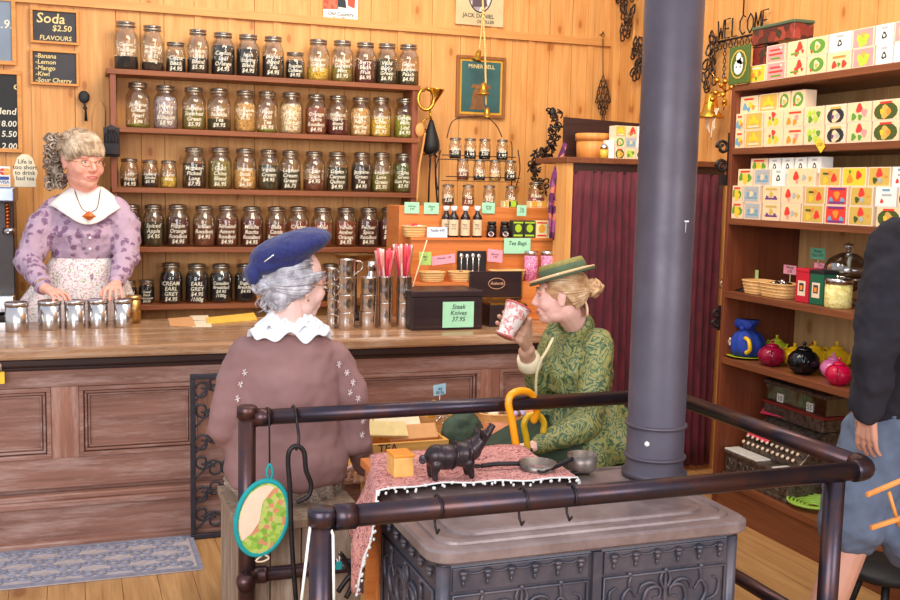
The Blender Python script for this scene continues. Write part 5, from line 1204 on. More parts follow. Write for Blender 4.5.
# brass bells by the unit
x = WX-.12
t = thing('brass_bells', 'cluster of brass bells with ribbons hanging beside the shelf unit', 'bells', (P(716, 110, x=x).x, P(716, 110, x=x).y, P(716, 145, x=x).z))
c = P(711, 104, x=x); mb = MB(); mb.lathe([(r*2.1, h*2.1) for r, h in bp], c, 20); mb.build('large_bell', m_brass, t)
c = P(725, 92, x=x); mb = MB()
for k in range(9):
    q = k*.7; cc = c+Vector((-.02+.03*math.sin(k*2.1), .055*math.cos(q), .06*math.sin(q))); mb.ell(cc, .016, n=10, k=7); mb.tube([c, cc], .004, 5); mb.tube([cc, cc+(cc-c)*.6], .003, 4)
mb.build('star_bells', m_brass, t)
mb = MB(); rr = random.Random(4)
for k in range(7):
    a = P(708+k*1.8, 108, x=x); mb.tube(smoothpath([a, P(707+k*1.5+rr.uniform(-2, 2), 120, x=x-.01), P(707+k*1.3, 128+rr.uniform(0, 14), x=x)]), .004, 5)
mb.build('ribbons', m_cream, t)
mb = MB(); mb.tube([P(714, 92, x=x), P(714, 92, x=WX)], .004, 5); mb.tube([P(714, 92, x=x), c], .004, 5); mb.build('hook', m_brass, t)
# ornate iron bracket & latch on the unit end
def scroll(mb, c, r, sgn, ax1, ax2, th=.006, turns=1.3, n=16):
    pts = []
    for j in range(n+1):
        q = j/n*turns*2*math.pi; rad = r*(1-.72*j/n); pts.append(c+ax1*(sgn*rad*math.cos(q))+ax2*(rad*math.sin(q)))
    mb.tube(pts, th, 6)
ex = UX-.015
c = Vector((UX+.05, UY+.01, P(714, 160, y=UY+.02).z))
t = thing('iron_bracket', 'ornate black iron bracket on the left side of the shelf unit', 'bracket', c-Z*.1)
mb = MB()
for sgn, dz in ((1, .06), (-1, .06), (1, -.03), (-1, -.03)): scroll(mb, c+Vector((-.045+sgn*.03, .008, dz)), .035, sgn, X, Z, .008)
mb.box((c.x-.09, c.y-.004, c.z-.12), (c.x+.0, c.y+.006, c.z-.07)); mb.box((c.x-.05, c.y-.004, c.z-.12), (c.x-.035, c.y+.006, c.z+.13)); mb.build('bracket_scrolls', m_iron, t)
c = Vector((UX+.0, UY+.012, P(712, 318, y=UY+.02).z))
t = thing('iron_latch', 'small black iron latch low on the left edge of the shelf unit', 'latch', c-Z*.05)
mb = MB(); scroll(mb, c+Vector((-.02, 0, .02)), .024, 1, X, Z, .006); scroll(mb, c+Vector((-.02, 0, -.03)), .024, -1, X, Z, .006); mb.box((c.x-.01, c.y-.004, c.z-.06), (c.x+.012, c.y+.004, c.z+.06)); mb.build('latch_plate', m_iron, t)
# purple scarf and garland beside the curtained cabinet
m_purple = speck('purple_batik', [(104, 38, 90), (140, 70, 120), (84, 28, 78), (190, 110, 90)], 26, .8)
t = thing('scarf', 'purple patterned scarf draped on the post left of the curtained cabinet', 'scarf', (kx0-.04, 5.02, P(556, 240, y=5.0).z))
yS = 5.02
mb = MB(); L1 = [(564, 142), (558, 158), (552, 180), (549, 205), (548, 236)]; R1 = [(567, 146), (563, 165), (558, 185), (556, 210), (553, 240)]
def scf(u, v):
    i = min(int(v*4), 3); f = v*4-i
    l = Vector(P(L1[i][0], L1[i][1], y=yS)).lerp(P(L1[i+1][0], L1[i+1][1], y=yS), f); r_ = Vector(P(R1[i][0], R1[i][1], y=yS)).lerp(P(R1[i+1][0], R1[i+1][1], y=yS), f)
    p = l.lerp(r_, u); p.y += .014*math.sin(u*9+v*4); return p
mb.sheet(scf, 10, 16); mb.build('cloth', m_purple, t, solid=.004)
m_post = m_pine
a = P(556, 155, y=5.13); b = P(561, 155, y=5.13)
mb = MB(); mb.tube(smoothpath([Vector((P(556, 205, y=5.3).x, 5.31, r3['z']+.001)), P(558, 190, y=5.31), P(556, 175, y=5.31), P(558, 166, y=5.31)]), .022, 8); at('wooden_post', mb, m_pine, 'crooked pale wooden post behind the purple scarf', 'post')
t = thing('garland', 'dark curly garland hanging left of the dark board', 'garland', (P(540, 180, y=5.6).x, 5.6, P(540, 195, y=5.6).z))
mb = MB(); rr = random.Random(9); mats = [m_black, m_darkwood, m_oldiron]
path = smoothpath([P(553, 112, y=5.55), P(554, 135, y=5.55), P(548, 152, y=5.58), P(537, 158, y=5.6), P(536, 172, y=5.6), P(545, 188, y=5.6)], 7)
for k, p_ in enumerate(path):
    for q in range(3):
        mb.mi = rr.randrange(3); c = p_+Vector((rr.uniform(-.03, .03), rr.uniform(-.02, .02), rr.uniform(-.03, .03))); rad = rr.uniform(.012, .024); ph = rr.uniform(0, 6)
        ax = Vector((rr.uniform(-1, 1), rr.uniform(-1, 1), rr.uniform(-1, 1))).normalized(); bx_ = ax.orthogonal().normalized(); cy_ = ax.cross(bx_)
        mb.tube([c+bx_*rad*math.cos(ph+j*.8)+cy_*rad*math.sin(ph+j*.8) for j in range(7)], .005, 5)
mb.build('curled_leaves', mats, t)
mb = MB(); mb.tube([P(553, 110, y=5.55), P(553, 110, y=WY)], .005, 6); mb.ell(P(553, 112, y=5.55), (.02, .01, .024)); mb.build('hook', m_iron, t)
# ================================================================ railing round the stove
RX0, RX1, RY0, RY1, RZ, RL = .484, 1.95, 2.105, 3.1, .845, .35
t = thing('pipe_railing', 'worn steel pipe railing around the cast iron stove', 'railing', ((RX0+RX1)/2, (RY0+RY1)/2, 0))
rr_ = .0245
def railpart(name, pts, r=rr_, k=1):
    mb = MB(); mb.tube(smoothpath(pts, k) if k > 1 else pts, r, 16); return mb.build(name, m_rail, t)
def post(x, y, h, cap):
    mb = MB(); mb.tube([(x, y, .012), (x, y, h)], .0265, 18); o = mb.build('post', m_rail, t)
    mb = MB(); mb.lathe([(0, 0), (.055, 0), (.055, .01), (.03, .014), (.0, .014)], (x, y, 0), 20); mb.build('floor_flange', m_rail, t)
    if cap: mb = MB(); mb.lathe([(.026, -.03), (.031, -.028), (.031, .004), (.026, .008), (0, .008)], (x, y, h), 20); mb.build('post_cap', m_rail, t)
post(RX0, RY1, .875, True); post(RX0+.003, RY0, .86, True); post(1.828, RY0, RZ-.02, False); post(RX1, RY1, RZ-.02, False)
railpart('top_rail', [(RX0+.04, RY0, RZ), (RX1-.06, RY0, RZ)])
railpart('top_rail', [(RX0, RY1, RZ), (RX1-.06, RY1, RZ)])
railpart('top_rail', [(RX1, RY0+.06, RZ), (RX1, RY1-.06, RZ)])
el = [(RX1-.065, RY0, RZ), (RX1-.03, RY0+.006, RZ), (RX1-.008, RY0+.03, RZ), (RX1, RY0+.065, RZ)]
mb = MB(); mb.tube(smoothpath(el, 4), .029, 16); mb.build('elbow', m_rail, t)
mb = MB(); mb.tube(smoothpath([(x_, RY0+RY1-y_, z_) for x_, y_, z_ in el], 4), .029, 16); mb.build('elbow', m_rail, t)
mb = MB(); mb.tube([(RX0+.03, RY0, RZ), (RX0+.075, RY0, RZ)], .0285, 16); mb.build('rail_collar', m_rail, t)
mb = MB(); mb.tube([(RX0+.02, RY1, RZ), (RX0+.07, RY1, RZ)], .0285, 16); mb.build('rail_collar', m_rail, t)
for a_, b_ in (((RX0, RY1, RL), (RX1, RY1, RL)), ((RX1, RY0, RL), (RX1, RY1, RL)), ((RX0, RY0, RL-.05), (RX1, RY0, RL-.05))):
    railpart('lower_rail', [a_, b_], .022)
mb = MB(); mb.tube(smoothpath([(RX0-.012, RY1-.07, RL), (RX0-.01, RY1-.03, RL), (RX0+.02, RY1, RL), (RX0+.06, RY1, RL)], 4), .027, 14); mb.build('lower_elbow', m_rail, t)
# ================================================================ cast iron stove
m_stove = metalm('cast_iron_stove', (76, 74, 84), .4, (96, 88, 94), .35, 10)
m_stovetop = metalm('stove_top_plate', (128, 108, 104), .34, (152, 132, 128), .25, 8)
sx0, sx1, sy0, sy1, sz = .775, 1.675, 2.215, 2.80, .70
st = thing('cast_iron_stove', 'grey cast iron parlour stove with ornate panels inside the railing', 'stove', ((sx0+sx1)/2, (sy0+sy1)/2, 0))
def rrect(x0, y0, x1, y1, r, n=10):
    out = []
    for cx, cy, a0 in ((x1-r, y1-r, 0), (x0+r, y1-r, 90), (x0+r, y0+r, 180), (x1-r, y0+r, 270)):
        for j in range(n+1): a = math.radians(a0+90*j/n); out.append((cx+r*math.cos(a), cy+r*math.sin(a)))
    return out
def ring(ins, z, r=.06): return [Vector((a, b, z)) for a, b in rrect(sx0+ins, sy0+ins, sx1-ins, sy1-ins, r)]
mb = MB(); mb.loft([ring(.03, sz-.045), ring(.006, sz-.036), ring(0, sz-.03), ring(0, sz-.008), ring(.008, sz-.002), ring(.034, sz), ring(.036, sz+.006), ring(.05, sz+.008), ring(.052, sz+.002), ring(.085, sz+.002), ring(.088, sz+.009), ring(.1, sz+.011)])
mb.s = [False]*len(mb.s)
mb.build('top_plate', m_stovetop, st)
mb = MB(); mb.box((sx0+.02, sy1-.10, sz+.017), (sx1-.35, sy1-.015, sz+.024)); mb.build('rear_ledge', m_stovetop, st, bevel=.004)
bx0, bx1, by0, by1 = sx0+.035, sx1-.035, sy0+.035, sy1-.035
mb = MB(); mb.box((bx0, by0, .14), (bx1, by1, sz-.045)); mb.build('stove_body', m_stove, st, bevel=.01)
mb = MB(); mb.loft([[Vector((a, b, z)) for a, b in rrect(bx0-.02-i, by0-.02-i, bx1+.02+i, by1+.02+i, .05)] for z, i in ((.1, .0), (.105, .012), (.14, .012), (.155, 0))]); mb.build('base_skirt', m_stove, st)
for a_, b_ in ((bx0+.03, by0+.03), (bx1-.03, by0+.03), (bx0+.03, by1-.03), (bx1-.03, by1-.03)):
    mb = MB(); mb.tube(smoothpath([(a_, b_, .11), (a_+(.02 if a_ > 1.2 else -.02), b_, .07), (a_, b_, .03), (a_+(.02 if a_ > 1.2 else -.02), b_, 0.008)]), [.03]*4+[.024]*4+[.018]*5, 10); mb.build('leg', m_stove, st)
mid = (bx0+bx1)/2
for q in (bx0, mid, bx1):
    mb = MB()
    if q == mid: mb.box((q-.012, by0-.012, .16), (q+.012, by0, sz-.05))
    else: mb.cyl((q+(.01 if q == bx0 else -.01), by0+.008, .16), (q+(.01 if q == bx0 else -.01), by0+.008, sz-.05), .018)
    mb.build('corner_column', m_stove, st)
def acanthus(mb, o, ax, up, s):
    """mirrored leaf scrolls around a middle palmette"""
    nrm = ax.cross(Z)
    def leaf(pts, r0):
        pp = smoothpath([o+ax*a*s+up*b*s+nrm*.004 for a, b in pts], 4); n = len(pp)
        mb.tube(pp, [max(.0025, r0*s*14*math.sin(math.pi*(.12+.86*i/(n-1)))) for i in range(n)], 7)
    for g in (1, -1):
        leaf([(0, -.1), (g*.25, -.2), (g*.5, -.05), (g*.42, .28), (g*.15, .3), (g*.12, .1), (g*.28, .08)], .0035)
        leaf([(g*.1, .25), (g*.3, .42), (g*.55, .38), (g*.62, .2)], .0032)
        leaf([(g*.45, -.1), (g*.8, -.2), (g*1.0, .1), (g*.85, .35), (g*.7, .15)], .0035)
        leaf([(g*.85, .3), (g*.85, .5), (g*.8, .62)], .0028)
        leaf([(g*.2, -.25), (g*.5, -.5), (g*.9, -.5), (g*1.05, -.25)], .0032)
        leaf([(g*1.0, -.1), (g*1.25, 0), (g*1.3, .3), (g*1.15, .4)], .0028)
        leaf([(0, .2), (g*.12, .45), (g*.05, .65)], .003)
    for q in (-.85, 0, .85): mb.ell(o+ax*q*s+up*s*.66+nrm*.004, .045*s+.002, n=8, k=6)
    leaf([(0, -.6), (0, -.1), (0, .3), (0, .7)], .004)
for (a_, b_) in ((bx0+.02, mid-.012), (mid+.012, bx1-.02)):
    mb = MB(); zf = .585
    mb.box((a_+.01, by0-.006, zf), (b_-.01, by0, sz-.055)); mb.build('frieze', m_stove, st, bevel=.002)
    mb = MB(); n = 6
    pts = []
    for k in range(n):
        cx_ = a_+.035+(b_-a_-.07)*k/(n-1)
        mb.ell((cx_, by0-.012, .634), (.012, .01, .007), n=12, k=7); mb.ell((cx_, by0-.012, .622), (.008, .008, .009), n=10, k=7); mb.ell((cx_, by0-.01, .606), (.004, .004, .008), n=8, k=6)
    for k in range(n-1):
        x0_ = a_+.035+(b_-a_-.07)*k/(n-1); x1_ = a_+.035+(b_-a_-.07)*(k+1)/(n-1)
        mb.tube(smoothpath([(x0_, by0-.009, .64), ((x0_*.7+x1_*.3), by0-.009, .631), ((x0_+x1_)/2, by0-.009, .63), ((x0_*.3+x1_*.7), by0-.009, .631), (x1_, by0-.009, .64)], 3), .003, 5)
    mb.build('frieze_drops', m_stove, st)
    mb = MB(); fr_ = [(a_+.012, .2), (b_-.012, .2), (b_-.012, .575), (a_+.012, .575)]
    mb.tube([Vector((p_, by0-.004, q_)) for p_, q_ in fr_], .005, 6, True); mb.build('panel_frame', m_stove, st)
    mb = MB(); acanthus(mb, Vector(((a_+b_)/2, by0, .497)), X, Z, .125); mb.build('leaf_scrollwork', m_stove, st)
    mb = MB(); acanthus(mb, Vector(((a_+b_)/2, by0, .33)), X, -Z, .11); mb.build('leaf_scrollwork', m_stove, st)
mb = MB(); acanthus(mb, Vector((bx0, (by0+by1)/2, .47)), -Y, Z, .15); mb.build('leaf_scrollwork', m_stove, st)
mb = MB()
for k in range(7): yy = by0+.05+(by1-by0-.1)*k/6; mb.ell((bx0-.01, yy, .63), (.01, .012, .007), n=10, k=6); mb.ell((bx0-.01, yy, .618), (.008, .008, .009), n=10, k=6)
mb.tube([Vector((bx0-.004, by0+.04, .2)), Vector((bx0-.004, by1-.04, .2)), Vector((bx0-.004, by1-.04, .575)), Vector((bx0-.004, by0+.04, .575))], .005, 6, True)
mb.build('frieze_drops', m_stove, st)
# stovepipe
pc = Vector((1.613, 2.625, sz)); m_pipe = metalm('stove_pipe_metal', (88, 80, 90), .42, (80, 72, 82), .25, 5)
t = thing('stove_pipe', 'thick grey violet stovepipe rising from the stove to the ceiling', 'stovepipe', pc+Z*.017)
R_ = .0845
mb = MB(); mb.lathe([(R_+.012, .017), (R_+.012, .03), (R_, .034), (R_, .9), (R_, 2.6)], pc, 40); mb.build('pipe', m_pipe, t)
for py in (431, 463):
    z_ = P(658, py, y=2.62-.08).z
    mb = MB(); mb.lathe([(R_, -.006), (R_+.006, -.004), (R_+.0075, 0), (R_+.006, .004), (R_, .006)], Vector((pc.x, pc.y, z_)), 40); mb.build('pipe_bead', m_pipe, t)
d = Vector((-pc.x, -pc.y, 0)).normalized(); sd = Vector((d.y, -d.x, 0))
def onpipe(px, py):
    # point of the pipe surface under a pixel (ray / cylinder)
    o = Vector((0, 0, EYE)); dd = _f*FPX+_r*(px-450)-_u*(py-300)
    A = dd.x**2+dd.y**2; B = 2*((o.x-pc.x)*dd.x+(o.y-pc.y)*dd.y); C_ = (o.x-pc.x)**2+(o.y-pc.y)**2-R_**2
    s_ = (-B-math.sqrt(max(0, B*B-4*A*C_)))/2/A; return o+dd*s_
mb = MB(); c = onpipe(647, 444); mb.ell(c, (.008, .008, .008), n=10, k=6); mb.build('screw_head', m_white, t)
mb = MB(); c = onpipe(686, 222); mb.obox(c-X*.006-Y*.003, (.012, -.002, 0), (0, .003, 0), (0, 0, .004)); mb.tube([c, c-Z*.03], .0008, 4); mb.build('tape_scrap', m_white, t)
# ================================================================ pink runner table behind the stove
tx0, tx1, ty0, ty1, tz = .82, 1.31, 2.845, 3.03, .716
t = thing('side_table', 'small wooden table under the pink cloth between stove and rear rail', 'table', ((tx0+tx1)/2, 2.93, 0))
mb = MB(); mb.box((tx0, ty0, tz-.025), (tx1, ty1, tz)); mb.build('table_top', m_riser, t, bevel=.002)
for a_ in (tx0+.03, tx1-.03):
    for b_ in (ty0+.03, ty1-.03): mb = MB(); mb.box((a_-.015, b_-.015, .001), (a_+.015, b_+.015, tz-.025)); mb.build('leg', m_riser, t)
m_pcloth = N('pink_patterned_cloth'); v = m_pcloth.n('TexVoronoi', Vector=m_pcloth.map((1, 1, 1)), Scale=55).outputs[0]
nz = m_pcloth.noise(m_pcloth.co, 60, 4, .6, 2)
m_pcloth.bump(nz, .4, .004)
m_pcloth = m_pcloth.fin(m_pcloth.ramp(nz, [(.4, C(120, 60, 66)), (.47, C(200, 130, 124)), (.58, C(226, 166, 152)), (.66, C(160, 84, 90))]), .85)
t = thing('table_cloth', 'pink patterned cloth with white fringe under the cast iron pig', 'cloth', (1.05, 2.9, tz+.002))
def clo(u, v):
    # v: from the hanging left edge across the table top; u: front to back
    y = 2.62+.41*u; top = tz+.007; w = 1.36-.77
    front = max(0, 1-u*4)
    s_ = v*1.68-.42      # metres along the cloth, negative hangs down at the left
    if s_ < 0:
        dn_ = -s_*(.62+.12*math.sin(u*5)); x = .755+.1*u-.05*min(1, dn_*6)-.018*math.sin(u*13+s_*8)*min(1, dn_*8); return Vector((x, y-.06*dn_+.012*math.sin(s_*14+u*9), top-dn_))
    if s_ > w:
        dn_ = (s_-w)*.3; return Vector((1.36+.01*math.sin(u*15), y, top-dn_))
    z = top+.0025*math.sin(s_*40+u*12); return Vector((.755+.1*u*max(0, 1-s_*2.5)+s_, y+.02*math.sin(s_*9)*(1-u), z + (0.012 if y < sy1+.02 else 0)))
mb = MB(); mb.sheet(clo, 26, 60); mb.build('cloth', m_pcloth, t, solid=.004)
mb = MB(); ed = [clo(0, j/60) for j in range(61)]; mb.tube([p_+Vector((0, -.006, .002)) for p_ in ed], .0045, 6, flat=.6)
rr = random.Random(3)
for p_ in ed[::1]:
    for q in range(2): mb.ell(p_+Vector((rr.uniform(-.006, .006), -.01, rr.uniform(-.01, .004))), (.0042, .003, .005), n=6, k=4)
mb.build('white_fringe', m_white, t)
# cast iron pig
m_pig = metalm('pig_cast_iron', (74, 60, 62), .3, (52, 42, 44), .65, 30)
pz = tz+.023
pg = thing('cast_iron_pig', 'dark cast iron standing pig figurine facing right with raised snout', 'figurine', (.98, 2.67, pz))
o = Vector((P(455, 470, y=2.67).x, 2.67, pz))
mb = MB(); E = lambda x, y, z, r, R=None: mb.ell(o+Vector((x, y, z)), r, R, 18, 12)
E(-.03, 0, .062, (.055, .036, .036)); E(-.055, 0, .066, (.035, .033, .034)); E(.02, 0, .066, (.04, .034, .036)); E(.048, 0, .078, (.03, .028, .032))
mb.cap(o+Vector((.055, 0, .085)), o+Vector((.094, 0, .122)), .026, .014); mb.cap(o+Vector((.09, 0, .116)), o+Vector((.108, 0, .14)), .012, .010)
for s_ in (-1, 1):
    mb.cap(o+Vector((.075, s_*.016, .118)), o+Vector((.066, s_*.026, .138)), .009, .004)
    for x_, dx in ((-.062, -.006), (.034, .006)):
        mb.limb([o+Vector((x_, s_*.018, .045)), o+Vector((x_+dx, s_*.02, .024)), o+Vector((x_+dx+.003, s_*.02, .008))], [.018, .010, .009])
mb.tube(smoothpath([o+Vector((-.085, 0, .07)), o+Vector((-.1, .006, .066)), o+Vector((-.104, -.004, .054)), o+Vector((-.094, -.006, .052)), o+Vector((-.094, .004, .062))]), .0045, 6)
body = mb.build('pig_body', m_pig, pg, voxel=.0028, smooth=3)
mb = MB()
for rx, rz, ra, rb in ((-.006, .066, .038, .0385), (.036, .074, .036, .037)):
    mb.tube([o+Vector((rx+.008*math.sin(a), ra*math.cos(a), rz+rb*math.sin(a))) for a in [j*math.pi/14 for j in range(28)]], .0022, 5, True)
mb.build('belly_seam', m_pig, pg)
mb = MB(); mb.lathe([(.0095, 0), (.011, .002), (.009, .006), (0, .006)], o+Vector((.108, 0, .142)), 12, (.55, 0, .83)); mb.build('snout_disc', m_pig, pg)
# little orange box on the cloth
c0 = P(404, 473, z=tz+.01); c0 = Vector((c0.x, 2.9, 0)); yB = 2.715; xx = P(394, 476, y=yB).x; xy = P(414, 476, y=yB).x
t = thing('small_wood_box', 'small square orange wooden box standing on the pink cloth', 'box', ((xx+xy)/2, 2.75, tz+.02))
z_t = P(402, 458, y=yB).z
mb = MB(); mb.box((xx, yB, tz+.022), (xy, yB+.075, z_t)); mb.build('box_body', plain('pale_orange_wood', (236, 176, 96), .5), t, bevel=.003)
mb = MB(); mb.box((xx-.002, yB-.002, z_t+.0005), (xy+.002, yB+.077, z_t+.008)); mb.build('box_lid', plain('orange_wood_lid', (228, 140, 40), .5), t, bevel=.002)
# iron pans and ladles on the stove top
m_pan = metalm('worn_pan_iron', (110, 98, 92), .35, (150, 136, 126), .6, 12)
def pan(name, label, px, py, r, hang, flat=1.0, ladle=False, cat='pan'):
    c = P(px, py, z=sz+.025); c.y = min(c.y, 2.76); t = thing(name, label, cat, c)
    mb = MB(); mb.lathe([(0, 0), (r*.8, 0), (r*.92, .008), (r, .026*flat), (r*.96, .026*flat), (r*.86, .01), (0, .008)], c, 26); mb.build('pan_bowl', m_pan, t)
    d_ = Vector((math.cos(hang), math.sin(hang), 0)); mb = MB(); mb.tube(smoothpath([c+d_*r*.9+Z*.022*flat, c+d_*(r+.06)+Z*.03, c+d_*(r+.11)+Z*.024]), .007, 7); mb.tube([c+d_*(r+.122)+Vector((.012*math.cos(a), .012*math.sin(a), .024)) for a in [j*.7 for j in range(9)]], .0035, 5, True)
    mb.build('pan_handle', m_iron, t)
pan('iron_skillet', 'small iron skillet on the stove beside the umbrella', 537, 474, .055, math.radians(165), 1.4)
pan('iron_skillet', 'deeper iron skillet on the stove between the first skillet and the pipe', 582, 470, .045, math.radians(200), 1.9)
c = P(568, 476, z=sz+.02); t = thing('stove_lid_lifter', 'dark iron lid lifter lying on the stove before the skillets', 'tool', c)
mb = MB(); mb.tube(smoothpath([c+Vector((-.13, .04, .004)), c+Vector((-.05, .0, .006)), c+Vector((.03, .01, .004)), c+Vector((.07, .0, .004))]), .006, 7); mb.build('lifter', m_iron, t)
for k, (px, w) in enumerate([(438, 'leftmost'), (523, 'middle'), (571, 'rightmost')]):
    x_ = P(px, 500, y=RY0).x; c = Vector((x_, RY0, RZ))
    t = thing('wire_hook', '%s of three iron wire hooks on the front rail' % w, 'hook', c, 'wire hooks on the front rail')
    mb = MB(); mb.tube([c+Vector((0, -.029*math.cos(a), .029*math.sin(a))) for a in [math.radians(-30+q*20) for q in range(12)]]+[c+Vector((.004, .026, -.05)), c+Vector((.004, .012, -.062)), c+Vector((.004, 0, -.05))], .003, 6); mb.build('hook_wire', m_iron, t)
# ================================================================ hanging on the rails
m_teal = plain('teal_binding', (20, 150, 150), .8, 0, .1, 60)
m_tea_fab = speck('green_tea_print', [(150, 184, 70), (176, 200, 90), (130, 170, 60), (196, 190, 110), (210, 140, 100)], 70, .9)
cy_ = RY1-.045; c = Vector((.523, cy_, .545))
t = thing('pot_holder', 'round quilted pot holder with teal edge hanging from the rear rail', 'pot holder', (c.x, cy_, .42))
tl = -.18
def ph(a, s_=1): 
    u, v = .077*math.cos(a)*s_, .115*math.sin(a)*s_
    return Vector((u*math.cos(tl)-v*math.sin(tl), 0, u*math.sin(tl)+v*math.cos(tl)))
def disk(mb, fn, y0_, y1_, n=32):
    f_ = [c+fn(2*math.pi*j/n)+Y*y0_ for j in range(n)]; b_ = [c+fn(2*math.pi*j/n)+Y*y1_ for j in range(n)]
    mb.add(f_+b_, [list(range(n)), [n+j for j in range(n)][::-1]]+[(j, n+j, n+(j+1) % n, (j+1) % n) for j in range(n)])
mb = MB(); disk(mb, lambda a: ph(a, .96), -.006, .006); mb.build('quilted_pad', m_tea_fab, t)
mb = MB(); mb.tube([c+ph(2*math.pi*j/40) for j in range(40)], .0085, 8, True, flat=1.0); mb.build('teal_binding', m_teal, t)
mb = MB(); lf = [ph(math.radians(a), .9) for a in range(75, 226, 10)]+[Vector((-.035, 0, -.045)), Vector((-.01, 0, -.01)), Vector((0, 0, .05))]
mb.add([c+p_+Y*-.0075 for p_ in lf]+[c+p_+Y*-.006 for p_ in lf], [list(range(len(lf)))]); mb.build('pocket', plain('cream_fabric', (232, 206, 176), .9, 0, .06), t)
mb = MB(); mb.tube(smoothpath([c+Vector((.022, 0, .11)), c+Vector((.012, -.002, .14)), c+Vector((.022, 0, .165)), c+Vector((.03, 0, .14)), c+Vector((.024, 0, .11))]), .004, 6); mb.build('hanging_loop', m_teal, t)
mb = MB(); hx = c.x+.022
mb.tube([Vector((hx, cy_, .7)), Vector((hx+.001, RY1-.029, RZ))]+[Vector((hx, RY1-.029*math.cos(a), RZ+.029*math.sin(a))) for a in [math.radians(q) for q in (30, 60, 90, 120, 150, 190)]], .0028, 6)
mb.build('wire_hook', m_iron, t)
mb = MB(); mb.tube(smoothpath([c+Vector((-.0, -.004, -.115)), c+Vector((-.02, -.006, -.13)), c+Vector((.0, -.004, -.135)), c+Vector((.02, -.006, -.125)), c+Vector((.004, -.004, -.112))]), .003, 5); mb.build('cream_bow', m_cream, t)
# iron poker with crook
def Q(px, py): return P(px, py, y=RY1-.06)
t = thing('iron_poker', 'dark iron poker with open crook hanging from the rear rail', 'poker', Q(296, 612))
mb = MB(); mb.tube(smoothpath([Q(297, 613), Q(292, 545), Q(290, 490), Q(288, 462), Q(290, 450), Q(297, 446), (Q(304, 452)), Q(306, 470), Q(311, 484), Q(309, 495), Q(302, 500), Q(297, 502)], 5), .0075, 8); mb.build('poker_rod', m_iron, t)
mb = MB(); hx = Q(297, 446).x
mb.tube(smoothpath([Q(296, 450), Q(299, 440), Vector((hx+.004, RY1-.034, RZ-.01)), Vector((hx+.002, RY1-.028, RZ+.014)), Vector((hx, RY1, RZ+.03)), Vector((hx, RY1+.03, RZ))], 4), .0045, 6); mb.build('hanging_hook', m_iron, t)
# umbrella
m_orange = plain('orange_lacquer', (246, 160, 24), .25, 0, .05)
uc = P(521, 407, y=RY1); t = thing('umbrella', 'closed black umbrella with glossy orange hook handle hung on the rear rail', 'umbrella', P(520, 500, y=RY1-.05))
mb = MB(); pts = [P(px, py, y=yy) for px, py, yy in [(517, 453, RY1-.06), (514.5, 436, RY1-.06), (511.5, 418, RY1-.055), (509, 404, RY1-.05), (511, 395, RY1-.045), (520, 391, RY1-.03), (530, 393, RY1-.01), (536, 402, RY1+.005), (537, 412, RY1+.02), (534, 420, RY1+.03)]]
pts[3] += Vector((-.002, 0, 0)); mb.tube(smoothpath(pts, 5), .0125, 12); mb.ell(pts[-1], .0128, n=12, k=8); mb.build('hook_handle', m_orange, t)
mb = MB(); a_, b_ = P(517, 451, y=RY1-.06), P(524, 486, y=RY1-.09)
mb.tube([a_, a_.lerp(b_, .15), a_.lerp(b_, .5), b_], [.014, .022, .024, .02], 12); mb.build('folded_canopy', plain('black_umbrella_cloth', (22, 26, 40), .45, 0, .2), t)
mb = MB(); mb.tube([b_, b_+(b_-a_).normalized()*.05], .006, 8); mb.build('ferrule', m_iron, t)
t = thing('cane', 'second yellow hook handled umbrella behind the orange handle', 'umbrella', P(535, 470, y=RY1+.1))
yb_ = RY1+.09
mb = MB(); mb.tube(smoothpath([P(528, 450, y=yb_), P(526, 436, y=yb_), P(524, 424, y=yb_), P(529, 416, y=yb_), P(538, 415, y=yb_), P(544, 423, y=yb_), P(543, 433, y=yb_)], 5), .011, 10); mb.build('hook_handle', plain('yellow_lacquer', (226, 180, 30), .3), t)
mb = MB(); mb.tube([P(528, 449, y=yb_), P(533, 500, y=yb_)], [.016, .02], 10); mb.build('folded_canopy', plain('dark_umbrella_cloth', (30, 40, 44), .5), t)
# white ribbons at the front post
t = thing('cloth_bag', 'bag with white cord handles and green pattern hung on the front left post', 'bag', (RX0, RY0, .3))
for px0, px1 in ((309, 300), (333, 334)):
    mb = MB(); mb.tube([P(px0, 535, y=RY0-.03), P(px1, 612, y=RY0-.03)], .0032, 6); mb.tube([P(px0, 535, y=RY0-.03), Vector((P(px0, 535, y=RY0).x+(.01 if px0 < 320 else -.01), RY0+.02, RZ-.0))], .003, 6); mb.build('cord_handle', m_white, t)
mb = MB(); a_ = P(298, 612, y=RY0-.04); b_ = P(350, 612, y=RY0-.04); mb.box((a_.x, RY0-.07, a_.z-.24), (b_.x, RY0-.03, a_.z+.0)); mb.build('bag_body', m_tea_fab, t, bevel=.01)
t = thing('key_ring', 'teal and yellow tagged iron scissors hanging inside the railing', 'tool', P(350, 590, y=3.06))
mb = MB(); mb.tube(smoothpath([P(340, 553, y=3.06), P(345, 560, y=3.06), P(352, 582, y=3.06), P(346, 598, y=3.06)]), .008, 6); mb.tube(smoothpath([P(360, 568, y=3.06), P(348, 578, y=3.06), P(338, 592, y=3.06)]), .008, 6); mb.build('iron_arms', m_iron, t)
mb = MB(); c = P(338, 566, y=3.04); mb.box((c.x-.005, c.y, c.z-.012), (c.x+.012, c.y+.004, c.z+.012)); mb.build('tag', m_teal, t)
mb = MB(); mb.tube([P(340, 553, y=3.06)]+[Vector((P(340, 553, y=3.06).x, RY1-.0245*math.cos(a), RL+.0245*math.sin(a))) for a in (0, .8, 1.6, 2.4)], .002, 5); mb.build('cord', m_white, t)
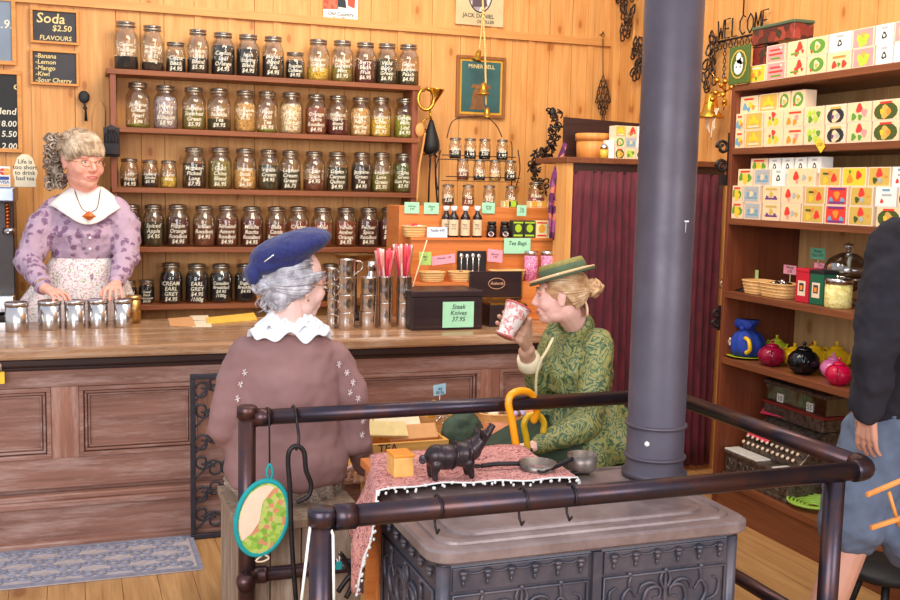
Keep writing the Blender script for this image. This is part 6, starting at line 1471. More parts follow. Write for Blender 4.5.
# ================================================================ crate table with goods before the counter
m_crate = wood('pale_crate_wood', (196, 136, 62), (232, 178, 98), 'x', 1, .55)
def pz_(px, py, y): return P(px, py, y=y).z
t = thing('display_bench', 'low wooden bench between the two seated women holding shop goods', 'bench', (1.4, 4.1, 0))
bz = .44
mb = MB(); mb.box((1.02, 3.8, bz-.03), (2.0, 4.4, bz)); mb.build('bench_top', m_crate, t, bevel=.003)
for a_ in (1.05, 1.93):
    for b_ in (3.83, 4.33): mb = MB(); mb.box((a_, b_, .001), (a_+.04, b_+.04, bz-.03)); mb.build('leg', m_crate, t)
a_ = P(366, 445, y=3.84); b_ = P(449, 442, y=3.84); ct_ = a_.z
t = thing('wooden_crate', 'open pale wooden crate holding folded papers on the bench', 'crate', ((a_.x+b_.x)/2, 3.98, bz))
for (q0, q1, nm) in (((a_.x, 3.84, bz+.001), (b_.x, 3.855, ct_), 'front_board'), ((a_.x, 4.11, bz+.001), (b_.x, 4.125, ct_), 'back_board'), ((a_.x, 3.856, bz+.001), (a_.x+.014, 4.109, ct_), 'end_board'), ((b_.x-.014, 3.856, bz+.001), (b_.x, 4.109, ct_), 'end_board'), ((a_.x+.015, 3.856, bz+.001), (b_.x-.015, 4.109, bz+.03), 'bottom_board')):
    mb = MB(); mb.box(q0, q1); mb.build(nm, m_crate, t, bevel=.002)
mb = MB(); mb.text('TEA', .045, flatmap((a_.x+.09, 3.8385, bz+.07), X, Z)); mb.text('MINE', .03, flatmap((a_.x+.09, 3.8385, bz+.035), X, Z)); mb.build('stencil', m_ink, t)
m_mat = plain('map_paper', (222, 198, 140), .8, 0, .08)
rr = random.Random(12)
pp = [(383, 438, 3.9, .11, 'cream'), (398, 432, 3.98, .1, 'upper cream'), (414, 441, 3.92, .1, 'right hand'), (389, 424, 4.06, .12, 'rear')]
for k, (px, py, yy, w_, nm) in enumerate(pp):
    c = P(px, py, y=yy); t = thing('paper_parcel', '%s folded paper parcel lying in the wooden crate' % nm, 'parcel', c, 'folded parcels in the crate')
    al = Vector((math.cos(.2-k*.15), math.sin(.2-k*.15), -.12+.08*k)); up = Vector((0, .5, .5)).normalized(); 
    mb = MB(); mb.obox(c-al*w_, al*2*w_, up*.07, al.cross(up).normalized()*.018); mb.build('parcel', [m_mat, m_paper, m_kraft][k % 3], t, bevel=.003)
    mb = MB(); mb.tube([c-al*.01+Vector((0, -.003, -.002)), c-al*.01+up*.07+Vector((0, -.003, .003))], .003, 5); mb.build('twine', m_darkwood, t)
# basket of gold bells etc.
c = Vector((P(432, 440, y=4.22).x, 4.24, bz)); basket(c.x+.0, 4.24, bz, .24, .2, .13, 'tall basket of gold trinkets with a blue price card on the bench', None)
bits('gold_trinkets', 'heap of gold ornaments in the tall basket before the counter', 'trinkets', c.x, 4.24, bz+.125, .22, .18, 50, [m_brass, m_brass, plain('gold_gloss', (230, 180, 60), .25), m_oldiron], .022, seed=8, long=1.3)
c = P(443, 414, y=4.13); t = thing('silver_rosette', 'silver star shaped ornament in front of the gold trinkets', 'ornament', c)
mb = MB()
for k in range(8): a = k*math.pi/4; mb.tube([c, c+Vector((.04*math.cos(a), 0, .04*math.sin(a)))], [.006, .003], 6); mb.ell(c+Vector((.04*math.cos(a), 0, .04*math.sin(a))), .006, n=8, k=6)
mb.ell(c, .012); mb.build('star', m_silver, t)
nb = P(440, 391, y=4.3); t = thing('price_note', 'small pale blue price card above the gold trinkets', 'note', (nb.x, 4.3, nb.z-.04))
mb = MB(); mb.obox((nb.x-.03, 4.3, nb.z-.022), (.058, 0, .008), (0, .002, 0), (-.002, 0, .048)); mb.build('card', plain('sky_card', (160, 206, 232), .8), t)
mb = MB(); mb.text('All\n$5.95', .017, flatmap((nb.x, 4.2985, nb.z+.004), X, Z)); mb.build('lettering', m_ink, t)
mb = MB(); mb.cyl((nb.x, 4.303, nb.z-.02), (nb.x, 4.303, bz+.12), .002, n=6); mb.build('stick', m_cream, t)
t = thing('cloth_bundle', 'dark green cloth bundle behind the cast iron pig', 'cloth', P(463, 470, y=3.5)); c = Vector((P(462, 440, y=3.92).x, 3.92, bz+.001))
ORG[t] = c; t.location = c
mb = MB(); mb.ell(c+Z*.1, (.09, .07, .1)); mb.ell(c+Vector((-.04, 0, .05)), (.06, .06, .05)); mb.ell(c+Vector((.05, 0, .05)), (.07, .06, .05)); mb.build('bundle', plain('dark_green_cloth', (60, 74, 58), .85, 0, .3, 20), t, voxel=.008, smooth=4, disp=(.03, .06))
c = Vector((P(505, 420, y=4.2).x, 4.22, bz)); basket(c.x, 4.22, bz, .26, .2, .12, 'wide basket of wrapped goods near the umbrella handle', None)
bits('wrapped_goods', 'heap of pale wrapped goods in the wide basket near the umbrella', 'wrapped goods', c.x, 4.22, bz+.11, .25, .18, 50, [m_cream, m_kraft, m_pk, m_brn, plain('lilac', (170, 160, 200), .6)], .02, seed=18)
c = Vector((P(487, 445, y=3.93).x+.03, 3.9, bz)); t = thing('wooden_bowl', 'round reddish wooden box end beside the umbrella', 'bowl', c)
mb = MB(); mb.lathe([(0, 0), (.06, 0), (.075, .03), (.08, .13), (.074, .13), (.07, .03), (0, .012)], c, 24); mb.build('bowl_body', plain('reddish_wood', (196, 120, 80), .5, 0, .15), t)
# ================================================================ wrought grate and door mat
m_grate = metalm('grate_iron', (60, 58, 66), .45, (48, 46, 52), .5)
gx0, gx1, gz1 = .46, .95, .73; gy = 4.49
t = thing('iron_grate', 'ornate black iron scroll grate leaning against the counter front', 'grate', ((gx0+gx1)/2, gy, 0))
mb = MB()
for q in (((gx0, gy, 0.0245), (gx0+.022, gy+.02, gz1-.0225)), ((gx1-.022, gy, .0245), (gx1, gy+.02, gz1-.0225)), ((gx0, gy, gz1-.022), (gx1, gy+.02, gz1)), ((gx0, gy, .002), (gx1, gy+.02, .024))): mb.box(*q)
mb.build('grate_frame', m_grate, t, bevel=.003)
mb = MB(); yy = gy+.01; cx_ = (gx0+gx1)/2
for r_ in range(6):
    zc = .08+.115*r_
    for c_ in range(4):
        xc_ = gx0+.075+.113*c_; g = 1 if (c_+r_) % 2 else -1
        scroll(mb, Vector((xc_-.026*g, yy, zc)), .044, g, X, Z, .0055); scroll(mb, Vector((xc_+.026*g, yy, zc+.035)), .038, -g, X, -Z, .0055)
    mb.tube(smoothpath([(gx0+.01, yy, zc-.05), (gx0+.12, yy, zc+.03), (cx_, yy, zc-.045), (gx1-.12, yy, zc+.03), (gx1-.01, yy, zc-.05)], 4), .005, 5)
mb.build('scrollwork', m_grate, t)
m_matr = plain('grey_rubber', (134, 134, 150), .6, 0, .2, 40); m_matb = plain('worn_mat_ground', (176, 164, 164), .7, 0, .15, 30)
m0, m1, n0, n1 = -1.0, .47, 4.12, 4.53
t = thing('door_mat', 'grey rubber door mat with scroll pattern on the floor before the counter', 'mat', ((m0+m1)/2, (n0+n1)/2, 0))
mb = MB(); mb.box((m0, n0, .001), (m1, n1, .006)); mb.build('mat_base', m_matb, t)
mb = MB(); mb.box((m0, n0, .006), (m1, n0+.018, .013)); mb.box((m0, n1-.018, .006), (m1, n1, .013)); mb.box((m0, n0+.018, .006), (m0+.018, n1-.018, .013)); mb.box((m1-.018, n0+.018, .006), (m1, n1-.018, .013)); mb.build('mat_border', m_matr, t)
mb = MB()
for r_ in range(4):
    for c_ in range(15):
        g = 1 if (c_+r_) % 2 else -1; xc_ = m0+.065+.0945*c_; yc_ = n0+.062+.095*r_
        scroll(mb, Vector((xc_-.02*g, yc_, .008)), .036, g, X, Y, .006, 1.1, 12); scroll(mb, Vector((xc_+.024*g, yc_+.03, .008)), .03, -g, X, -Y, .006, 1.1, 12)
mb.build('mat_scrolls', m_matr, t)
# loose cloth tag on the counter's left edge
c = P(1, 379, y=4.52); t = thing('price_tag', 'yellow tag hanging on the counter front at the left edge', 'tag', c-Z*.03)
mb = MB(); mb.box((c.x-.02, 4.545, c.z-.025), (c.x+.012, 4.549, c.z+.025)); mb.build('card', cols['yel'], t, bevel=.001)
mb = MB(); mb.tube([Vector((c.x-.0, 4.547, c.z+.02)), Vector((c.x-.0, 4.52, CZ-.06))], .0015, 5); mb.build('string', m_cream, t)
# ================================================================ people
def skinm(n, a, b): return plain(n, a, .5, 0, .07, 12, spec=.3)
def basis(fwd, up=(0, 0, 1)):
    f = Vector(fwd).normalized(); r = f.cross(Vector(up)).normalized(); u = r.cross(f)
    return Matrix((r, f, u)).transposed()
def head_shape(mb, c, B, s=1.0, fat=1.0, neck=None):
    L = lambda x, y, z: c+B @ (Vector((x, y, z))*s)
    R3 = B
    def e(x, y, z, a, b, d): mb.ell(L(x, y, z), (a*s, b*s, d*s), R3, 20, 14)
    e(0, -.014, .036, .075*1, .093, .080); e(0, .022, -.012, .064*fat, .066, .088)
    e(0, .046, -.078, .036*fat, .034, .027); e(0, .02, -.066, .054*fat, .046, .036)
    for g in (-1, 1):
        e(g*.034*fat, .05, -.026, .028, .03, .03); e(g*.027, .072, .024, .022, .014, .009)
        e(g*.0755, -.004, -.004, .006, .017, .03); e(g*.08, -.008, .006, .005, .014, .018); e(g*.031, .066, .002, .016, .012, .012)
        e(g*.0095, .092, -.030, .0075, .009, .0065)
    mb.cap(L(0, .080, .016), L(0, .099, -.024), .008*s, .0105*s)
    e(0, .078, -.052, .022, .015, .009); e(0, .076, -.064, .019, .015, .009); e(0, .07, -.058, .03, .018, .022); e(0, .062, -.086, .02, .02, .016)
    if neck: mb.cap(L(0, -.02, -.05), neck, .052*s, .056*s)
    return L
def face_parts(t, c, B, s, iris, lipc, glasses=None, brow=None, lid=.0045):
    L = lambda x, y, z: c+B @ (Vector((x, y, z))*s)
    for g in (-1, 1):
        mb = MB(); mb.ell(L(g*.031, .0705, .003), .0115*s, B, 14, 10); mb.mi = 1; mb.ell(L(g*.031, .0775, .003), (.0058*s, .0052*s, .0058*s), B, 10, 8); mb.build('eye', [m_white, iris], t)
        mb = MB(); mb.ell(L(g*.031, .0695, .003+lid), .0124*s, B, 14, 10); mb.build('upper_lid', skin_lid, t)
        mb = MB(); mb.tube(smoothpath([L(g*.045, .075, .008), L(g*.037, .083, .0135), L(g*.026, .084, .0135), L(g*.018, .078, .007)]), .0022*s, 5); mb.build('eyelid', skin_lid, t)
        if brow: mb = MB(); mb.tube(smoothpath([L(g*.05, .072, .026), L(g*.034, .086, .032), L(g*.015, .088, .027)]), .003*s, 6); mb.build('eyebrow', brow, t)
    mb = MB(); mb.tube(smoothpath([L(-.022, .082, -.056), L(-.008, .0905, -.052), L(0, .0905, -.0535), L(.008, .0905, -.052), L(.022, .082, -.056)]), .003*s, 6)
    mb.tube(smoothpath([L(-.020, .082, -.058), L(0, .0895, -.063), L(.020, .082, -.058)]), .0034*s, 6); mb.build('lips', lipc, t)
    if glasses:
        mb = MB()
        for g in (-1, 1):
            mb.tube([L(g*.031+.021*math.cos(a), .094-.006*abs(math.cos(a)), .0+.014*math.sin(a)) for a in [j*math.pi/8 for j in range(16)]], .0013*s, 5, True)
            mb.tube([L(g*.052, .09, .003), L(g*.077, .04, .006), L(g*.081, -.004, .006)], .0013*s, 5)
        mb.tube(smoothpath([L(-.01, .096, .004), L(0, .1, .007), L(.01, .096, .004)]), .0013*s, 5); mb.build('glasses', glasses, t)
def hand(mb, w, d, n, s=1.0, curl=.25, side=1, spread=.1, thumb=.7, splay=None):
    """five fingered hand from wrist w pointing along d, n = back of the hand, side=+1 when the thumb lies along d x n"""
    d = Vector(d).normalized(); n = Vector(n); n = (n-d*n.dot(d)).normalized(); a = d.cross(n)*side
    P_ = lambda x, y, z: Vector(w)+(d*x+a*y+n*z)*s
    for y in (-.03, -.01, .01, .03): mb.cap(P_(.0, y*.55, 0), P_(.082-.004*abs(y/.03), y, 0), .0135*s, .0115*s, 10)
    mb.cap(P_(-.03, 0, 0), P_(.02, 0, 0), .026*s, .022*s, 12)
    tips = []
    for i, (y, ln) in enumerate(((-.032, .060), (-.0108, .074), (.0108, .080), (.032, .071))[::1]):
        c_ = curl[i] if isinstance(curl, (list, tuple)) else curl
        p = P_(.08, y, 0); ang = .05+c_*.4; sp = y/.032*spread; segs = (.46, .31, .25)
        rr_ = (.0092, .0082, .0074, .0066)
        for k in range(3):
            dd = (d*math.cos(ang)-n*math.sin(ang))+a*sp; q = p+dd.normalized()*ln*segs[k]*s; mb.cap(p, q, rr_[k]*s, rr_[k+1]*s, 10); p = q; ang += c_*1.0
        tips.append(p)
    p = P_(.012, .022, -.006); q = P_(.042, .046, -.012-.01*thumb); r_ = P_(.068, .056+.004*(1-thumb), -.018-.022*thumb); z_ = P_(.09, .056-.006*thumb, -.022-.034*thumb)
    mb.cap(p, q, .0145*s, .0115*s, 10); mb.cap(q, r_, .0108*s, .0092*s, 10); mb.cap(r_, z_, .009*s, .0072*s, 10)
    return tips
def rings(mb, lst, n=40):
    """lst of (centre, rx, ry, yaw[, squareness]) cross-sections, joined"""
    out = []
    for q in lst:
        c, rx, ry, yaw = q[:4]; p = q[4] if len(q) > 4 else 1.0; c = Vector(c); cs, sn = math.cos(yaw), math.sin(yaw); R = []
        for j in range(n):
            a = 2*math.pi*j/n; u = rx*math.copysign(abs(math.cos(a))**p, math.cos(a)); v = ry*math.copysign(abs(math.sin(a))**p, math.sin(a))
            R.append(c+Vector((u*cs-v*sn, u*sn+v*cs, 0)))
        out.append(R)
    mb.loft(out)
def skirt(name, lst, mt, t, pleats=14, amp=.012, n=96, solid=.004, seed=0):
    mb = MB(); out = []
    for i, (c, rx, ry, yaw) in enumerate(lst):
        c = Vector(c); cs, sn = math.cos(yaw), math.sin(yaw); R = []; f = i/(len(lst)-1)
        for j in range(n):
            a = 2*math.pi*j/n; k = 1+amp/max(rx, .05)*f*math.sin(pleats*a+seed+1.1*math.sin(2*a+i*.2)); R.append(c+Vector((rx*k*math.cos(a)*cs-ry*k*math.sin(a)*sn, rx*k*math.cos(a)*sn+ry*k*math.sin(a)*cs, 0)))
        out.append(R)
    mb.loft(out, caps=False); return mb.build(name, mt, t, solid=solid)
def strands(mb, c, B, rad, s0, s1, n, r=.0028, seed=0, lift=.0, jit=.12):
    """locks of hair combed over an ellipsoid from directions s0 (list) to direction s1"""
    rr = random.Random(seed)
    for k in range(n):
        f = k/(n-1)*(len(s0)-1); i = min(int(f), len(s0)-2); a = Vector(s0[i]).lerp(Vector(s0[i+1]), f-i).normalized()
        g = k/(n-1)*(len(s1)-1); i = min(int(g), len(s1)-2) if len(s1) > 1 else 0; b = (Vector(s1[i]).lerp(Vector(s1[i+1]), g-i) if len(s1) > 1 else Vector(s1[0])).normalized()
        a = (a+Vector((rr.uniform(-jit, jit), rr.uniform(-jit, jit), rr.uniform(-jit, jit)))*.5).normalized(); pts = []
        m = 1+rr.uniform(-.01, .03)
        for j in range(9):
            q = a.slerp(b, j/8); pts.append(c+B @ Vector((q.x*rad[0]*m, q.y*rad[1]*m, q.z*rad[2]*m))*(1+lift*math.sin(math.pi*j/8)))
        w = r*rr.uniform(.8, 1.4); mb.tube(pts, [w*.7, w, w, w, w, w, w, w*.9, w*.6], 5)
def hairm(n, a, b, c):
    s = N(n); nz = s.noise(s.map((16, 16, 16)), 1.6, 3, .6); col = s.ramp(nz, [(.3, C(*a)), (.5, C(*b)), (.72, C(*c))]); s.bump(nz, .15, .002); return s.fin(col, .38)
skin_lid = plain('eyelid_skin', (206, 140, 122), .5, 0, .05)
m_skin1 = skinm('warm_skin', (236, 168, 146), 0); m_skin2 = skinm('pale_skin', (240, 188, 172), 0); m_skin3 = skinm('rosy_skin', (238, 196, 184), 0); m_skin4 = skinm('tan_skin', (206, 148, 124), 0)
m_lip = plain('lip_colour', (204, 116, 110), .4, 0, .05); m_iris = plain('blue_grey_iris', (70, 84, 96), .2, 0, 0); m_brow = plain('grey_brow', (150, 124, 104), .7)
m_gold = metalm('gold_wire', (190, 150, 100), .25)
def floral(name, base, motif, scale=22, thr=.5, sec=None):
    s = N(name); nz = s.noise(s.co, scale, 5, .7, 1.5); v = s.n('TexVoronoi', Vector=s.co, Scale=scale*.9).outputs[0]
    m = s.math('MULTIPLY', nz, s.ramp(v, [(.25, (1, 1, 1, 1)), (.6, (.55, .55, .55, 1))]))
    col = s.mix(s.ramp(m, [(thr-.03, (0, 0, 0, 1)), (thr+.04, (1, 1, 1, 1))]), C(*base), C(*motif))
    if sec: col = s.mix(s.ramp(s.noise(s.map((1, 1, 1), loc=(3, 1, 2)), scale*1.7, 3), [(.6, (0, 0, 0, 1)), (.66, (1, 1, 1, 1))]), col, C(*sec))
    s.bump(s.noise(s.co, 200, 2), .12, .001)
    return s.fin(col, .85)
# ---------------------------------------------------------------- shopkeeper behind the counter
m_lav = floral('lavender_floral_cloth', (182, 154, 172), (128, 94, 122), 24, .42)
m_apr = speck('apron_sprig_print', [(236, 222, 220)]*5+[(204, 150, 166), (170, 174, 146), (222, 208, 206)], 170, .85, bump=.05)
Yk = 5.57
hc = P(82, 162, y=Yk-.06); hc = Vector((hc.x, Yk-.06, hc.z)); fw = (math.sin(.5), -math.cos(.5), -.06)
t = thing('person', 'smiling woman in lavender floral blouse and white lace collar behind the counter', 'person', (hc.x-.04, Yk+.05, 0))
S = 1.2; B = basis(fw)
shl = P(54, 207, y=Yk+.02); shr = P(120, 208, y=Yk-.02); elL = P(27, 262, y=Yk-.08); elR = P(127, 256, y=Yk-.12)
wrL = P(45, 289, y=5.22); wrR = P(116, 284, y=5.24); cx = (shl.x+shr.x)/2
nb_ = Vector((cx+.005, Yk+.0, shl.z+.03))
mb = MB(); L = head_shape(mb, hc, B, S, 1.12, nb_)
mb.limb([nb_+Z*.0, Vector((cx, Yk+.02, 1.3)), Vector((cx-.01, Yk+.04, 1.05))], [.055, .1, .12])
for sh_, el_, wr_ in ((shl, elL, wrL), (shr, elR, wrR)): mb.limb([nb_-Z*.1, sh_.lerp(nb_-Z*.1, .25)-Z*.02, el_, wr_], [.04, .034, .034, .027])
mb.limb([Vector((cx-.08, Yk+.06, 1.0)), Vector((cx-.09, Yk+.06, .5)), Vector((cx-.09, Yk+.08, .08))], [.09, .06, .04]); mb.limb([Vector((cx+.07, Yk+.06, 1.0)), Vector((cx+.08, Yk+.06, .5)), Vector((cx+.08, Yk+.08, .08))], [.09, .06, .04])
mb.limb([Vector((cx-.09, Yk+.07, .045)), Vector((cx-.1, Yk-.08, .035))], [.04, .03]); mb.limb([Vector((cx+.08, Yk+.07, .045)), Vector((cx+.09, Yk-.08, .035))], [.04, .03])
hand(mb, wrL+Vector((.012, -.012, -.002)), Vector((.5, -.82, -.12)), Vector((0, -.12, 1)), .98, [.55, .5, .5, .55], -1, .16, .4)
hand(mb, wrR+Vector((-.006, -.012, -.002)), Vector((-.1, -.95, -.12)), Vector((0, -.12, 1)), .98, [.55, .5, .5, .55], 1, .16, .4)
mb.build('body', m_skin1, t, voxel=.0036, smooth=2)
face_parts(t, hc, B, S, m_iris, m_lip, m_gold, m_brow)
mb = MB(); tw = P(78, 258, y=Yk)
rings(mb, [((cx-.0, Yk+.02, shl.z+.09), .064, .06, 0), ((cx, Yk+.02, shl.z+.065), .1, .075, 0), ((cx, Yk+.02, shl.z+.03), .155, .085, 0), ((cx, Yk+.01, shl.z-.04), .185, .11, 0), ((cx-.005, Yk-.01, shl.z-.13), .185, .14, 0), ((cx-.01, Yk, tw.z+.06), .168, .13, 0), ((cx-.012, Yk+.01, tw.z-.02), .155, .12, 0), ((cx-.012, Yk+.01, tw.z-.06), .15, .11, 0)])
for sh_, el_, wr_ in ((shl, elL, wrL), (shr, elR, wrR)):
    mb.limb([sh_+Vector(((.03 if sh_ is shl else -.03), 0, .0)), sh_.lerp(el_, .35)+Vector(((-.008 if sh_ is shl else .008), 0, .0)), el_, el_.lerp(wr_, .55), el_.lerp(wr_, .93)], [.068, .08, .064, .052, .034])
mb.build('blouse', m_lav, t, voxel=.008, smooth=5, disp=(.028, .06))
skirt('skirt', [((cx-.012, Yk+.01, tw.z-.0), .155, .12, 0), ((cx-.02, Yk+.02, tw.z-.08), .19, .15, 0), ((cx-.05, Yk+.03, tw.z-.25), .27, .18, 0), ((cx-.04, Yk+.04, .6), .3, .19, 0), ((cx-.04, Yk+.05, .03), .33, .2, 0)], m_lav, t, 16, .012)
mb = MB()
def apr(u, v):
    z = tw.z+.004-v*(tw.z-.15); f = min(1, (tw.z-z)/.25); rx = .162+.125*f; ry = .128+.075*f; a = math.radians(-175+170*u); cxx = cx-.012-.04*f
    k = 1+.05*f*math.sin(u*40+v*3); return Vector((cxx+rx*k*math.cos(a), Yk+.01+.025*f+ry*k*math.sin(a), z))
mb.sheet(apr, 60, 24); mb.build('apron', m_apr, t, solid=.003)
# white collar: two wide scalloped lapels
m_lace = plain('white_lace', (244, 234, 226), .8, 0, .05, 60, .3)
mb = MB(); nz0 = shl.z+.125
def col_(u, v):
    a = math.radians(-90+360*u); dip = .085*max(0, -math.sin(a))**4
    sc = 1+.03*abs(math.sin(u*34))*v; r0x, r0y = .066, .062; r1x, r1y = .175, .135
    rx = r0x+(r1x-r0x)*v; ry = r0y+(r1y-r0y)*v
    return Vector((cx+rx*sc*math.cos(a), Yk-.012+ry*sc*math.sin(a)-.012*v, nz0-.02-v*.07-v*v*.03-dip*(.35+.65*v)))
mb.sheet(col_, 90, 8); mb.build('lace_collar', m_lace, t, solid=.005)
bro = P(89, 216, y=Yk-.168); bro.z = P(89, 216, y=Yk-.168).z
mb = MB(); mb.tube(smoothpath([Vector((cx-.062, Yk-.02, nz0-.008)), Vector((cx-.055, Yk-.085, nz0-.05)), Vector((cx-.03, Yk-.15, nz0-.12)), bro+Vector((-.012, .008, .02)), bro+Vector((.012, .008, .02)), Vector((cx+.045, Yk-.15, nz0-.12)), Vector((cx+.06, Yk-.085, nz0-.05)), Vector((cx+.066, Yk-.02, nz0-.008))]), .0022, 5); mb.build('necklace_cord', m_darkwood, t)
mb = MB(); mb.add([bro+Vector((x_, y_, z_)) for x_, y_, z_ in ((0, 0, .026), (.034, 0, -.002), (0, 0, -.022), (-.034, 0, -.002), (0, -.014, 0), (0, .008, 0))], [(0, 4, 1), (1, 4, 2), (2, 4, 3), (3, 4, 0), (1, 5, 0), (2, 5, 1), (3, 5, 2), (0, 5, 3)]); mb.build('amber_pendant', plain('amber', (196, 96, 22), .15, 0, .3, 40), t)
for k, zz in enumerate((-.045, -.10)): mb = MB(); mb.ell((cx+.008, Yk-.150+.006*k, shl.z-.10+zz), (.007, .004, .007), n=10, k=6); mb.build('button', m_white, t)
for wr_, el_ in ((wrL, elL), (wrR, elR)):
    c_ = wr_.lerp(el_, .12); ax = (wr_-el_).normalized(); a1 = ax.orthogonal().normalized(); a2 = ax.cross(a1)
    mb = MB(); mb.tube([c_+a1*.035*math.cos(q)+a2*.035*math.sin(q) for q in [j*math.pi/8 for j in range(16)]], .004 if wr_ is wrL else .006, 6, True); mb.build('cuff', m_lav if wr_ is wrR else m_gold, t)
m_hair1 = hairm('ash_blonde_hair', (128, 102, 78), (190, 162, 132), (232, 214, 188))
mb = MB(); mb.ell(L(0, -.03, .048), (.08*S, .089*S, .081*S), B, 20, 14); mb.ell(L(0, -.075, .05), (.07*S, .05*S, .07*S), B); mb.ell(L(0, .03, .082), (.07*S, .056*S, .042*S), B)
strands(mb, L(0, -.01, .045), B, (.086*S, .098*S, .088*S), [(-1, .1, .1), (-.8, .1, .9), (0, -.1, 1), (.8, .1, .9), (1, .1, .1)], [(-.97, .2, -.85), (-.92, .5, -.6), (-.7, .85, -.3), (-.2, 1, -.16), (.3, 1, -.18), (.8, .7, -.4), (.95, .3, -.8)], 210, .0034, 1, jit=.16)
strands(mb, L(0, -.02, .045), B, (.087*S, .098*S, .09*S), [(-1, .3, .1), (0, .2, 1), (1, .3, .1)], [(-.5, -1, -.2), (0, -1, .3), (.5, -1, -.2)], 60, .004, 2)
mb.build('hair', m_hair1, t, subd=0)
m_curl = hairm('grey_curls', (84, 70, 62), (150, 130, 114), (210, 194, 176)); rr = random.Random(6); mb = MB()
for k in range(130):
    q = P(57+rr.uniform(-9, 9), 136+50*rr.random(), y=Yk+rr.uniform(-.05, .05)); ax = Vector((rr.uniform(-1, 1), rr.uniform(-1, 1), rr.uniform(-.6, 1))).normalized(); a1 = ax.orthogonal().normalized(); a2 = ax.cross(a1); r_ = rr.uniform(.010, .019)
    mb.tube([q+a1*r_*math.cos(j*.75)+a2*r_*math.sin(j*.75)+ax*.0022*j for j in range(12)], .0048, 5)
mb.ell(P(58, 150, y=Yk+.02), (.045, .05, .06)); mb.ell(P(56, 172, y=Yk+.02), (.035, .04, .05)); mb.build('back_curls', m_curl, t)
mb = MB(); e_ = L(-.08, .0, -.03); mb.ell(L(.08, .0, -.04), (.004, .004, .007), n=8, k=6); mb.ell(L(-.08, 0, -.04), (.004, .004, .007), n=8, k=6); mb.build('earrings', m_gold, t)
# ---------------------------------------------------------------- seated woman with the blue beret
Ym = 3.42
hc = P(296, 284, y=Ym-.0); hc = Vector((hc.x, Ym, hc.z)); fw = Vector((.93, .34, -.1)); B = basis(fw); S = 1.08
t = thing('person', 'seated woman seen from behind in mauve sweater, blue beret and white ruffled collar', 'person', (hc.x, Ym, 0))
m_mauve = N('mauve_knit'); nz = m_mauve.noise(m_mauve.map((260, 260, 90)), 1, 3); m_mauve.bump(nz, .25, .0015); n2 = m_mauve.noise(m_mauve.co, 5, 3); m_mauve = m_mauve.fin(m_mauve.ramp(n2, [(.3, C(134, 98, 96)), (.7, C(152, 114, 110))]), .9)
cxm = P(288, 400, y=Ym).x; sz_ = P(288, 336, y=Ym).z
shl = P(239, 353, y=Ym); shr = P(341, 355, y=Ym+.02); elL = P(225, 428, y=Ym+.02); elR = P(357, 440, y=Ym+.0); wrL = P(250, 470, y=Ym+.26); wrR = P(366, 466, y=Ym+.16)
neck_b = Vector((cxm+.005, Ym+.0, sz_+.015))
mb = MB(); L = head_shape(mb, hc, B, S, 1.0, neck_b)
seat = .49
mb.limb([neck_b, Vector((cxm, Ym, sz_-.15)), Vector((cxm+.01, Ym+.02, seat+.12))], [.055, .1, .12])
for sh_, el_, wr_ in ((shl, elL, wrL), (shr, elR, wrR)): mb.limb([neck_b-Z*.08, sh_.lerp(neck_b-Z*.08, .3)-Z*.02, el_, wr_], [.04, .032, .03, .025])
for g, sx_ in ((-1, -.02), (1, .1)):
    mb.limb([Vector((cxm+sx_, Ym+.04, seat+.07)), Vector((cxm+sx_, Ym+.36, seat-.03)), Vector((cxm+sx_, Ym+.4, .07))], [.07, .055, .04]); mb.limb([Vector((cxm+sx_, Ym+.4, .045)), Vector((cxm+sx_, Ym+.54, .035))], [.038, .03])
hand(mb, wrR, Vector((-.1, .85, -.35)), Vector((.4, 0, 1)), .92, .5, -1, .1, .6); hand(mb, wrL, Vector((.2, .85, -.2)), Vector((-.3, 0, 1)), .92, .5, 1, .1, .6)
mb.build('body', m_skin3, t, voxel=.0036, smooth=2)
face_parts(t, hc, B, S, m_iris, m_lip, m_gold, m_brow)
mb = MB()
rings(mb, [((cxm, Ym, sz_+.02), .075, .06, 0), ((cxm, Ym+.005, sz_-.005), .13, .08, 0), ((cxm, Ym+.01, sz_-.05), .172, .105, 0), ((cxm+.002, Ym+.01, sz_-.14), .18, .125, 0), ((cxm+.005, Ym+.015, sz_-.27), .18, .135, 0), ((cxm-.0, Ym+.02, .68), .20, .15, 0), ((cxm, Ym+.02, .61), .212, .16, 0), ((cxm, Ym+.02, .56), .205, .155, 0), ((cxm+.0, Ym+.02, .545), .195, .15, 0)])
for sh_, el_, wr_ in ((shl, elL, wrL), (shr, elR, wrR)): g = .028 if sh_ is shl else -.028; mb.limb([sh_+Vector((g, 0, -.004)), sh_.lerp(el_, .4), el_, el_.lerp(wr_, .5), el_.lerp(wr_, .95)], [.06, .064, .058, .048, .036])
mb.build('sweater', m_mauve, t, voxel=.008, smooth=7, disp=(.034, .12))
m_emb = plain('white_embroidery', (226, 206, 204), .8); mb = MB(); rr = random.Random(4)
def stitch(q, n_): 
    for k in range(6):
        a = k*1.047+rr.random()*.5; mb.tube([q, q+Vector((.009*math.cos(a), -.003, .012*math.sin(a)))], .0018, 4)
for px, py in ((346, 372), (352, 382), (349, 392), (357, 398), (356, 410), (362, 420), (361, 434), (338, 364), (244, 372), (240, 384), (237, 398)):
    o_ = Vector((0, 0, EYE)); p0 = P(px, py, y=Ym-.045+(.0 if px > 300 else .0)); stitch(p0-Y*.012, 5)
mb.build('sleeve_embroidery', m_emb, t)
m_tweed = speck('beige_tweed', [(150, 134, 120), (176, 158, 142), (120, 106, 98), (190, 176, 160)], 240, .9)
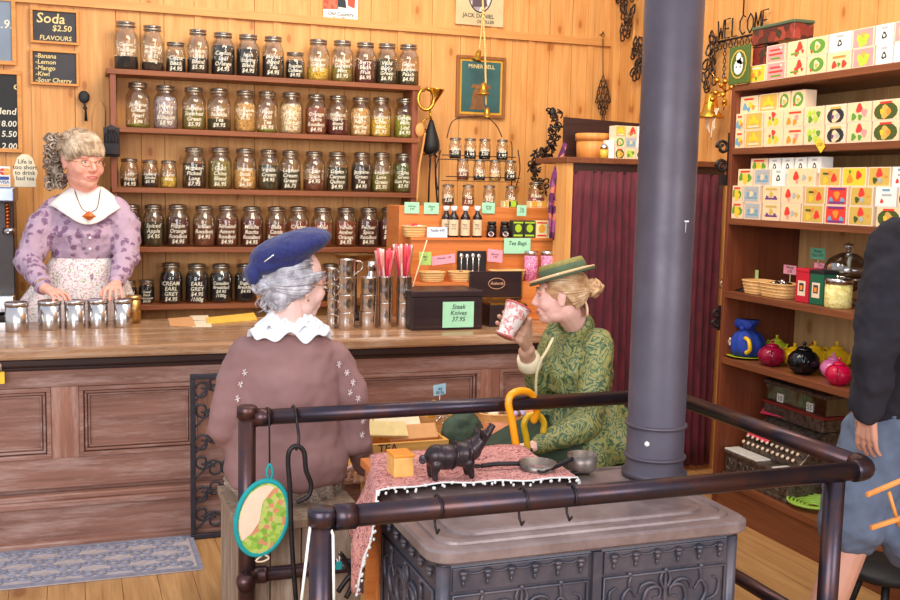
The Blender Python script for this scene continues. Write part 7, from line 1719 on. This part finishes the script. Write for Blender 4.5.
skirt('skirt', [((cxm, Ym+.02, .62), .18, .14, 0), ((cxm, Ym+.06, .54), .2, .18, 0), ((cxm+.04, Ym+.21, .46), .185, .28, 0), ((cxm+.06, Ym+.3, .3), .18, .28, 0), ((cxm+.07, Ym+.34, .03), .2, .3, 0)], m_tweed, t, 18, .02)
# ruffled collar
mb = MB()
for lay, (r0, r1, dz) in enumerate(((.052, .122, 0), (.05, .1, .018), (.048, .078, .032))):
    def ruf(u, v, r0=r0, r1=r1, dz=dz, lay=lay):
        a = 2*math.pi*u; w = math.sin(u*(62+9*lay)+lay)*.5+math.sin(u*(37+5*lay))*.5; r_ = r0+(r1-r0)*v
        return Vector((cxm+.004+r_*1.15*math.cos(a), Ym+r_*.8*math.sin(a), sz_+.06+dz-v*.055+.022*w*(.3+.7*v)))
    mb.sheet(ruf, 160, 6)
mb.build('ruffled_collar', plain('white_ruffle', (238, 240, 244), .8, 0, .04), t, solid=.003)
mb = MB(); mb.ell(L(0, -.028, .03), (.082*S, .09*S, .088*S), B, 20, 14); mb.ell(L(0, -.06, -.035), (.06*S, .045*S, .05*S), B)
m_hair2 = hairm('silver_grey_hair', (110, 104, 110), (176, 172, 178), (228, 224, 228))
bun = (-.02, -1.1, -.28)
strands(mb, L(0, -.01, .018), B, (.088*S, .104*S, .09*S), [(-.75, .8, .35), (-.95, .5, .1), (-.98, .2, -.05), (-.9, .0, -.5), (-.5, -.5, -1)], [(-.08, -1, -.25)], 60, .0036, 3)
strands(mb, L(0, -.01, .018), B, (.088*S, .104*S, .09*S), [(.75, .8, .35), (.95, .5, .1), (.98, .2, -.05), (.9, .0, -.5), (.5, -.5, -1)], [(.08, -1, -.25)], 60, .0036, 4)
strands(mb, L(0, -.01, .018), B, (.088*S, .104*S, .09*S), [(-.9, .1, .5), (0, .3, 1), (.9, .1, .5)], [(0, -1, -.2)], 40, .0036, 5)
bc = L(0, -.118, -.012)
for k in range(9):
    ax = Vector((math.sin(k*1.3), math.cos(k*1.7), math.sin(k*.9))).normalized(); a1 = ax.orthogonal().normalized(); a2 = ax.cross(a1); mb.tube([bc+a1*.022*math.cos(j*.6)+a2*.022*math.sin(j*.6)+ax*.002*j for j in range(13)], .0065, 6)
mb.ell(bc, .022)
rr = random.Random(11)
for k in range(26):
    q = L(rr.uniform(-.04, .04), -.085+rr.uniform(-.02, .02), -.045+rr.uniform(-.02, .01)); mb.tube(smoothpath([q, q+Vector((rr.uniform(-.02, .02), -.008, -.018)), q+Vector((rr.uniform(-.02, .02), -.002, -.034))]), .0022, 4)
mb.build('hair', m_hair2, t)
m_blue = N('navy_felt'); nz = m_blue.noise(m_blue.co, 90, 4, .6); m_blue.bump(nz, .2, .002); m_blue.set(m_blue.b.inputs['Sheen Weight'], .15); m_blue = m_blue.fin(m_blue.ramp(nz, [(.3, C(26, 32, 84)), (.7, C(42, 48, 112))]), .85)
bcn = P(290, 251, y=Ym-.01); vx = (P(334, 238, y=Ym-.01)-P(247, 268, y=Ym-.01)).normalized()
Rb = Matrix((vx, (Vector((0, 1, 0))-vx*vx.y).normalized(), vx.cross((Vector((0, 1, 0))-vx*vx.y).normalized()))).transposed()
mb = MB(); mb.ell(bcn+Rb @ Vector((.005, 0, .012)), (.14, .125, .05), Rb, 28, 16); mb.ell(bcn+Rb @ Vector((-.075, -.0, -.014)), (.075, .09, .04), Rb, 20, 12); mb.ell(bcn+Rb @ Vector((-.02, 0, -.015)), (.1, .1, .04), Rb)
mb.ell(P(252, 276, y=Ym-.01), (.025, .07, .035), Rb, 18, 12)
mb.build('beret', m_blue, t, voxel=.006, smooth=6, disp=(.012, .05))
mb = MB(); q = P(269, 258, y=Ym-.13); mb.tube([q+Vector((-.015, 0, -.012)), q+Vector((.015, 0, .01))], .0022, 6); mb.build('hat_pin', m_silver, t)
mb = MB(); e_ = L(-.076, .0, -.045); mb.ell(L(.078, .0, -.042), (.004, .004, .006), n=8, k=6); mb.build('earring', m_gold, t)
# weathered seat
m_weath = wood('weathered_grey_wood', (104, 80, 62), (172, 146, 122), 'z', 1.4, .75, wear=(196, 182, 166))
t = thing('crate_stool', 'weathered wooden box seat under the woman in mauve', 'seat', (cxm, Ym-.02, 0))
for k in range(4): mb = MB(); mb.box((cxm-.2+.1*k+.002, Ym-.235, .03), (cxm-.1+.1*k-.002, Ym-.215, seat-.03)); mb.build('side_plank', m_weath, t, bevel=.002)
mb = MB(); mb.box((cxm-.21, Ym-.245, seat-.03), (cxm+.21, Ym+.2, seat)); mb.build('seat_board', m_weath, t, bevel=.004)
for xx in (cxm-.2, cxm+.18): mb = MB(); mb.box((xx, Ym-.21, 0.001), (xx+.02, Ym+.18, seat-.031)); mb.build('end_board', m_weath, t)
# ---------------------------------------------------------------- seated woman in the green jacket drinking
Yg = 3.52
hc = P(560, 296, y=Yg-.06); hc = Vector((hc.x, Yg-.06, hc.z)); fw = Vector((-.90, .40, -.06)); B = basis(fw); S = .97
t = thing('person', 'woman in green brocade jacket and straw hat drinking from a red patterned mug', 'person', (hc.x+.06, Yg, 0))
s_ = N('green_gold_brocade'); nz = s_.noise(s_.co, 13, 3, .5, 2.2); w = s_.math('FRACT', s_.math('MULTIPLY', nz, 6.0))
m1 = s_.ramp(w, [(.1, C(50, 76, 52)), (.22, C(78, 108, 72)), (.34, C(136, 134, 74)), (.6, C(158, 146, 84)), (.85, C(112, 130, 84)), (.97, C(54, 80, 56))])
s_.bump(nz, .25, .004); m_broc = s_.fin(m1, .55)
shc = P(583, 337, y=Yg); cxg = shc.x; szg = shc.z
shN = Vector((cxg-.01, Yg-.15, szg-.005)); shF = Vector((cxg-.07, Yg+.15, szg))
elF = P(541, 394, y=Yg+.07); wrF = P(526, 352, y=Yg-.08); elN = P(587, 424, y=Yg-.2); wrN = P(535, 446, y=Yg-.24)
neck_b = Vector((cxg-.02, Yg, szg+.045))
mb = MB(); L = head_shape(mb, hc, B, S, .95, neck_b)
mb.limb([neck_b, Vector((cxg, Yg, szg-.15)), Vector((cxg+.02, Yg, .62))], [.05, .09, .11])
mb.limb([neck_b-Z*.09, shF.lerp(neck_b-Z*.09, .3)-Z*.02, elF, wrF], [.035, .03, .03, .024]); mb.limb([neck_b-Z*.09, shN.lerp(neck_b-Z*.09, .3)-Z*.02, elN, wrN], [.035, .03, .03, .024])
for g in (-.09, .09):
    mb.limb([Vector((cxg, Yg+g, .56)), Vector((cxg-.3, Yg+g+.02, .46)), Vector((cxg-.32, Yg+g+.02, .07))], [.07, .05, .038]); mb.limb([Vector((cxg-.32, Yg+g+.02, .045)), Vector((cxg-.44, Yg+g+.04, .035))], [.036, .03])
hand(mb, wrN, Vector((-.95, .1, -.2)), Vector((-.1, -.2, 1)), .88, .5, 1, .1, .6)
# cup frame: axis from base to rim
cb, cr = P(504.5, 337, y=Yg-.13), P(518.5, 306, y=Yg-.115); ca = (cr-cb).normalized(); H = (cr-cb).length
mb.build('body', m_skin2, t, voxel=.0036, smooth=2)
face_parts(t, hc, B, S, m_iris, m_lip, None, plain('light_brow', (190, 150, 110), .7), lid=.0015)
# gloved hand round the mug
m_glove = plain('tan_glove_leather', (196, 150, 124), .6, 0, .06)
cc = cb.lerp(cr, .45); side_ = (Vector((1, 0, 0))-ca*ca.x).normalized(); back_ = ca.cross(side_)   # towards the wearer's face and across
gw = P(528, 350, y=Yg-.09); rmid = .043
mb = MB(); mb.limb([wrF.lerp(elF, .25), wrF, gw], [.032, .029, .026])
kn = [cb.lerp(cr, f_)+side_*(.062) for f_ in (.12, .32, .52, .72)]
pal = cb.lerp(cr, .38)+side_*.066+Vector((0, .0, 0))
for k_ in kn: mb.cap(gw, k_, .018, .0135, 10)
for i_, f_ in enumerate((.12, .32, .52, .72)):
    c_ = cb.lerp(cr, f_); R_c = .031+.018*f_+.0115
    arc = [c_+side_*R_c*math.cos(a)+back_*R_c*math.sin(a) for a in [math.radians(q) for q in (12, 45, 80, 112, 138)]]
    ln_ = [4, 5, 5, 4][i_]
    mb.limb([kn[i_]]+arc[:ln_], [.0125, .0108, .0102, .0095, .0088, .008][:ln_+1])
c_ = cb.lerp(cr, .62); mb.limb([gw.lerp(kn[2], .5)]+[c_+ca*.008*i+side_*.059*math.cos(a)-back_*.059*math.sin(a) for i, a in enumerate([math.radians(q) for q in (8, 22, 40)])], [.014, .012, .0105, .009])
mb.build('gloved_hand', m_glove, t, voxel=.003, smooth=2)
mb = MB(); a_ = wrF.lerp(elF, .12); b_ = wrF.lerp(elF, .5)
mb.lathe([(.036, 0), (.043, .003), (.047, .04), (.043, .055), (.036, .055)], a_, 22, (b_-a_)); mb.build('cream_cuff', plain('cream_velvet', (222, 206, 170), .8, 0, .08), t)
mb = MB()
yw = 0.0
rings(mb, [((cxg-.02, Yg, szg+.04), .058, .06, 0), ((cxg-.012, Yg, szg+.015), .07, .1, 0), ((cxg-.015, Yg, szg-.03), .105, .16, 0), ((cxg-.03, Yg, szg-.12), .145, .165, 0), ((cxg-.025, Yg, szg-.2), .132, .15, 0), ((cxg, Yg, .79), .1, .125, 0), ((cxg+.01, Yg, .74), .11, .13, 0)])
mb.limb([shF+Vector((.03, -.03, 0)), shF.lerp(elF, .5), elF, wrF.lerp(elF, .3)], [.06, .056, .05, .04])
mb.limb([shN+Vector((.01, .035, -.01)), shN.lerp(elN, .45), elN, elN.lerp(wrN, .5), elN.lerp(wrN, .92)], [.066, .062, .058, .05, .036])
mb.build('jacket', m_broc, t, voxel=.008, smooth=4, disp=(.022, .07))
mb = MB(); q0 = hc.lerp(neck_b, .62)
mb.lathe([(.06, -.005), (.066, .0), (.065, .03), (.064, .07), (.058, .07), (.056, .0)], neck_b-Z*.012, 26, L(0, -.02, -.05)-neck_b); mb.build('high_collar', m_broc, t)
skirt('jacket_peplum', [((cxg+.01, Yg, .77), .115, .135, 0), ((cxg+.01, Yg, .72), .15, .17, 0), ((cxg+.02, Yg+.0, .64), .2, .22, 0), ((cxg+.03, Yg, .555), .235, .26, 0)], m_broc, t, 9, .03, solid=.006)
skirt('skirt', [((cxg, Yg, .7), .14, .16, 0), ((cxg-.07, Yg, .64), .2, .2, 0), ((cxg-.12, Yg, .57), .3, .22, 0), ((cxg-.14, Yg+.01, .5), .35, .23, 0), ((cxg-.14, Yg+.01, .3), .36, .24, 0), ((cxg-.14, Yg+.01, .03), .38, .25, 0)], plain('dark_green_wool', (52, 66, 48), .9, 0, .2), t, 16, .02)
mb = MB(); fr_ = [P(553, 338, y=Yg-.14), P(547, 350, y=Yg-.165), P(540, 362, y=Yg-.16), P(536.5, 376, y=Yg-.14), P(536, 392, y=Yg-.12), P(537, 405, y=Yg-.1)]
mb.tube(smoothpath(fr_, 5), .006, 7, flat=.7); mb.build('front_piping', plain('cream_piping', (222, 206, 160), .8), t)
m_hair3 = hairm('blonde_hair', (166, 118, 78), (208, 166, 122), (236, 208, 170))
mb = MB(); mb.ell(L(0, -.02, .034), (.08*S, .096*S, .084*S), B, 20, 14)
for g in (-1, 1): strands(mb, L(0, -.008, .022), B, (.0855*S, .104*S, .09*S), [(g*.5, .85, .55), (g*.85, .55, .35), (g*.98, .3, .15), (g*1, .0, .0), (g*.9, -.35, -.45), (g*.5, -.6, -.9)], [(g*.1, -1, .02)], 64, .0034, 7+g, jit=.06)
strands(mb, L(0, -.008, .022), B, (.0855*S, .104*S, .09*S), [(-.8, .3, .6), (0, .5, 1), (.8, .3, .6)], [(0, -1, .1)], 40, .0034, 12)
bc = L(0, -.128, .022)
for k in range(10):
    ax = Vector((math.sin(k*1.3), math.cos(k*1.7), math.sin(k*.9)+.3)).normalized(); a1 = ax.orthogonal().normalized(); a2 = ax.cross(a1); mb.tube([bc+a1*.023*math.cos(j*.6)+a2*.023*math.sin(j*.6)+ax*.0022*j for j in range(13)], .0085, 6)
mb.ell(bc, .025)
for k in range(12):
    q = L(-.03+.006*k, -.1, -.04-.003*(k % 3)); mb.tube(smoothpath([L(-.04+.007*k, -.085, .0), q, q+B @ Vector((.0, .0, -.035))]), .0045, 5)
mb.build('hair', m_hair3, t)
# straw hat
hb = P(562, 275.5, y=Yg-.06); hv = (P(596, 266.5, y=Yg-.06)-P(528, 285, y=Yg-.06)).normalized(); hn = Vector((-hv.z, .0, hv.x)); hn = (hn-Vector((0, -.22, 0))).normalized()
m_straw = plain('natural_straw', (200, 170, 128), .8, 0, .15, 120, .4); m_gv = plain('green_velvet', (80, 98, 72), .85, 0, .15, 20)
mb = MB(); mb.lathe([(.07, .004), (.10, .004), (.124, .0), (.128, .004), (.124, .008), (.09, .012), (.07, .013)], hb, 40, hn); mb.build('hat_brim', m_straw, t)
mb = MB(); mb.lathe([(.05, -.002), (.1, -.004), (.123, -.008), (.127, -.004), (.12, -.0), (.06, .003)], hb, 40, hn); mb.build('brim_lining', m_gv, t)
mb = MB(); mb.lathe([(.088, .012), (.086, .042), (.08, .052), (0, .054)], hb+hv*.008, 36, hn); mb.build('hat_crown', plain('olive_felt', (140, 128, 70), .8, 0, .15, 60), t)
mb = MB(); mb.lathe([(.0895, .012), (.0905, .014), (.0892, .034), (.0875, .035)], hb+hv*.008, 36, hn); mb.build('hat_band', m_gv, t)
mb = MB(); q = P(557.5, 274.5, y=Yg-.16); mb.ell(q, .005, n=8, k=6); mb.build('hat_pin', m_silver, t)
# mug
s_ = N('red_transfer_china'); nz = s_.noise(s_.co, 32, 4, .6, 1.5); m_china = s_.fin(s_.ramp(nz, [(.5, C(238, 222, 214)), (.56, C(214, 96, 92)), (.64, C(236, 206, 196))]), .2)
t = thing('mug', 'white and red patterned china mug held to the drinking woman\'s lips', 'mug', cb)
mb = MB(); mb.lathe([(0, .002), (.030, .002), (.034, 0), (.034, .008), (.029, .014), (.034, H*.3), (.043, H*.8), (.049, H), (.046, H), (.04, H*.8), (.03, .02), (0, .018)], cb, 32, ca); mb.build('mug_body', m_china, t)
mb = MB(); mb.lathe([(.0465, H-.004), (.0505, H-.003), (.0505, H+.002), (.0465, H+.001)], cb, 32, ca); mb.lathe([(.035, .001), (.0355, .004), (.033, .006)], cb, 32, ca); mb.build('red_rim', plain('red_rim', (206, 90, 84), .25), t)
# seat of the green woman
t = thing('wooden_stool', 'plain wooden stool under the woman in the green jacket', 'stool', (cxg+.03, Yg, 0))
mb = MB(); mb.lathe([(0, .44), (.16, .44), (.165, .455), (.16, .47), (0, .47)], (cxg+.03, Yg, 0), 28); mb.build('stool_seat', m_weath, t)
for a in (.8, 2.4, 3.9, 5.5): mb = MB(); mb.cyl((cxg+.03+.15*math.cos(a), Yg+.15*math.sin(a), .004), (cxg+.03+.09*math.cos(a), Yg+.09*math.sin(a), .44), .016); mb.build('leg', m_weath, t)
# ---------------------------------------------------------------- man at the right
Yn = 2.52; mx = 2.49
m_dark = plain('black_fleece', (32, 28, 36), .95, 0, .25, 14, .2); m_short = plain('slate_blue_shorts', (96, 106, 126), .85, 0, .12, 25, .15)
t = thing('person', 'man in black sweater and blue grey shorts standing at the right edge', 'person', (mx, Yn, 0))
fw = Vector((.55, .83, 0)).normalized(); B = basis(fw); rt = B @ Vector((1, 0, 0))
top = 1.50
hipz = .9; C0 = Vector((mx, Yn, 0)); W_ = lambda r_, f_, z: C0+rt*r_+fw*f_+Z*z+X*max(0, z-.9)*.2
shA, shB = P(898, 243, y=Yn-.05), W_(.19, 0, 1.45)
elA = P(856, 345, y=Yn-.06); elA = Vector((2.235, Yn-.08, 1.1)); wrA = Vector((2.245, Yn-.06, .9)); elB = W_(.27, .0, 1.14); wrB = Vector((2.43, 2.10, .84))
hcn = W_(0, .03, 1.70)
mb = MB(); L = head_shape(mb, hcn, B, 1.05, 1.0, W_(0, -.01, 1.5))
mb.limb([W_(0, 0, 1.5), W_(0, 0, 1.25), W_(0, 0, .95)], [.06, .12, .13])
mb.limb([W_(0, 0, 1.4), shA-Z*.03, elA, wrA], [.06, .045, .04, .03]); mb.limb([W_(0, 0, 1.45), shB, elB, wrB], [.07, .06, .045, .03])
knA = P(836, 562, y=Yn); knA = Vector((2.29, Yn+.03, .47)); ftA = P(822, 606, y=Yn); ftA = Vector((2.13, Yn+.04, .08))
knB = Vector((2.47, Yn-.06, .47)); ftB = Vector((2.56, Yn-.1, .08))
mb.limb([W_(-.09, 0, .88), knA, knA.lerp(ftA, .4)+Vector((-.012, -.02, 0)), ftA], [.1, .06, .056, .036]); mb.limb([W_(.09, 0, .88), knB, knB.lerp(ftB, .4)+Vector((.01, -.02, 0)), ftB], [.1, .06, .056, .036])
for f_ in (ftA, ftB): mb.limb([f_-Z*.03-fw*.03, f_-Z*.035+fw*.15], [.04, .032])
hand(mb, wrA, Vector((.1, .12, -1)), Vector((-1, -.2, 0)), .95, .3, 1, .1, .5); hand(mb, wrB, Vector((.25, -.9, .1)), Vector((.5, 0, 1)), 1.0, [.9, .9, .9, .9], 1, .1, .6)
mb.build('body', m_skin4, t, voxel=.0045, smooth=2)
face_parts(t, hcn, B, 1.05, m_iris, m_lip, None, m_brow)
mb = MB(); mb.ell(L(0, -.02, .045), (.084, .098, .088), B, 20, 14); strands(mb, L(0, -.01, .04), B, (.086, .1, .09), [(-1, 0, .2), (0, -.2, 1), (1, 0, .2)], [(-.9, .5, .1), (0, 1, .5), (.9, .5, .1)], 60, .004, 31); mb.build('hair', hairm('brown_hair', (60, 42, 30), (92, 66, 46), (120, 92, 66)), t)
ya = math.atan2(rt.y, rt.x)
mb = MB(); rings(mb, [(W_(0, 0, 1.53), .07, .065, ya), (W_(0, 0, 1.49), .15, .09, ya), (W_(0, 0, 1.43), .22, .13, ya), (W_(0, 0, 1.25), .225, .15, ya), (W_(0, 0, 1.05), .21, .15, ya), (W_(0, 0, .9), .205, .15, ya), (W_(0, 0, .87), .2, .145, ya)])
for sh_, el_, wr_ in ((shA, elA, wrA), (shB, elB, wrB)): mb.limb([sh_, sh_.lerp(el_, .5), el_, el_.lerp(wr_, .5), el_.lerp(wr_, .94)], [.085, .08, .068, .06, .05])
mb.build('sweater', m_dark, t, voxel=.009, smooth=6, disp=(.045, .09))
mb = MB(); rings(mb, [(W_(0, 0, .98), .18, .13, ya), (W_(0, 0, .85), .195, .145, ya), (W_(0, 0, .78), .2, .15, ya), (W_(0, 0, .74), .19, .14, ya)])
mb.limb([W_(-.09, 0, .8), knA+Z*.06+Vector((.0, 0, .0))], [.13, .105]); mb.limb([W_(.09, 0, .8), knB+Z*.03], [.13, .115])
mb.build('shorts', m_short, t, voxel=.009, smooth=4, disp=(.03, .08))
for f_ in (ftA, ftB):
    mb = MB(); mb.limb([f_-Z*.038-fw*.035, f_-Z*.042+fw*.16], [.045, .038]); mb.build('shoe', m_black, t, voxel=.006, smooth=2)
# wooden folding frame in the man's hand, black chair behind
t = thing('folding_rack', 'light wooden folding frame held low by the man at the right', 'frame', Vector((2.46, 2.0, .74)))
w0 = wrB+Vector((.02, -.09, .0))
mb = MB(); a_ = P(868, 498, y=2.03); b_ = P(925, 474, y=2.03); mb.obox(a_, b_-a_, (0, .012, 0), Vector((0, 0, .012))); mb.build('frame_bar', m_bent, t, bevel=.003)
mb = MB(); a_ = P(872, 531, y=2.03); b_ = P(925, 514, y=2.03); mb.obox(a_, b_-a_, (0, .012, 0), Vector((0, 0, .012))); mb.build('frame_bar', m_bent, t, bevel=.003)
mb = MB(); a_ = P(889, 492, y=2.045); b_ = P(899, 526, y=2.045); mb.tube([a_, b_], .005, 7); mb.build('frame_rod', m_bent, t)
c = P(905, 566, y=2.9); zc_ = c.z; t = thing('black_stool', 'black round stool partly seen behind the man', 'stool', (c.x-.08, 2.9, 0))
mb = MB(); mb.lathe([(0, zc_-.02), (.15, zc_-.02), (.155, zc_), (.15, zc_+.012), (0, zc_+.014)], (c.x-.08, 2.9, 0), 28); mb.build('stool_seat', m_black, t)
for a in (.8, 2.4, 3.9, 5.5): mb = MB(); mb.cyl((c.x-.08+.13*math.cos(a), 2.9+.13*math.sin(a), .004), (c.x-.08+.08*math.cos(a), 2.9+.08*math.sin(a), zc_-.02), .012); mb.build('leg', m_black, t)
